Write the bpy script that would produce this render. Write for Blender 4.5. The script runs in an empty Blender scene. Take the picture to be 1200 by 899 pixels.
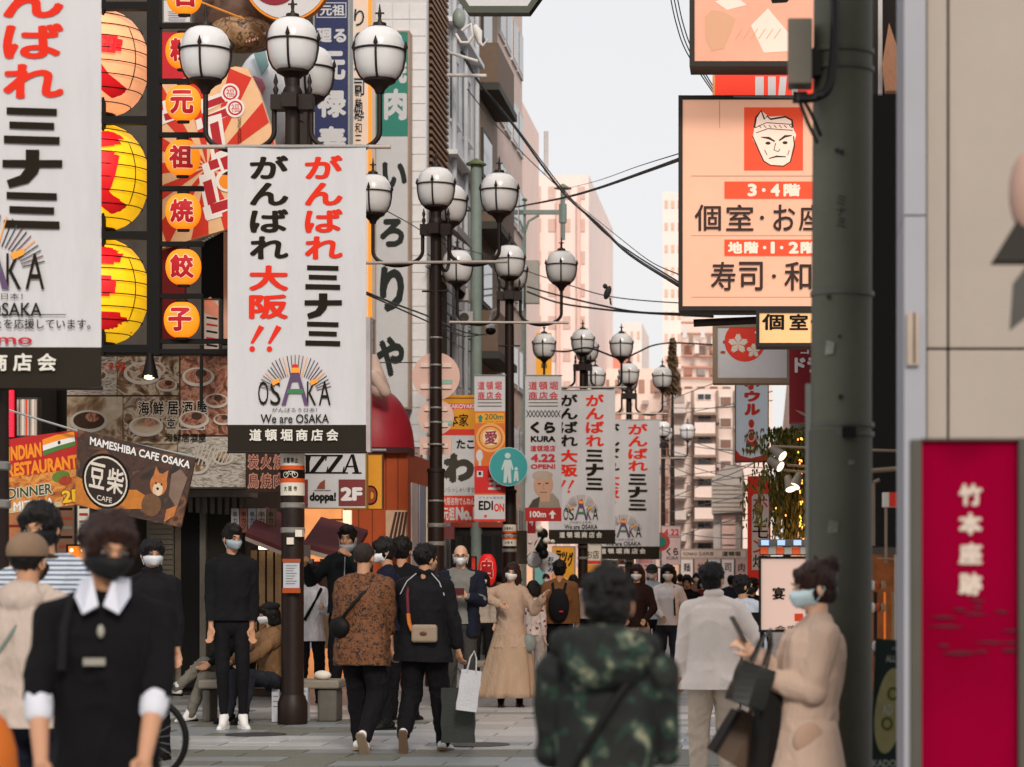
import bpy, bmesh, math, random
import numpy as np
from mathutils import Vector, Matrix, Euler, noise
from math import sin, cos, pi, radians, sqrt, atan2
random.seed(7)
S = bpy.context.scene
COL = S.collection
# ---------------------------------------------------------------- camera, sky, sun, exposure
F, CX, CY, EYE = 2833.0, 900.0, 680.0, 1.45       # focal length and vanishing point in photo pixels, eye height in m
cam_d = bpy.data.cameras.new('camera'); cam = bpy.data.objects.new('camera', cam_d); COL.objects.link(cam)
cam.location = (0, 0, EYE); cam.rotation_euler = (radians(90), 0, 0)
cam_d.sensor_width = 36; cam_d.lens = 85.0; cam_d.shift_x = -300/1200; cam_d.shift_y = (680-449.5)/1200
cam_d.clip_end = 3000; cam_d.dof.use_dof = True; cam_d.dof.focus_distance = 25.5; cam_d.dof.aperture_fstop = 3.6
S.camera = cam
W = bpy.data.worlds.new("World"); S.world = W; W.use_nodes = True
nt = W.node_tree; nt.nodes.clear()
out = nt.nodes.new('ShaderNodeOutputWorld'); bg = nt.nodes.new('ShaderNodeBackground'); bg2 = nt.nodes.new('ShaderNodeBackground')
add = nt.nodes.new('ShaderNodeAddShader'); sky = nt.nodes.new('ShaderNodeTexSky')
SUN_EL, SUN_ROT = 32, 166
sky.sky_type = 'NISHITA'; sky.sun_disc = False; sky.sun_elevation = radians(SUN_EL); sky.sun_rotation = radians(SUN_ROT)
sky.air_density = 1.2; sky.dust_density = 3.0
nt.links.new(sky.outputs[0], bg.inputs[0]); bg.inputs[1].default_value = 0.018
bg2.inputs[0].default_value = (0.81, 0.79, 0.795, 1); bg2.inputs[1].default_value = 1.0      # high thin cloud
nt.links.new(bg.outputs[0], add.inputs[0]); nt.links.new(bg2.outputs[0], add.inputs[1]); nt.links.new(add.outputs[0], out.inputs[0])
sun_d = bpy.data.lights.new('sun', 'SUN'); sun_d.energy = 2.1; sun_d.angle = radians(12); sun_d.color = (1, .90, .78)
sun = bpy.data.objects.new('sun', sun_d); COL.objects.link(sun)
# sky sun_rotation is clockwise from +Y seen from above
sd = Vector((sin(radians(SUN_ROT))*cos(radians(SUN_EL)), cos(radians(SUN_ROT))*cos(radians(SUN_EL)), sin(radians(SUN_EL))))
sun.rotation_euler = sd.to_track_quat('Z', 'Y').to_euler(); sun.location = (0, -5, 30)
vs = S.view_settings; vs.view_transform = 'Standard'; vs.look = 'None'; vs.exposure = 0.0; vs.gamma = 1
# ---------------------------------------------------------------- helpers
def PX(px, D): return (px-CX)/F*D
def PZ(py, D): return EYE+(CY-py)/F*D
def side_d(px, x): return x*F/(px-CX)
def lin(h):
    if isinstance(h, (tuple, list)): return tuple(h)
    h = h.lstrip('#'); c = [int(h[i:i+2], 16)/255 for i in (0, 2, 4)]
    return tuple((x/12.92 if x <= .04045 else ((x+.055)/1.055)**2.4) for x in c)
MATS = {}
def N(nt, t, **k):
    n = nt.nodes.new(t)
    for a, v in k.items():
        if a.startswith('i_'): n.inputs[a[2:].replace('_', ' ')].default_value = v
        else: setattr(n, a, v)
    return n
def M(name, col, rough=.6, var=.12, scale=6, bump=0.0, bscale=60, emit=0, metal=0, stretch=None, spec=.32, dirt=0, trans=0, alpha=1):
    if name in MATS: return MATS[name]
    m = bpy.data.materials.new(name); m.use_nodes = True; t = m.node_tree; b = t.nodes['Principled BSDF']
    c = lin(col); b.inputs['Roughness'].default_value = rough; b.inputs['Metallic'].default_value = metal
    b.inputs['Specular IOR Level'].default_value = spec
    tc = N(t, 'ShaderNodeTexCoord'); mp = N(t, 'ShaderNodeMapping'); t.links.new(tc.outputs['Object'], mp.inputs[0])
    if stretch: mp.inputs['Scale'].default_value = stretch
    n = N(t, 'ShaderNodeTexNoise', i_Scale=scale, i_Detail=6.0, i_Roughness=.65); t.links.new(mp.outputs[0], n.inputs[0])
    r = N(t, 'ShaderNodeMapRange'); r.inputs[1].default_value = .25; r.inputs[2].default_value = .75
    r.inputs[3].default_value = 1-var; r.inputs[4].default_value = 1+var; t.links.new(n.outputs[0], r.inputs[0])
    mx = N(t, 'ShaderNodeMix', data_type='RGBA', blend_type='MULTIPLY'); mx.inputs[0].default_value = 1
    mx.inputs[6].default_value = (*c, 1); t.links.new(r.outputs[0], mx.inputs[7])
    colout = mx.outputs[2]
    if dirt:
        n2 = N(t, 'ShaderNodeTexNoise', i_Scale=scale*.35, i_Detail=8.0, i_Roughness=.75)
        mp2 = N(t, 'ShaderNodeMapping'); mp2.inputs['Scale'].default_value = (3, 3, .5); t.links.new(tc.outputs['Object'], mp2.inputs[0]); t.links.new(mp2.outputs[0], n2.inputs[0])
        r2 = N(t, 'ShaderNodeMapRange'); r2.inputs[1].default_value = .52; r2.inputs[2].default_value = .75; r2.inputs[4].default_value = dirt; t.links.new(n2.outputs[0], r2.inputs[0])
        m2 = N(t, 'ShaderNodeMix', data_type='RGBA'); t.links.new(r2.outputs[0], m2.inputs[0]); t.links.new(colout, m2.inputs[6]); m2.inputs[7].default_value = (.035, .03, .025, 1); colout = m2.outputs[2]
    t.links.new(colout, b.inputs['Base Color'])
    if emit: t.links.new(colout, b.inputs['Emission Color']); b.inputs['Emission Strength'].default_value = emit
    if trans: b.inputs['Transmission Weight'].default_value = trans
    if alpha < 1: b.inputs['Alpha'].default_value = alpha
    if bump:
        nb = N(t, 'ShaderNodeTexNoise', i_Scale=bscale, i_Detail=4.0); t.links.new(mp.outputs[0], nb.inputs[0])
        bp = N(t, 'ShaderNodeBump', i_Strength=bump, i_Distance=.02); t.links.new(nb.outputs[0], bp.inputs['Height']); t.links.new(bp.outputs[0], b.inputs['Normal'])
    MATS[name] = m; return m
def ramp_mat(name, stops, scale=4, rough=.6, tex='noise', detail=8, dist=0, stretch=(1, 1, 1), emit=0, interp='LINEAR', bump=0):
    if name in MATS: return MATS[name]
    m = bpy.data.materials.new(name); m.use_nodes = True; t = m.node_tree; b = t.nodes['Principled BSDF']; b.inputs['Roughness'].default_value = rough
    tc = N(t, 'ShaderNodeTexCoord'); mp = N(t, 'ShaderNodeMapping'); mp.inputs['Scale'].default_value = stretch; t.links.new(tc.outputs['Object'], mp.inputs[0])
    if tex == 'noise': n = N(t, 'ShaderNodeTexNoise', i_Scale=scale, i_Detail=float(detail), i_Distortion=float(dist)); o = n.outputs[0]
    elif tex == 'voronoi': n = N(t, 'ShaderNodeTexVoronoi', i_Scale=scale); o = n.outputs['Distance']
    elif tex == 'cells':
        n = N(t, 'ShaderNodeTexVoronoi', i_Scale=scale); s = N(t, 'ShaderNodeSeparateColor'); t.links.new(n.outputs['Color'], s.inputs[0]); o = s.outputs[0]
    elif tex == 'wave': n = N(t, 'ShaderNodeTexWave', i_Scale=scale, i_Distortion=float(dist), i_Detail=2.0); n.bands_direction = 'Z'; o = n.outputs['Fac']
    elif tex == 'wavex': n = N(t, 'ShaderNodeTexWave', i_Scale=scale, i_Distortion=float(dist), i_Detail=2.0); n.bands_direction = 'X'; o = n.outputs['Fac']
    t.links.new(mp.outputs[0], n.inputs[0])
    cr = N(t, 'ShaderNodeValToRGB'); cr.color_ramp.interpolation = interp; e = cr.color_ramp.elements
    while len(e) < len(stops): e.new(.5)
    for q, (p, c) in zip(e, stops): q.position = p; q.color = (*lin(c), 1)
    t.links.new(o, cr.inputs[0]); t.links.new(cr.outputs[0], b.inputs['Base Color'])
    if emit: t.links.new(cr.outputs[0], b.inputs['Emission Color']); b.inputs['Emission Strength'].default_value = emit
    if bump:
        bp = N(t, 'ShaderNodeBump', i_Strength=bump, i_Distance=.02); t.links.new(o, bp.inputs['Height']); t.links.new(bp.outputs[0], b.inputs['Normal'])
    MATS[name] = m; return m
class MB:
    def __init__(s): s.v = []; s.f = []
    def add(s, v, f):
        n = len(s.v); s.v += [tuple(p) for p in v]; s.f += [tuple(i+n for i in q) for q in f]; return s
    def box(s, x0, y0, z0, x1, y1, z1):
        if x0 > x1: x0, x1 = x1, x0
        if y0 > y1: y0, y1 = y1, y0
        if z0 > z1: z0, z1 = z1, z0
        return s.add([(x0,y0,z0),(x1,y0,z0),(x1,y1,z0),(x0,y1,z0),(x0,y0,z1),(x1,y0,z1),(x1,y1,z1),(x0,y1,z1)],
                     [(0,3,2,1),(4,5,6,7),(0,1,5,4),(1,2,6,5),(2,3,7,6),(3,0,4,7)])
    def pbox(s, x0, y0, x1, y1, D, t=.05):            # box from photo pixels, front face at depth D
        return s.box(PX(x0, D), D, PZ(y1, D), PX(x1, D), D+t, PZ(y0, D))
    def prism(s, pts, y0, y1):                         # xz outline extruded along y
        n = len(pts); v = [(x, y0, z) for x, z in pts]+[(x, y1, z) for x, z in pts]
        return s.add(v, [tuple(range(n)), tuple(range(2*n-1, n-1, -1))]+[(i, i+n, (i+1) % n+n, (i+1) % n) for i in range(n)])
    def tube(s, pts, r, n=8, cap=True):
        P = [Vector(p) for p in pts]; R = r if isinstance(r, (list, tuple)) else [r]*len(P); v = []; ref = None
        for i, p in enumerate(P):
            d = ((P[min(i+1, len(P)-1)]-p).normalized()+(p-P[max(i-1, 0)]).normalized())
            d = d.normalized() if d.length > 1e-6 else Vector((0, 0, 1))
            if ref is None: ref = Vector((1, 0, 0)) if abs(d.x) < .9 else Vector((0, 1, 0))
            u = (ref-d*ref.dot(d)).normalized(); w = d.cross(u); ref = u
            v += [p+(u*cos(2*pi*k/n)+w*sin(2*pi*k/n))*R[i] for k in range(n)]
        f = [(i*n+k, i*n+(k+1) % n, (i+1)*n+(k+1) % n, (i+1)*n+k) for i in range(len(P)-1) for k in range(n)]
        if cap: f += [tuple(range(n-1, -1, -1)), tuple((len(P)-1)*n+k for k in range(n))]
        return s.add(v, f)
    def lathe(s, prof, c=(0, 0, 0), n=20, sx=1, sy=1):
        v = [(c[0]+r*sx*cos(2*pi*k/n), c[1]+r*sy*sin(2*pi*k/n), c[2]+z) for r, z in prof for k in range(n)]; m = len(prof)
        f = [(i*n+k, i*n+(k+1) % n, (i+1)*n+(k+1) % n, (i+1)*n+k) for i in range(m-1) for k in range(n)]
        f += [tuple(range(n-1, -1, -1)), tuple((m-1)*n+k for k in range(n))]
        return s.add(v, f)
    def ell(s, c, r, n=14, m=9, rot=None):
        v = []; f = []
        for i in range(m+1):
            a = pi*i/m
            for k in range(n):
                p = Vector((r[0]*sin(a)*cos(2*pi*k/n), r[1]*sin(a)*sin(2*pi*k/n), -r[2]*cos(a)))
                if rot is not None: p = rot @ p
                v.append(p+Vector(c))
        for i in range(m):
            for k in range(n): f.append((i*n+k, i*n+(k+1) % n, (i+1)*n+(k+1) % n, (i+1)*n+k))
        return s.add(v, f)
    def cap(s, p0, r0, p1, r1, n=12):                  # tapered capsule
        p0 = Vector(p0); p1 = Vector(p1); d = (p1-p0); L = d.length; d = d.normalized() if L > 1e-6 else Vector((0, 0, 1))
        pts = []; rs = []
        for i in range(5): a = pi/2*i/4; pts.append(p0-d*r0*cos(a)); rs.append(max(r0*sin(a), 1e-4))
        for i in range(5): a = pi/2*i/4; pts.append(p1+d*r1*sin(a)); rs.append(max(r1*cos(a), 1e-4))
        u = d.orthogonal().normalized(); w = d.cross(u); v = []
        for p, r in zip(pts, rs): v += [p+(u*cos(2*pi*k/n)+w*sin(2*pi*k/n))*r for k in range(n)]
        return s.add(v, [(i*n+k, i*n+(k+1) % n, (i+1)*n+(k+1) % n, (i+1)*n+k) for i in range(9) for k in range(n)]+[tuple(range(n-1, -1, -1)), tuple(9*n+k for k in range(n))])
    def loft(s, rings, fn, n=28, e=2.5):               # rings (z, half width, half depth, y shift), mapped by fn
        v = []
        for z, a, b, c in rings:
            for k in range(n):
                q = 2*pi*k/n; x, y = cos(q), sin(q); x = abs(x)**(2/e)*(1 if x > 0 else -1); y = abs(y)**(2/e)*(1 if y > 0 else -1); v.append(fn(a*x, b*y+c, z))
        m = len(rings); f = [(i*n+k, i*n+(k+1) % n, (i+1)*n+(k+1) % n, (i+1)*n+k) for i in range(m-1) for k in range(n)]
        return s.add(v, f+[tuple(range(n-1, -1, -1)), tuple((m-1)*n+k for k in range(n))])
    def xf(s, fn, start=0): s.v = s.v[:start]+[tuple(fn(Vector(p))) for p in s.v[start:]]; return s
    def mesh(s, name, off=(0, 0, 0), smooth=None):
        me = bpy.data.meshes.new(name); o = off
        me.from_pydata([(a-o[0], b-o[1], c-o[2]) for a, b, c in s.v], [], s.f); me.validate(); me.update()
        if smooth is not None: me.shade_smooth(); me.set_sharp_from_angle(angle=radians(smooth))
        return me
def root_off(p):
    while p.parent: p = p.parent
    return tuple(p.location)
def link(name, me, mat, parent=None, label=None, **k):
    o = bpy.data.objects.new(name, me); COL.objects.link(o)
    if parent: o.parent = parent
    if mat: 
        me.materials.clear(); me.materials.append(mat)
    if label: o['label'] = label
    for a, b in k.items(): o[a] = b
    return o
def part(name, mb, mat, parent, label=None, smooth=None, local=False, **k):
    return link(name, mb.mesh(name, (0, 0, 0) if local else root_off(parent), smooth), mat, parent, label, **k)
def thing(name, label, cat, loc=(0, 0, 0), group=None, rz=0):
    o = bpy.data.objects.new(name, None); COL.objects.link(o); o.location = loc; o.rotation_euler.z = rz; o.empty_display_size = .2
    o['label'] = label; o['category'] = cat
    if group: o['group'] = group
    return o
def single(name, mb, mat, label, cat, loc=None, group=None, smooth=None):   # a thing that is one mesh
    loc = loc or mb.v[0]; o = link(name, mb.mesh(name, loc, smooth), mat); o.location = loc; o['label'] = label; o['category'] = cat
    if group: o['group'] = group
    return o
def struct(name, mb, mat, smooth=None, kind='structure'):
    o = link(name, mb.mesh(name, (0, 0, 0), smooth), mat); o['kind'] = kind; return o
def copy_tree(o, parent=None, **k):
    c = o.copy(); COL.objects.link(c); c.parent = parent
    for ch in list(o.children): copy_tree(ch, c)
    return c
# ---------------------------------------------------------------- lettering
_G = {}
_TS = bpy.data.scenes.new('workbench'); _TC = _TS.collection        # scratch scene, removed at the end
def evaluated(o):
    vl = _TS.view_layers[0]; vl.update(); return bpy.data.meshes.new_from_object(o.evaluated_get(vl.depsgraph))
def glyph(ch, bold=.02):
    key = ch
    if key in _G: return _G[key]
    cu = bpy.data.curves.new('t', 'FONT'); cu.body = ch; cu.size = 1; cu.resolution_u = 3; cu.fill_mode = 'FRONT'
    o = bpy.data.objects.new('t', cu); _TC.objects.link(o)
    me = evaluated(o); v = [(p.co.x, p.co.y) for p in me.vertices]; f = [tuple(p.vertices) for p in me.polygons]
    bpy.data.objects.remove(o); bpy.data.curves.remove(cu); bpy.data.meshes.remove(me)
    if not v: v = [(0, 0), (0.01, 0), (0.01, 0.01)]; f = [(0, 1, 2)]
    xs = [p[0] for p in v]; ys = [p[1] for p in v]
    _G[key] = (v, f, (min(xs), min(ys), max(xs), max(ys))); return _G[key]
def split(v, f, n):
    for _ in range(n):
        v = list(v); g = []; c = {}
        def mid(a, b):
            k = (min(a, b), max(a, b))
            if k not in c: c[k] = len(v); v.append(((v[a][0]+v[b][0])/2, (v[a][1]+v[b][1])/2))
            return c[k]
        for q in f:
            a, b, d = q[:3]; x, y, z = mid(a, b), mid(b, d), mid(d, a); g += [(a, x, z), (x, b, y), (z, y, d), (x, y, z)]
        f = g
    return v, f
class Art:
    """flat print on a sign: shapes given in photo pixels at the sign's own depth, painted in order, one part per colour"""
    def __init__(s, parent, D, frame=None, step=.0002, sub=0): s.sub = sub; s.p = parent; s.D = D; s.k = 0; s.m = {}; s.step = step; s.fr = frame
    def _b(s, mat, name='print'):
        s.k += 1; b = MB(); s.m[len(s.m)] = (mat, name, b); return b
    def w(s, px, py):
        if s.fr: return s.fr(px, py, .003+s.k*s.step)
        return (PX(px, s.D), s.D-.003-s.k*s.step, PZ(py, s.D))
    def poly(s, pts, mat, name='print'):
        b = s._b(mat, name); b.add([s.w(*p) for p in pts], [tuple(range(len(pts)))]); return s
    def rect(s, x0, y0, x1, y1, mat, name='print'): return s.poly([(x0, y1), (x1, y1), (x1, y0), (x0, y0)], mat, name)
    def disc(s, cx, cy, r, mat, ry=None, n=28, name='print'):
        ry = ry or r; return s.poly([(cx+r*cos(2*pi*k/n), cy-ry*sin(2*pi*k/n)) for k in range(n)], mat, name)
    def ring(s, cx, cy, r, w_, mat, ry=None, n=32):
        ry = ry or r; b = s._b(mat); v = []
        for k in range(n): a = 2*pi*k/n; v += [s.w(cx+r*cos(a), cy-ry*sin(a)), s.w(cx+(r-w_)*cos(a), cy-(ry-w_)*sin(a))]
        b.add(v, [(2*k, (2*k+2) % (2*n), (2*k+3) % (2*n), 2*k+1) for k in range(n)]); return s
    def line(s, pts, w_, mat, name='print'):
        b = s._b(mat, name); L = []; R = []; n = len(pts); ws = w_ if isinstance(w_, (list, tuple)) else [w_]*n
        for i, (x, y) in enumerate(pts):
            a = pts[max(i-1, 0)]; c = pts[min(i+1, n-1)]; dx, dy = c[0]-a[0], c[1]-a[1]; l = sqrt(dx*dx+dy*dy) or 1
            nx, ny = -dy/l*ws[i]/2, dx/l*ws[i]/2; L.append((x+nx, y+ny)); R.append((x-nx, y-ny))
        b.add([s.w(*p) for p in L+R], [(i, i+1, n+i+1, n+i) for i in range(n-1)]); return s
    def text(s, t, x0, y0, x1, y1, mat, bold=.02, shear=0, rot=0, name='lettering'):   # fitted to the box by its ink
        if len(t) == 1: name = 'character'
        v, f, (a, b_, c, d) = glyph(t, bold)
        if s.sub: v, f = split(v, f, s.sub)
        mb = s._b(mat, name)
        if c-a < 1e-5 or d-b_ < 1e-5: return s
        cx, cy = (x0+x1)/2, (y0+y1)/2; cr, sr = cos(rot), sin(rot)
        a -= bold; b_ -= bold; c += bold; d += bold; nb = 0 if bold < .008 else (4 if bold < .03 else 6)
        for q in range(nb+1):                      # heavier weights: the same strokes laid a hair's breadth apart
            ox = oy = 0
            if q: ox, oy = bold*cos(2*pi*q/nb+.4), bold*sin(2*pi*q/nb+.4)
            o = []
            for x, y in v:
                u = x0+(x+ox-a)/(c-a)*(x1-x0); w_ = y1-(y+oy-b_)/(d-b_)*(y1-y0); u += shear*(y1-w_)
                du, dw = u-cx, w_-cy; o.append(s.w(cx+du*cr-dw*sr, cy+du*sr+dw*cr))
            mb.add(o, f); s.k += .15
        return s
    def vtext(s, t, x0, y0, x1, y1, mat, bold=.02, gap=.06, shear=0):                      # one glyph under the other
        n = len(t); h = (y1-y0)/n
        for i, ch in enumerate(t): s.text(ch, x0, y0+h*(i+gap), x1, y0+h*(i+1-gap), mat, bold, shear)
        return s
    def done(s):
        small = {}
        for mat, nm, mb in s.m.values():                 # anything big enough to pick out is a part of its own, small print is joined
            xs = [p[0] for p in mb.v]; zs = [p[2] for p in mb.v]; d = s.D or mb.v[0][1]; big = max(max(xs)-min(xs), max(zs)-min(zs))/d*F >= 10
            if big: part('character' if nm.startswith('char') else nm, mb, mat, s.p)
            else: small.setdefault((mat.name, 'lettering' if nm.startswith('char') else nm), (mat, MB()))[1].add(mb.v, mb.f)
        for (mn, nm), (mat, mb) in small.items(): part(nm, mb, mat, s.p, kind='stuff')
def quad_frame(q, D, dd=(0, 0, 0, 0)):
    """unit square -> skewed board; q = corners in photo pixels (top left, top right, bottom right, bottom left)"""
    def f(u, v, off):
        w = ((1-u)*(1-v), u*(1-v), u*v, (1-u)*v); x = sum(a*b[0] for a, b in zip(w, q)); y = sum(a*b[1] for a, b in zip(w, q)); d = D+sum(a*b for a, b in zip(w, dd))
        return (PX(x, d), d-off, PZ(y, d))
    return f
def board(fr, t=.04):                                  # slab behind a quad frame
    c = [(0, 1), (1, 1), (1, 0), (0, 0)]; a = [fr(u, v, 0) for u, v in c]; b = [(x, y+t, z) for x, y, z in a]
    return MB().add(a+b, [(0, 1, 2, 3), (7, 6, 5, 4), (0, 4, 5, 1), (1, 5, 6, 2), (2, 6, 7, 3), (3, 7, 4, 0)])
def sign(label, x0, y0, x1, y1, D, face, frame=None, fw=2, depth=.12, cat='sign', name='sign', group=None):
    """boxed sign: frame tray and face panel set in it"""
    t = thing(name, label, cat, (PX((x0+x1)/2, D), D+depth/2, PZ(y1, D)), group)
    if frame:
        b = MB(); f = fw
        X0, X1, Z0, Z1 = PX(x0, D), PX(x1, D), PZ(y1, D), PZ(y0, D); w = fw/F*D
        b.box(X0, D-.012, Z0, X0+w, D+depth, Z1); b.box(X1-w, D-.012, Z0, X1, D+depth, Z1)
        b.box(X0+w, D-.011, Z1-w, X1-w, D+depth, Z1); b.box(X0+w, D-.011, Z0, X1-w, D+depth, Z0+w); part('frame', b, frame, t)
        part('panel', MB().box(X0+w, D, Z0+w, X1-w, D+depth-.01, Z1-w), face, t)
    else: part('panel', MB().pbox(x0, y0, x1, y1, D, depth), face, t)
    return t, Art(t, D)
# common paints
WHITE = M('white_paint', '#e8e6e4', .55, .05); BLACK = M('black_paint', '#0c0a09', .6, .1, spec=.2); RED = M('red_paint', '#e23a26', .55, .06)
INK = M('ink_black', '#1a1611', .7, .1, spec=.12); DKMET = M('dark_brown_metal', '#221510', .5, .25, 14, bump=.1, spec=.3); GREY = M('grey_paint', '#8f8d88', .6, .1)
STEEL = M('galvanised_steel', '#9a9c9a', .4, .15, 20, metal=.5); DKGREY = M('dark_grey', '#37342f', .6, .15)
# ---------------------------------------------------------------- ground
def paving_mat(name, col, col2):
    m = bpy.data.materials.new(name); m.use_nodes = True; t = m.node_tree; b = t.nodes['Principled BSDF']; b.inputs['Roughness'].default_value = .5
    tc = N(t, 'ShaderNodeTexCoord'); br = N(t, 'ShaderNodeTexBrick', i_Scale=1.0); br.inputs['Brick Width'].default_value = .6; br.inputs['Row Height'].default_value = .3; br.inputs['Mortar Size'].default_value = .006
    br.inputs['Color1'].default_value = (*lin(col), 1); br.inputs['Color2'].default_value = (*lin(col2), 1); br.inputs['Mortar'].default_value = (.07, .07, .07, 1)
    t.links.new(tc.outputs['Object'], br.inputs[0]); n = N(t, 'ShaderNodeTexNoise', i_Scale=2.2, i_Detail=10.0, i_Roughness=.7); t.links.new(tc.outputs['Object'], n.inputs[0])
    r = N(t, 'ShaderNodeMapRange'); r.inputs[1].default_value = .3; r.inputs[2].default_value = .7; r.inputs[3].default_value = .72; r.inputs[4].default_value = 1.15; t.links.new(n.outputs[0], r.inputs[0])
    mx = N(t, 'ShaderNodeMix', data_type='RGBA', blend_type='MULTIPLY'); mx.inputs[0].default_value = 1; t.links.new(br.outputs[0], mx.inputs[6]); t.links.new(r.outputs[0], mx.inputs[7]); t.links.new(mx.outputs[2], b.inputs['Base Color'])
    r2 = N(t, 'ShaderNodeMapRange'); r2.inputs[1].default_value = .35; r2.inputs[2].default_value = .65; r2.inputs[3].default_value = .28; r2.inputs[4].default_value = .6; t.links.new(n.outputs[0], r2.inputs[0]); t.links.new(r2.outputs[0], b.inputs['Roughness'])
    MATS[name] = m; return m
pav = paving_mat('paving_far', '#969696', '#868684'); 
ground = struct('street', MB().add([(-150, -60, -.004), (150, -60, -.004), (150, 500, -.004), (-150, 500, -.004)], [(0, 1, 2, 3)]), pav)
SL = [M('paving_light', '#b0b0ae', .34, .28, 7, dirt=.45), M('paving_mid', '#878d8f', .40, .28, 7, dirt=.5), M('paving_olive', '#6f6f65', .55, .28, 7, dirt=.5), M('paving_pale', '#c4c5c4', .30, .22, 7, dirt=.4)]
for i_, (px_, D_) in enumerate(((560, 21.2), (300, 22.6))):
    x_ = PX(px_, D_); t_ = thing('drain_cover', ('round iron drain cover in the paving at the front', 'iron drain cover left of the walkers')[i_], 'drain cover', (x_, D_, 0)); part('plate', MB().lathe([(.28, .004), (.28, .012), (.24, .014)], (x_, D_, 0), 28), M('cast_iron', '#3c3a38', .5, .3, 30, bump=.5), t_, smooth=30)
slabm = {}
def slab(i):
    if i not in slabm: slabm[i] = MB().box(-.44, -.221, -.03, .44, .221, .0).mesh('paving_slab'); slabm[i].materials.append(SL[i])
    return slabm[i]
rnd = random.Random(3); cnt = 0
for r in range(22):
    y = 18.2+.45*r
    for c in range(13):
        x = -8.4+.9*c+(.45 if r % 2 else 0)
        px = CX+x*F/y
        if px < 130 or px > 1010 or x > .75: continue
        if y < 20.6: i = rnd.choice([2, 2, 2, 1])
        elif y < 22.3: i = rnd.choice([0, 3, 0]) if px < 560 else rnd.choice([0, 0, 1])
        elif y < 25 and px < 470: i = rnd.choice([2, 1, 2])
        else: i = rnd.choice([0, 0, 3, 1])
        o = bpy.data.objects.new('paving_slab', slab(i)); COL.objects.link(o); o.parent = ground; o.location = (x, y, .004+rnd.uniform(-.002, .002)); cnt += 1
        if cnt >= 295: break
    if cnt >= 295: break
# ---------------------------------------------------------------- street lamps
GLASS = M('lamp_glass', '#dcdbdb', .2, .03, 4, spec=.6); _b = GLASS.node_tree.nodes['Principled BSDF']; _b.inputs['Subsurface Weight'].default_value = .6; _b.inputs['Subsurface Radius'].default_value = (.2, .19, .18); _b.inputs['Subsurface Scale'].default_value = 1.0
def make_lamp():
    t = thing('street_lamp', 'x', 'street lamp', (0, 0, 0), 'brown street lamps with white globes along the street')
    b = MB().tube([(0, 0, 0), (0, 0, 2.95)], .112, 20); part('lower_pole', b, DKMET, t, smooth=40, local=True)
    b = MB().lathe([(.14, 0), (.15, .02), (.15, .22), (.118, .3)], n=20); part('base', b, DKMET, t, smooth=40, local=True)
    for z in (2.95, 2.2, 1.95): part('ring', MB().lathe([(.112, -.03), (.124, -.02), (.124, .02), (.112, .03)], (0, 0, z), 20), M('ring_metal', '#8d8a85', .35, .1, metal=.4) if z < 2.9 else DKMET, t, smooth=40, local=True)
    part('pole', MB().tube([(0, 0, 2.95), (0, 0, 6.52)], [.086, .072], 18), DKMET, t, smooth=40, local=True)
    part('bracket', MB().box(-.21, -.075, 6.17, .21, .075, 6.32).box(-.075, -.2, 6.175, .075, .2, 6.315), DKMET, t, local=True)
    for sx in (-1, 1): part('bracket_spike', MB().lathe([(.012, 0), (.03, .06), (.012, .1), (.025, .14), (.004, .22)], (sx*.17, 0, 6.32), 10), DKMET, t, smooth=50, local=True)
    def globe(x, y, z, arm=True):
        prof = [(.15, -.295), (.195, -.25), (.228, -.18), (.246, -.08), (.25, .01), (.243, .08), (.218, .15), (.17, .205), (.10, .24)]
        g = part('globe', MB().lathe(prof, (x, y, z), 28), GLASS, t, smooth=60, local=True)
        part('globe_band', MB().tube([(x+.258*cos(a), y+.258*sin(a), z) for a in [2*pi*i/24 for i in range(25)]], .012, 6), DKMET, g, smooth=60, local=True)
        for k in range(4):
            a = pi/2*k-pi/2; b = MB().tube([(x+r*1.03*cos(a), y+r*1.03*sin(a), z+h) for r, h in prof[:5]], .012, 6)
            b.lathe([(.004, 0), (.024, .03), (.003, .1)], (x+.262*cos(a), y+.262*sin(a), z), 8); part('globe_rib', b, DKMET, g, smooth=50, local=True)
        part('globe_cap', MB().lathe([(.13, .2), (.12, .235), (.07, .25), (.065, .28), (.03, .29)], (x, y, z), 16), DKMET, g, smooth=40, local=True)
        f = MB().lathe([(.03, .28), (.015, .32), (.02, .36), (.004, .47)], (x, y, z), 8); f.box(x-.045, y-.006, z+.37, x+.045, y+.006, z+.387)
        part('finial', f, DKMET, g, smooth=40, local=True)
        part('globe_cup', MB().lathe([(.04, -.43), (.055, -.39), (.10, -.345), (.158, -.315), (.165, -.29), (.15, -.28)], (x, y, z), 18), DKMET, g, smooth=40, local=True)
        return g
    globe(0, 0, 6.86)
    part('neck', MB().lathe([(.09, 6.3), (.1, 6.36), (.07, 6.42)], n=14), DKMET, t, smooth=40, local=True)
    for dx, dy in ((-1, 0), (1, 0), (0, 1)):
        pts = []
        for i in range(21):
            a = pi+pi*i/20; pts.append((.53+.345*cos(a), 5.98+(.2)*sin(a)-.02))
        pts = [(.185, 6.2)]+pts+[(.875, 6.12), (.875, 6.35)]
        part('arm', MB().tube([(dx*r, dy*r, z) for r, z in pts], .026, 8), DKMET, t, smooth=60, local=True); globe(dx*.875, dy*.875, 6.77)
    part('crossbar', MB().tube([(-1.0, -.09, 5.79), (1.0, -.09, 5.79)], .022, 8), M('crossbar_metal', '#b9aea4', .35, .1, metal=.3), t, smooth=60, local=True)
    part('crossbar', MB().tube([(-.18, -.06, 5.4), (.18, -.06, 5.4)], .014, 8), DKMET, t, smooth=60, local=True)
    return t
lamp0 = make_lamp()
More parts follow.
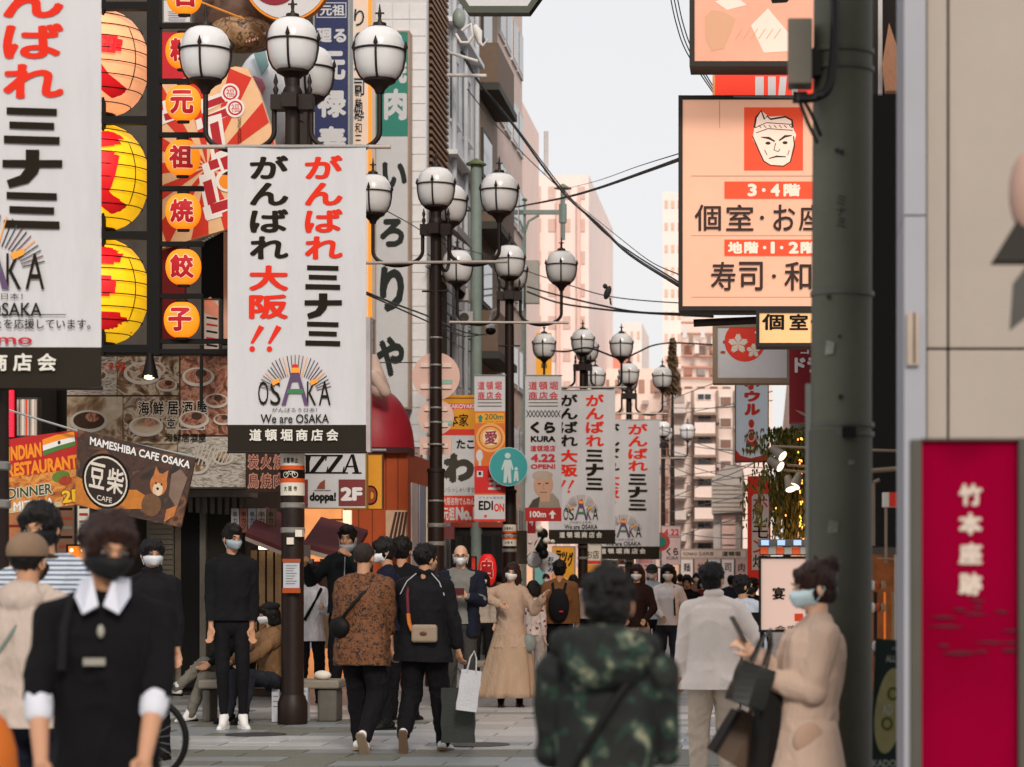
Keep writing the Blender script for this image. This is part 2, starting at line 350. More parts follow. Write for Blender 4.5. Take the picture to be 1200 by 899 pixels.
LAMPS = [(343, 24.3, 'nearest brown street lamp, carrying the large white banner left of centre'),
         (511, 33.1, 'second street lamp, with round pink signs strapped to its pole'),
         (597, 40.8, 'street lamp with the blue walker sign and narrow advertising banners on its pole'),
         (683, 54.5, 'street lamp carrying the left of the two distant white banners'),
         (737, 63.0, 'street lamp carrying the right of the two distant white banners'),
         (777, 86.0, 'far street lamp just right of the distant white banners'),
         (791, 115, 'farthest tiny street lamp before the pink apartment block'),
         (-10, 15.9, 'dark lamp pole at the left edge of the picture under the cut off banner')]
for i, (px, D, lab) in enumerate(LAMPS):
    o = lamp0 if i == 0 else copy_tree(lamp0); o.location = (PX(px, D), D, 0); o['label'] = lab; o['group'] = lamp0['group']
    if i > 0: o.rotation_euler.z = radians((-4, 3, -2, 5, -3, 2, 0)[i-1])
# bicycle bands wrapped round three of the poles
for px, D, y0, y1 in ((343, 24.3, 531, 581), (597, 40.8, 615, 640)):
    t = thing('pole_notice', 'no bicycle parking band wrapped round the %s lamp pole' % ('nearest' if D < 30 else 'third'), 'notice', (PX(px, D), D, PZ(y1, D))); x = PX(px, D); r = .121 if D < 30 else .121
    def cyl(a, b_, rr, m, nm): part(nm, MB().lathe([(rr, PZ(b_, D)), (rr, PZ(a, D))], (x, D, 0), 24), m, t, smooth=40)
    h = (y1-y0)/50; WH = M('notice_cream', '#d9d2c4', .6, .08); OR = M('notice_orange', '#d2521c', .5, .08)
    cyl(y0, y0+15*h, r, WH, 'band'); cyl(y0+15*h, y0+20*h, r+.001, OR, 'band'); cyl(y0+20*h, y0+30*h, r+.001, BLACK, 'band'); cyl(y0+30*h, y0+35*h, r+.001, OR, 'band'); cyl(y0+35*h, y1, r, WH, 'band')
    sc = 1 if D < 30 else 24.3/40.8
    A = Art(t, D, frame=lambda u, v, off: (x+(r+.002)*sin((u)/ (F/D*r)), D-(r+.002+off)*cos(u/(F/D*r)), PZ(v, D)), sub=0)
    for s in (-1, 1): A.ring(s*5.5*sc, y0+26*h, 3.6*sc, .8*sc, WH, n=16)
    A.line([(-5.5*sc, y0+26*h), (-2*sc, y0+22*h), (4*sc, y0+22*h), (5.5*sc, y0+26*h)], .9*sc, WH); A.line([(-2*sc, y0+22*h), (0, y0+26*h), (4*sc, y0+22*h)], .8*sc, WH)
    for i, ch in enumerate('放置禁止'): A.text(ch, (-9+4.8*i)*sc, y0+6*h, (-5.2+4.8*i)*sc, y0+12*h, INK, .02)
    for i, ch in enumerate('大阪市'): A.text(ch, (-8+6*i)*sc, y0+39*h, (-4+6*i)*sc, y0+45*h, INK, .02)
    A.done()
# ---------------------------------------------------------------- street banners
CLOTH = M('banner_cloth', '#cac9cc', .7, .06, 2.5, bump=.6, bscale=2.2, stretch=(1.6, 1, .45), dirt=.10); BAND = M('banner_band', '#2a241d', .75, .1, 3, spec=.15); BRED = M('banner_red', '#e03422', .75, .04, spec=.1); BBLK = M('banner_black', '#241e16', .75, .06, spec=.1)
RAIN = [M('logo_'+n, c, .6, .03) for n, c in (('purple', '#5d4668'), ('green', '#3f7a4c'), ('orange', '#f0a03a'), ('olive', '#5e6a2c'), ('maroon', '#6d2b35'), ('navy', '#2d3a4a'))]
def banner(label, x0, y0, x1, y1, D, variant=0):
    t = thing('street_banner', label, 'banner', (PX((x0+x1)/2, D), D, PZ(y1, D)), 'white street banners hung on the lamp posts')
    ax, ay = (x1-x0)/162, (y1-y0)/358
    def rip(X): return .010*sin(X*4.1+D)+.004*sin(X*9.7+1)
    def fr(u, v, off):
        px, py = x0+(u-267)*ax, y0+(v-172)*ay; X = PX(px, D); return (X, D-rip(X)-off-.003, PZ(py, D))
    n = 24; b = MB(); v = []
    for side in (0, 1):
        for j, w in enumerate((172, 498) ):
            for i in range(n+1): p = fr(267+162*i/n, w, -.004-side*.008); v.append(p)
    f = [(i, i+1, n+1+i+1, n+1+i)[::-1] for i in range(n)]+[(2*(n+1)+i, 2*(n+1)+i+1, 3*(n+1)+i+1, 3*(n+1)+i) for i in range(n)]
    part('cloth', MB().add(v, f), CLOTH, t, smooth=60)
    v = [fr(267+162*i/n, w, -.004) for w in (498, 530) for i in range(n+1)]+[fr(267+162*i/n, w, -.016) for w in (498, 530) for i in range(n+1)]
    part('bottom_band', MB().add(v, f), BAND, t, smooth=60)
    part('hem_rod', MB().tube([fr(266, 530, -.01), fr(430, 530, -.01)], .012, 8), DKMET, t, smooth=60); part('hem_rod', MB().tube([fr(264, 172, -.01), fr(432, 172, -.01)], .012, 8), STEEL, t, smooth=60)
    A = Art(t, D, frame=fr, sub=1)
    rows = [(182, 210), (214, 241), (245, 273), (277, 304), (311, 341), (345, 374), (377, 406)]
    for ch, (a, c) in zip('がんばれ', rows): A.text(ch, 293, a, 338, c, BBLK, .035); A.text(ch, 357, a, 402, c, BRED, .035)
    for ch, (a, c) in zip('大阪', rows[4:6]): A.text(ch, 292, a, 338, c, BRED, .04)
    for k in (0, 20): A.poly([(294+k, 402), (297+k, 403), (310+k, 384), (304+k, 381)], BRED); A.disc(296+k, 409, 3.2, BRED)
    for i, (a, c) in enumerate(rows[4:]):
        if i == 1: A.poly([(357, 352), (374, 352), (374, 344), (384, 344), (384, 352), (401, 352), (401, 358), (384, 358), (383, 362), (376, 370), (362, 374), (360, 368), (370, 364), (374, 358), (357, 358)], BBLK)
        else:
            A.poly([(360, a), (397, a+1), (397, a+6.5), (360, a+5.5)], BBLK); A.poly([(362, a+11), (395, a+12), (395, a+17.5), (362, a+16.5)], BBLK); A.poly([(358, a+22), (399, a+23), (399, a+29), (358, a+28)], BBLK)
    s = -22 if variant else 0; cx, cy = 346, 462+s
    for i in range(27):
        a = radians(12+156*i/26); r1 = 46 if 6 < i < 20 else 43; A.line([(cx+26*cos(a), cy-22*sin(a)), (cx+r1*cos(a), cy-r1*sin(a))], .9, RAIN[(2, 4, 5, 3, 2, 4)[i % 6]] if i % 3 else BBLK)
    for i, (ch, u0, u1) in enumerate((('O', 303, 315), ('S', 317, 329), ('K', 360, 371), ('A', 374, 388))): A.text(ch, u0, 447+s, u1, 475+s, BBLK, 0)
    A.poly([(330, 475+s), (335, 475+s), (342.5, 447+s), (349.5, 447+s), (357, 475+s), (362, 475+s), (351, 438+s), (341, 438+s)], RAIN[0]); A.poly([(336, 461+s), (356, 461+s), (355, 456+s), (337, 456+s)], RAIN[1]); A.rect(341, 431+s, 351, 437+s, RAIN[2])
    A.rect(343, 427+s, 349, 431+s, BRED); A.poly([(318, 447+s), (328, 443+s), (328, 448+s), (320, 452+s)], RAIN[2]); A.poly([(363, 447+s), (373, 443+s), (373, 448+s), (365, 452+s)], RAIN[2])
    A.text('がんばろう日本！', 319, 478+s, 372, 483+s, BBLK, 0); A.text('We are OSAKA', 306, 485.5+s, 386, 496+s, BBLK, .012)
    if variant:
        A.rect(296, 472.5, 404, 473.2, BBLK); A.text('私たちは大阪のカフェを応援しています。', 281, 478-2, 422, 486-2, BBLK, .01); A.text('docomo', 312, 489-1, 379, 496, M('banner_logo_red', '#b8202e', .6, .03), .02)
    for i, ch in enumerate('道頓堀商店会'): A.text(ch, 293+18*i, 503, 307+18*i, 517, M('banner_band_text', '#d9d5cc', .6, .03), .03)
    A.done(); return t
banner('large white vertical banner on the nearest lamp post in the left of the picture', 267, 172, 429, 530, 24.05)
banner('white banner cut off by the left edge of the picture', -138, -82, 118, 455, 15.7, 1)
banner('left of the two distant white banners, partly over the other', 643, 457, 721, 637, 54.2)
banner('right of the two distant white banners, half hidden', 690, 492, 773, 655, 62.7)
# ---------------------------------------------------------------- left side of the street
EM = .55
def lm(name, col, e=EM, **k): return M(name, col, .5, k.pop('var', .06), k.pop('scale', 4), emit=e, **k)
WD = M('wall_dark', '#2a2520', .8, .25, 3, dirt=.4); WG = M('wall_grey', '#6f6a62', .8, .2, 3, dirt=.4); WT = M('tiled_wall', '#d2d1d3', .6, .12, 3, dirt=.15)
WW = M('white_render', '#e6e7ea', .75, .12, 2, dirt=.3); BRN = M('brown_louvre', '#7d5838', .6, .15, 8); WOOD = M('pale_wood', '#9c7c58', .6, .25, 10, stretch=(1, 1, 8)); GLS = M('window_glass', '#22282a', .08, .1, spec=.8)
# restaurant block behind the lanterns
def building(label, box, mat, name='building', cat='building'):
    x0, y0, z0, x1, y1, z1 = box; t = thing(name, label, cat, ((x0+x1)/2, y0, 0)); part('wall', MB().box(*box), mat, t); return t
def window(t, fr, x0, y0, x1, y1, z, fm, gm, mull=1):
    """window on the side face x = fr (facing +x) between y0..y1 or on a front face"""
    pass
b1 = building('dark restaurant block at the left edge behind the lanterns and food posters', (-14, 30.6, 0, -6.62, 34.3, 4.35), WD)
b1c = building('grey brown block behind the lantern rack and the sculptures', (-15, 35.6, 0, -7.42, 43.6, 15), M('wall_brownish', '#4d463f', .8, .25, 3, dirt=.4))
b1a = building('low dark shop block at the far left under the tilted restaurant boards', (-15, 25.7, 0, -8.65, 29.4, 9.5), M('wall_darker', '#1e1a17', .8, .3, 3))
# storefront bits on the front of the dark block
D = 30.5
for x0, x1, m in ((234, 241, WG), (205, 212, M('bronze_post', '#6d6052', .5, .2, 8)),): part('pilaster', MB().pbox(x0, 575, x1, 812, D, .1), m, b1)
sh = part('shutter', MB().pbox(172, 600, 204, 806, D+.02, .06), M('shutter_metal', '#7b7366', .45, .15, 12, metal=.3), b1)
slm = MB().box(-.16, 0, -.028, .16, .02, .024).mesh('slat'); slm.materials.append(M('shutter_metal', '#7b7366'))
for i in range(34):
    o = bpy.data.objects.new('slat', slm); COL.objects.link(o); o.parent = sh; wz = PZ(806-6*i-3, D); l = b1.location; o.location = (PX(188, D)-l.x, D-.003-l.y, wz)
part('doorway', MB().pbox(213, 596, 233, 806, D+.01, .06), M('doorway_black', '#0c0a09', .8), b1)
part('ledge', MB().pbox(150, 574, 292, 582, D-.5, .5), WG, b1)
b = MB()
for i in range(9): b.pbox(212+8.6*i, 576+i*.8, 217+8.6*i, 600+i*.5, D-.35, .04)
part('awning_valance', b, M('valance', '#57524b', .8, .3, 6), b1, kind='stuff')
# ---- food poster board
D = 29.6
t, A = sign('wide board of faded food photographs lettered in Japanese and Korean, behind the lanterns', 78, 416, 288, 573, D, M('poster_backing', '#4b4136', .7, .1), None, cat='signboard', name='food_board')
f1 = ramp_mat('photo_food_a', [(.35, '#2e2018'), (.46, '#8d6f50'), (.52, '#dccfb8'), (.6, '#6a4a34'), (.75, '#e6dac6')], 4, .6, dist=1.5)
f2 = ramp_mat('photo_food_b', [(.32, '#4b2a20'), (.45, '#9c5c46'), (.55, '#c99a80'), (.65, '#8e4a38'), (.8, '#d9b9a4')], 6, .6, dist=2)
f3 = ramp_mat('photo_food_c', [(.3, '#3d2f24'), (.45, '#94775a'), (.56, '#cdbca2'), (.75, '#e2dacb')], 3, .6, dist=1)
f4 = ramp_mat('photo_food_d', [(.3, '#49433b'), (.45, '#b3aa9c'), (.6, '#e0dad2'), (.8, '#928573')], 7, .6, dist=2.5, stretch=(1, 1, 3))
for x0, y0, x1, y1, m in ((79, 418, 137, 463, f4), (138, 418, 210, 463, f1), (212, 418, 268, 510, f2), (79, 465, 144, 520, f3), (145, 465, 210, 520, f1), (209, 512, 288, 571, f4), (79, 521, 208, 571, f3)):
    part('photo_panel', MB().box(PX(x0, D), D-.012, PZ(y1, D), PX(x1, D), D-.001, PZ(y0, D)), m, t)
A.k = 60
PW = M('poster_cream', '#ddd4c6', .6, .05)
for i, ch in enumerate('海鮮居酒屋'): A.text(ch, 161+17*i, 469, 177+17*i, 488, PW, .07); A.text(ch, 162.5+17*i, 470.5, 175.5+17*i, 486.5, INK, .02)
for i, ch in enumerate('해신호프점'): A.text(ch, 161+16.5*i, 489, 175+16.5*i, 504, PW, .06); A.text(ch, 162.5+16.5*i, 490.5, 173.5+16.5*i, 502.5, INK, .015)
A.text('海鮮居酒屋', 194, 508, 242, 518, INK, .01)
for i, ch in enumerate('ご来光臨'): A.text(ch, 121+7*i, 424, 127+7*i, 436, BRED, .01)
for (x, y, r) in ((183, 433, 12), (118, 440, 9), (230, 545, 16), (262, 536, 13), (150, 548, 12)): A.disc(x, y, r, M('plate_white', '#d8d2c8', .3, .05), ry=r*.7); A.disc(x, y, r*.75, f2 if x % 2 else f1, ry=r*.5)
BWN = M('bowl_brown', '#4a3428', .5, .3, 20)
for x, y, r, m in ((97, 440, 15, f2), (168, 438, 20, f1), (196, 452, 11, f2), (233, 442, 17, f2), (254, 470, 13, f2), (228, 492, 16, f2), (105, 494, 20, BWN), (172, 500, 18, f3), (100, 548, 18, f2), (186, 550, 18, f4), (262, 492, 10, f2)):
    A.disc(x, y, r*1.12, M('plate_white', '#d8d2c8'), ry=r*.66); A.disc(x, y-1, r*.92, m, ry=r*.5); A.disc(x+r*.2, y-r*.25, r*.4, BWN if m is f2 else f2, ry=r*.28)
for i in range(9): A.line([(228+4.5*i, 545), (236+4.5*i, 520+i)], 1.6, PW)
A.done()
t, A = sign('small brown board with two rows of pink grill characters beside the nearest lamp pole', 289, 529, 332, 577, 29.2, M('grill_board_brown', '#3d2c22', .6, .1), cat='signboard', name='grill_board')
pk = M('grill_pink', '#d99a86', .6, .05)
for j, s_ in enumerate(('炭火焼', '鳥焼肉')):
    for i, ch in enumerate(s_): A.text(ch, 290+15*i, 532+22*j, 304+15*i, 551+22*j, pk, .06); A.text(ch, 291.5+15*i, 534+22*j, 302.5+15*i, 549+22*j, M('grill_red', '#5d2018', .6), .0)
A.done()
# ---- tilted restaurant boards
D = 23.6
fr = quad_frame([(8, 515), (91, 503.5), (100, 590), (9, 602)], D)
t = thing('restaurant_board', 'tilted red and orange board of the Indian restaurant with a small flag', 'signboard', fr(.5, 1, 0)); part('panel', board(fr), M('indian_red', '#b81f1c', .5, .08), t); A = Art(t, D, frame=fr, sub=1)
cur = ramp_mat('curry_photo', [(.3, '#7a3a12'), (.45, '#c8731f'), (.58, '#e0a04a'), (.7, '#8c2f14')], 9, .5, dist=1.5); OR2 = M('sign_orange', '#f09020', .5, .05); YEL = M('sign_yellow', '#f2c22c', .5, .05); GRN = M('sign_green', '#4c7a35', .6, .1)
A.rect(0, .52, 1, 1, cur); A.poly([(.5, .07), (.7, .03), (.95, .02), (.95, .09), (.72, .11), (.5, .15)], OR2); A.poly([(.5, .15), (.72, .11), (.95, .09), (.95, .15), (.72, .18), (.5, .22)], WHITE); A.poly([(.5, .22), (.72, .18), (.95, .15), (.95, .21), (.74, .24), (.5, .29)], GRN); A.disc(.73, .14, .022, RAIN[5], ry=.026)
A.text('INDIAN', .02, .10, .48, .30, OR2, .05, rot=-.01); A.text('RESTAURANT', .0, .33, .96, .52, OR2, .05); A.disc(.72, .6, .12, M('salad_green', '#5d7a2c', .6, .3, 20), ry=.08); A.disc(.77, .66, .09, M('meat_red', '#a83a1e', .5, .3, 20), ry=.06)
A.text('DINNER', .0, .66, .6, .82, PW, .07); A.text('DINNER', .01, .67, .59, .81, M('dark_green', '#2f4a22', .6), .025); A.rect(.0, .93, .7, 1, M('board_cream', '#cbb48c', .6)); A.text('MITHILA', .08, .86, .6, .98, WHITE, .03)
A.text('2F', .7, .78, .96, .97, M('sign_brown', '#7a3010', .5), .09); A.text('2F', .71, .79, .95, .96, YEL, .04); A.done()
fr = quad_frame([(91, 503), (229, 537), (212, 618), (88, 592)], D-.15)
t = thing('cafe_board', 'tilted dark photo board of the dog cafe with a round character badge', 'signboard', fr(.5, 1, 0)); part('panel', board(fr), ramp_mat('cafe_photo', [(.3, '#1c120d'), (.42, '#4a2a1a'), (.52, '#2a1c15'), (.62, '#7a4a2c'), (.72, '#2f1d14')], 3.2, .5, dist=1.5), t); A = Art(t, D, frame=fr, sub=1)
A.poly([(.0, .88), (.0, .62), (.3, .70), (.55, .62), (.72, .72), (.62, .86), (.2, 1), (0, .98)], M('cafe_orange', '#c4782c', .5, .25, 8)); A.disc(.27, .6, .215, INK, ry=.37); A.disc(.27, .6, .195, PW, ry=.335); A.disc(.27, .6, .182, M('badge_brown', '#2c1f18', .6), ry=.31)
A.text('豆', .12, .38, .26, .72, PW, .02); A.text('柴', .28, .40, .43, .74, PW, .02); A.text('CAFE', .2, .8, .34, .87, PW, .01)
A.text('MAMESHIBA CAFE OSAKA', .11, .055, .97, .165, WHITE, .03)
dogt = M('dog_tan', '#b8713c', .7, .25, 25); dogw = M('dog_cream', '#d8c0a2', .7, .15, 25)
A.disc(.735, .48, .075, dogt, ry=.16); A.poly([(.68, .38), (.69, .24), (.735, .34)], dogt); A.poly([(.745, .34), (.80, .25), (.8, .42)], dogt); A.disc(.735, .55, .045, dogw, ry=.09); A.disc(.733, .54, .012, INK, ry=.02); A.disc(.712, .47, .008, INK, ry=.016); A.disc(.76, .47, .008, INK, ry=.016)
A.poly([(.83, .3), (.9, .2), (.97, .3), (.93, .75), (.84, .6)], M('cafe_pillar', '#7d6657', .6, .2)); A.disc(.7, .78, .09, M('dog_body', '#6b4c33', .7, .3, 15), ry=.16); A.poly([(.84, .8), (.93, .7), (.92, .86), (.84, .98)], dogt); A.done()
cab = MB().tube([(PX(8, 23.5), 23.5, PZ(480, 23.5)), (PX(100, 23.5), 23.5, PZ(508, 23.5)), (PX(229, 23.45), 23.45, PZ(536, 23.45))], .012, 6); single('support_wire', cab, STEEL, 'grey wire running along the top of the tilted restaurant boards', 'wire')
t = thing('neon_strip', 'thin vertical red neon strip at the left edge above the tilted boards', 'neon light', (PX(13, 25), 25, PZ(512, 25))); part('tube', MB().pbox(10, 455, 15, 512, 25, .05), lm('neon_red', '#f01830', 1.4), t); part('backing', MB().pbox(8, 452, 18, 514, 25.06, .05), BLACK, t)
t, A = sign('pale slatted poster panel behind the red neon strip at the left edge', 16, 466, 45, 512, 25.4, M('faded_pink', '#b9a89c', .6, .15), DKGREY, 1.5, cat='poster', name='slatted_poster')
for i in range(6): A.rect(18+4*i, 468, 20+4*i, 510, (RED, WG, PW)[i % 3])
A.done()
# clutter of the open shop front low on the left
D = 27
for i, (x0, y0, x1, y1, c, lab) in enumerate(((8, 590, 30, 700, '#b0704a', 'glowing copper coloured panel in the shop at the left edge'), (34, 596, 62, 650, '#9d8f80', 'pale menu sheet in the shop left of the striped shirt'), (66, 590, 88, 655, '#6a4a35', 'brown menu board above the striped shirt'), (90, 588, 106, 640, '#c7bfb4', 'white menu sheet between the two dark heads at the left'))):
    t, A = sign(lab, x0, y0, x1, y1, D-i*.05, lm('shop_sheet%d' % i, c, .25 if i == 0 else .05, var=.2, scale=9), DKGREY, 1, cat='menu board', name='menu_board')
    for k in range(5): A.rect(x0+3, y0+5+(y1-y0-10)*k/5, x1-3, y0+5+(y1-y0-10)*k/5+3, (INK, M('menu_red', '#8a2a1c'), WG)[k % 3])
    A.done()
t, A = sign('orange lit food cabinet behind the striped shirt', 78, 638, 108, 662, 24.9, lm('cabinet_orange', '#e0781c', .9), BLACK, 2, cat='food cabinet', name='food_cabinet')
for x in (84, 97): A.disc(x, 645, 2, lm('bulb', '#fff0c8', 3))
A.done()
# ---- lantern rack
D = 25.6
t = thing('lantern_rack', 'tall black metal rack framing three big lanterns and a column of small orange ones', 'rack', (PX(180, D), D, PZ(415, D)))
part('post', MB().pbox(172, -60, 187, 416, D, .12), BLACK, t); part('post', MB().pbox(119, -60, 122, 416, D+.01, .08), BLACK, t)
for y in (6, 140, 275, 408): part('rail', MB().pbox(119, y-4, 172, y+5, D+.005, .1), BLACK, t)
for y, x1 in ((30, 242), (95, 240), (158, 240), (221, 238), (286, 238), (347, 237), (400, 268), (412, 268)): part('rail', MB().pbox(187, y-3, x1, y+2.5, D+.01, .06), BLACK, t)
part('post', MB().pbox(234, 404, 237, 478, D+.02, .04), BLACK, t)
LY = lm('lantern_yellow', '#f5bd18', .7, var=.14, scale=3); LP = lm('lantern_peach', '#f5a878', .7, var=.14, scale=3); LR = lm('lantern_red_ink', '#e01a22', .25); LO = lm('lantern_orange', '#f88216', .85, var=.12, scale=5); DR = M('dark_red_ink', '#c0121e', .6, .05)
def lantern(label, cx, cy, rx, ry, D, mat, ch, big, grp):
    X, Z = PX(cx, D), PZ(cy, D); a, c = rx/F*D, ry/F*D; dy = a*(1 if big else .45)
    t = thing('lantern', label, 'lantern', (X, D, Z-c), grp); b = MB(); prof = []
    n = 16
    for i in range(n+1):
        ph = -pi/2*.93+pi*.93*i/n; prof.append((a*cos(ph)**(.8), c*sin(ph)*1.02))
    b.lathe(prof, (X, D, Z), 32, 1, dy/a); part('paper', b, mat, t, smooth=60)
    for s in (1, -1): part('cap', MB().lathe([(a*.33, -.02), (a*.36, 0), (a*.33, .02)], (X, D, Z+s*c*1.02), 16, 1, dy/a), BLACK, t, smooth=40)
    if big:
        for i in range(8):
            h = (-.84+.24*i)*c; r = a*sqrt(max(1-(h/c)**2, 0))**.85+.022; part('rib', MB().tube([(X+r*cos(q), D+r*sin(q), Z+h) for q in [2*pi*k/28 for k in range(29)]], .006, 5), BLACK, t, smooth=60)
        part('rib', MB().tube([(X+(a+.022)*cos(ph)*.86, D-(a+.022)*cos(ph)*.51, Z+c*sin(ph)) for ph in [pi*(k-8)/17 for k in range(17)]], .005, 5), BLACK, t)
    def fr(u, v, off):
        uu = min(max((u-cx)/rx, -.99), .99); vv = min(max((v-cy)/ry, -.99), .99); w = sqrt(max(1-min(uu*uu+vv*vv, 1), 0))**(.85)
        return (PX(u, D), D-dy*max(w, .02)-off*1.6-(.013 if big else .004), PZ(v, D))
    A = Art(t, D, frame=fr, sub=3)
    if big: A.text(ch, cx-rx*.8, cy-ry*.82, cx+rx*.72, cy+ry*.86, LR, .075)
    else: A.text(ch, cx-rx*.7, cy-ry*.7, cx+rx*.7, cy+ry*.7, M('white_outline', '#ffe9d0', .6), .08); A.text(ch, cx-rx*.66, cy-ry*.66, cx+rx*.66, cy+ry*.66, DR, .045)
    A.done(); return t
for ch, cy, m, lab in (('大', 74, LP, 'big pale peach lantern with red brushwork, topmost of the three big ones'), ('阪', 208, LY, 'big yellow lantern with red brushwork, middle of the three big ones'), ('王', 342, LY, 'big yellow lantern with red brushwork, lowest of the three big ones')):
    lantern(lab, 116, cy, 57, 61, D+.35, m, ch, True, 'big lanterns in the black rack')
for ch, cx, cy, nm in (('名', 216, -4, 'cut off by the top edge'), ('粉', 215, 60, 'second from the top, beside a globe lamp'), ('元', 215, 121, 'third from the top'), ('祖', 214, 185, 'fourth from the top'), ('焼', 215, 248, 'fifth from the top'), ('餃', 215, 313, 'second from the bottom'), ('子', 213, 375, 'lowest of the column')):
    lantern('small round orange lantern with a red character, '+nm, cx, cy, 21, 21, D-.05, LO, ch, False, 'column of small orange lanterns')
t = thing('spotlight', 'small black spotlight hanging below the lantern rack', 'spotlight', (PX(176, 25.5), 25.5, PZ(445, 25.5))); part('body', MB().lathe([(.09, 0), (.06, .12), (.03, .26)], (PX(176, 25.5), 25.5, PZ(443, 25.5)), 14), BLACK, t, smooth=50); part('lens', MB().ell((PX(176, 25.5), 25.46, PZ(442, 25.5)), (.06, .05, .03)), lm('lens_warm', '#ffe0b0', 2.5), t, smooth=60)
# ---- ray poster
D = 28
t = thing('ray_poster', 'big red and cream sunray signboard with bold tilted letters behind the small lanterns', 'signboard', (PX(255, D), D, PZ(292, D)))
out = [(187, 98), (276, 78), (290, 80), (304, 108), (318, 150), (324, 178), (324, 262), (268, 268), (187, 292)]
CR = M('ray_cream', '#e8bd92', .6, .08, 6); RR = M('ray_red', '#cf3322', .6, .08, 6)
part('panel', MB().prism([(PX(x, D), PZ(y, D)) for x, y in out][::-1], D, D+.1), CR, t); A = Art(t, D)
def clip_ray(c, a):
    best = 1e9
    for i in range(len(out)):
        (x1, y1), (x2, y2) = out[i], out[(i+1) % len(out)]; dx, dy = cos(a), sin(a); ex, ey = x2-x1, y2-y1; den = dx*ey-dy*ex
        if abs(den) < 1e-9: continue
        tt = ((x1-c[0])*ey-(y1-c[1])*ex)/den; u = ((x1-c[0])*dy-(y1-c[1])*dx)/den
        if tt > 0 and -.001 <= u <= 1.001: best = min(best, tt)
    return (c[0]+best*.995*cos(a), c[1]+best*.995*sin(a))
c0 = (243, 196)
for i in range(13): a = 2*pi*i/13+.1; A.poly([c0, clip_ray(c0, a), clip_ray(c0, a+.24)], RR)
LT = M('letter_crimson', '#b01f2a', .6, .06)
for ch, x, y in (('め', 298, 196), ('ん', 296, 232)):
    A.text(ch, x-21, y-21, x+21, y+21, WHITE, .11, rot=-.3); A.text(ch, x-16, y-16, x+16, y+16, LT, .04, rot=-.3)
for pts in (((240, 120), (262, 112), (264, 120), (242, 128)), ((236, 138), (268, 126), (270, 135), (238, 147)), ((246, 146), (256, 142), (262, 178), (252, 181)), ((244, 190), (282, 176), (285, 186), (247, 200)), ((258, 186), (268, 182), (278, 208), (268, 212)), ((238, 214), (248, 210), (256, 246), (246, 250)), ((246, 240), (292, 226), (294, 236), (249, 251)), ((196, 122), (218, 114), (220, 122), (198, 130)), ((192, 134), (222, 126), (224, 134), (194, 142))):
    cx_ = sum(p[0] for p in pts)/4; cy_ = sum(p[1] for p in pts)/4; A.poly([(cx_+(x-cx_)*1.22+(3 if x > cx_ else -3), cy_+(y-cy_)*1.3+(3 if y > cy_ else -3)) for x, y in pts], WHITE); A.poly(list(pts), LT)
for x, y in ((270, 109), (276, 127)): A.disc(x, y, 11, WHITE); A.ring(x, y, 8.5, 2, DR); A.text('福', x-5, y-5, x+5, y+5, DR, .0)
A.vtext('OSAKAOHSHO', 279, 138, 283, 168, INK, .0); A.disc(266, 212, 13, WHITE); A.disc(266, 213, 9, OR2); A.poly([(260, 205), (268, 200), (272, 206)], BLACK); A.done()
t, A = sign('plain red panel behind the second small lantern', 187, 38, 240, 94, 28.2, M('panel_red', '#c4202c', .6, .08), cat='panel', name='red_panel'); A.done()
t, A = sign('deep red awning panel behind the lower small lanterns', 187, 262, 216, 398, 28.2, M('panel_maroon', '#7d1d22', .7, .2), cat='panel', name='maroon_panel'); A.done()
t, A = sign('white notice with tiny print behind the top small lantern', 190, -2, 225, 28, 28.1, M('notice_white', '#cfd0d2', .6, .05), WG, 2, cat='notice', name='print_notice')
for k in range(6): A.line([(197+(k % 2), 14+2.1*k), (219-(k % 3), 14+2.1*k)], .7, M('print_violet', '#7a6f8a'))
A.done()
D = 29.2
t = thing('awning', 'black awning with white rope edging beside the lower orange lanterns', 'awning', (PX(245, D), D, PZ(345, D)))
part('cover', MB().prism([(PX(x, D), PZ(y, D)) for x, y in ((236, 286), (262, 270), (266, 400), (236, 400))][::-1], D, D+.5), M('awning_black', '#0d0c0b', .8), t)
for i in range(9): part('edging', MB().ell((PX(236+3.4*i, D), D-.02, PZ(285-1.9*i, D)), (.022, .02, .014), 6, 4), PW, t, smooth=60)
part('edge_post', MB().pbox(262, 272, 268, 400, D-.04, .04), M('peach_paint', '#d8a48a', .6, .08), t)
t, A = sign('small white and pink price board beside the lowest small lantern', 238, 350, 258, 412, 28.6, M('price_white', '#c4b8b0', .6, .15, 9), DKGREY, 1.5, cat='price board', name='price_board')
A.poly([(239, 352), (247, 348), (257, 360), (257, 375), (240, 366)], M('price_pink', '#d88a72', .6))
for k in range(5): A.line([(242, 372+8*k), (255, 374+8*k)], 2.2, (INK, DR)[k % 2])
A.done()
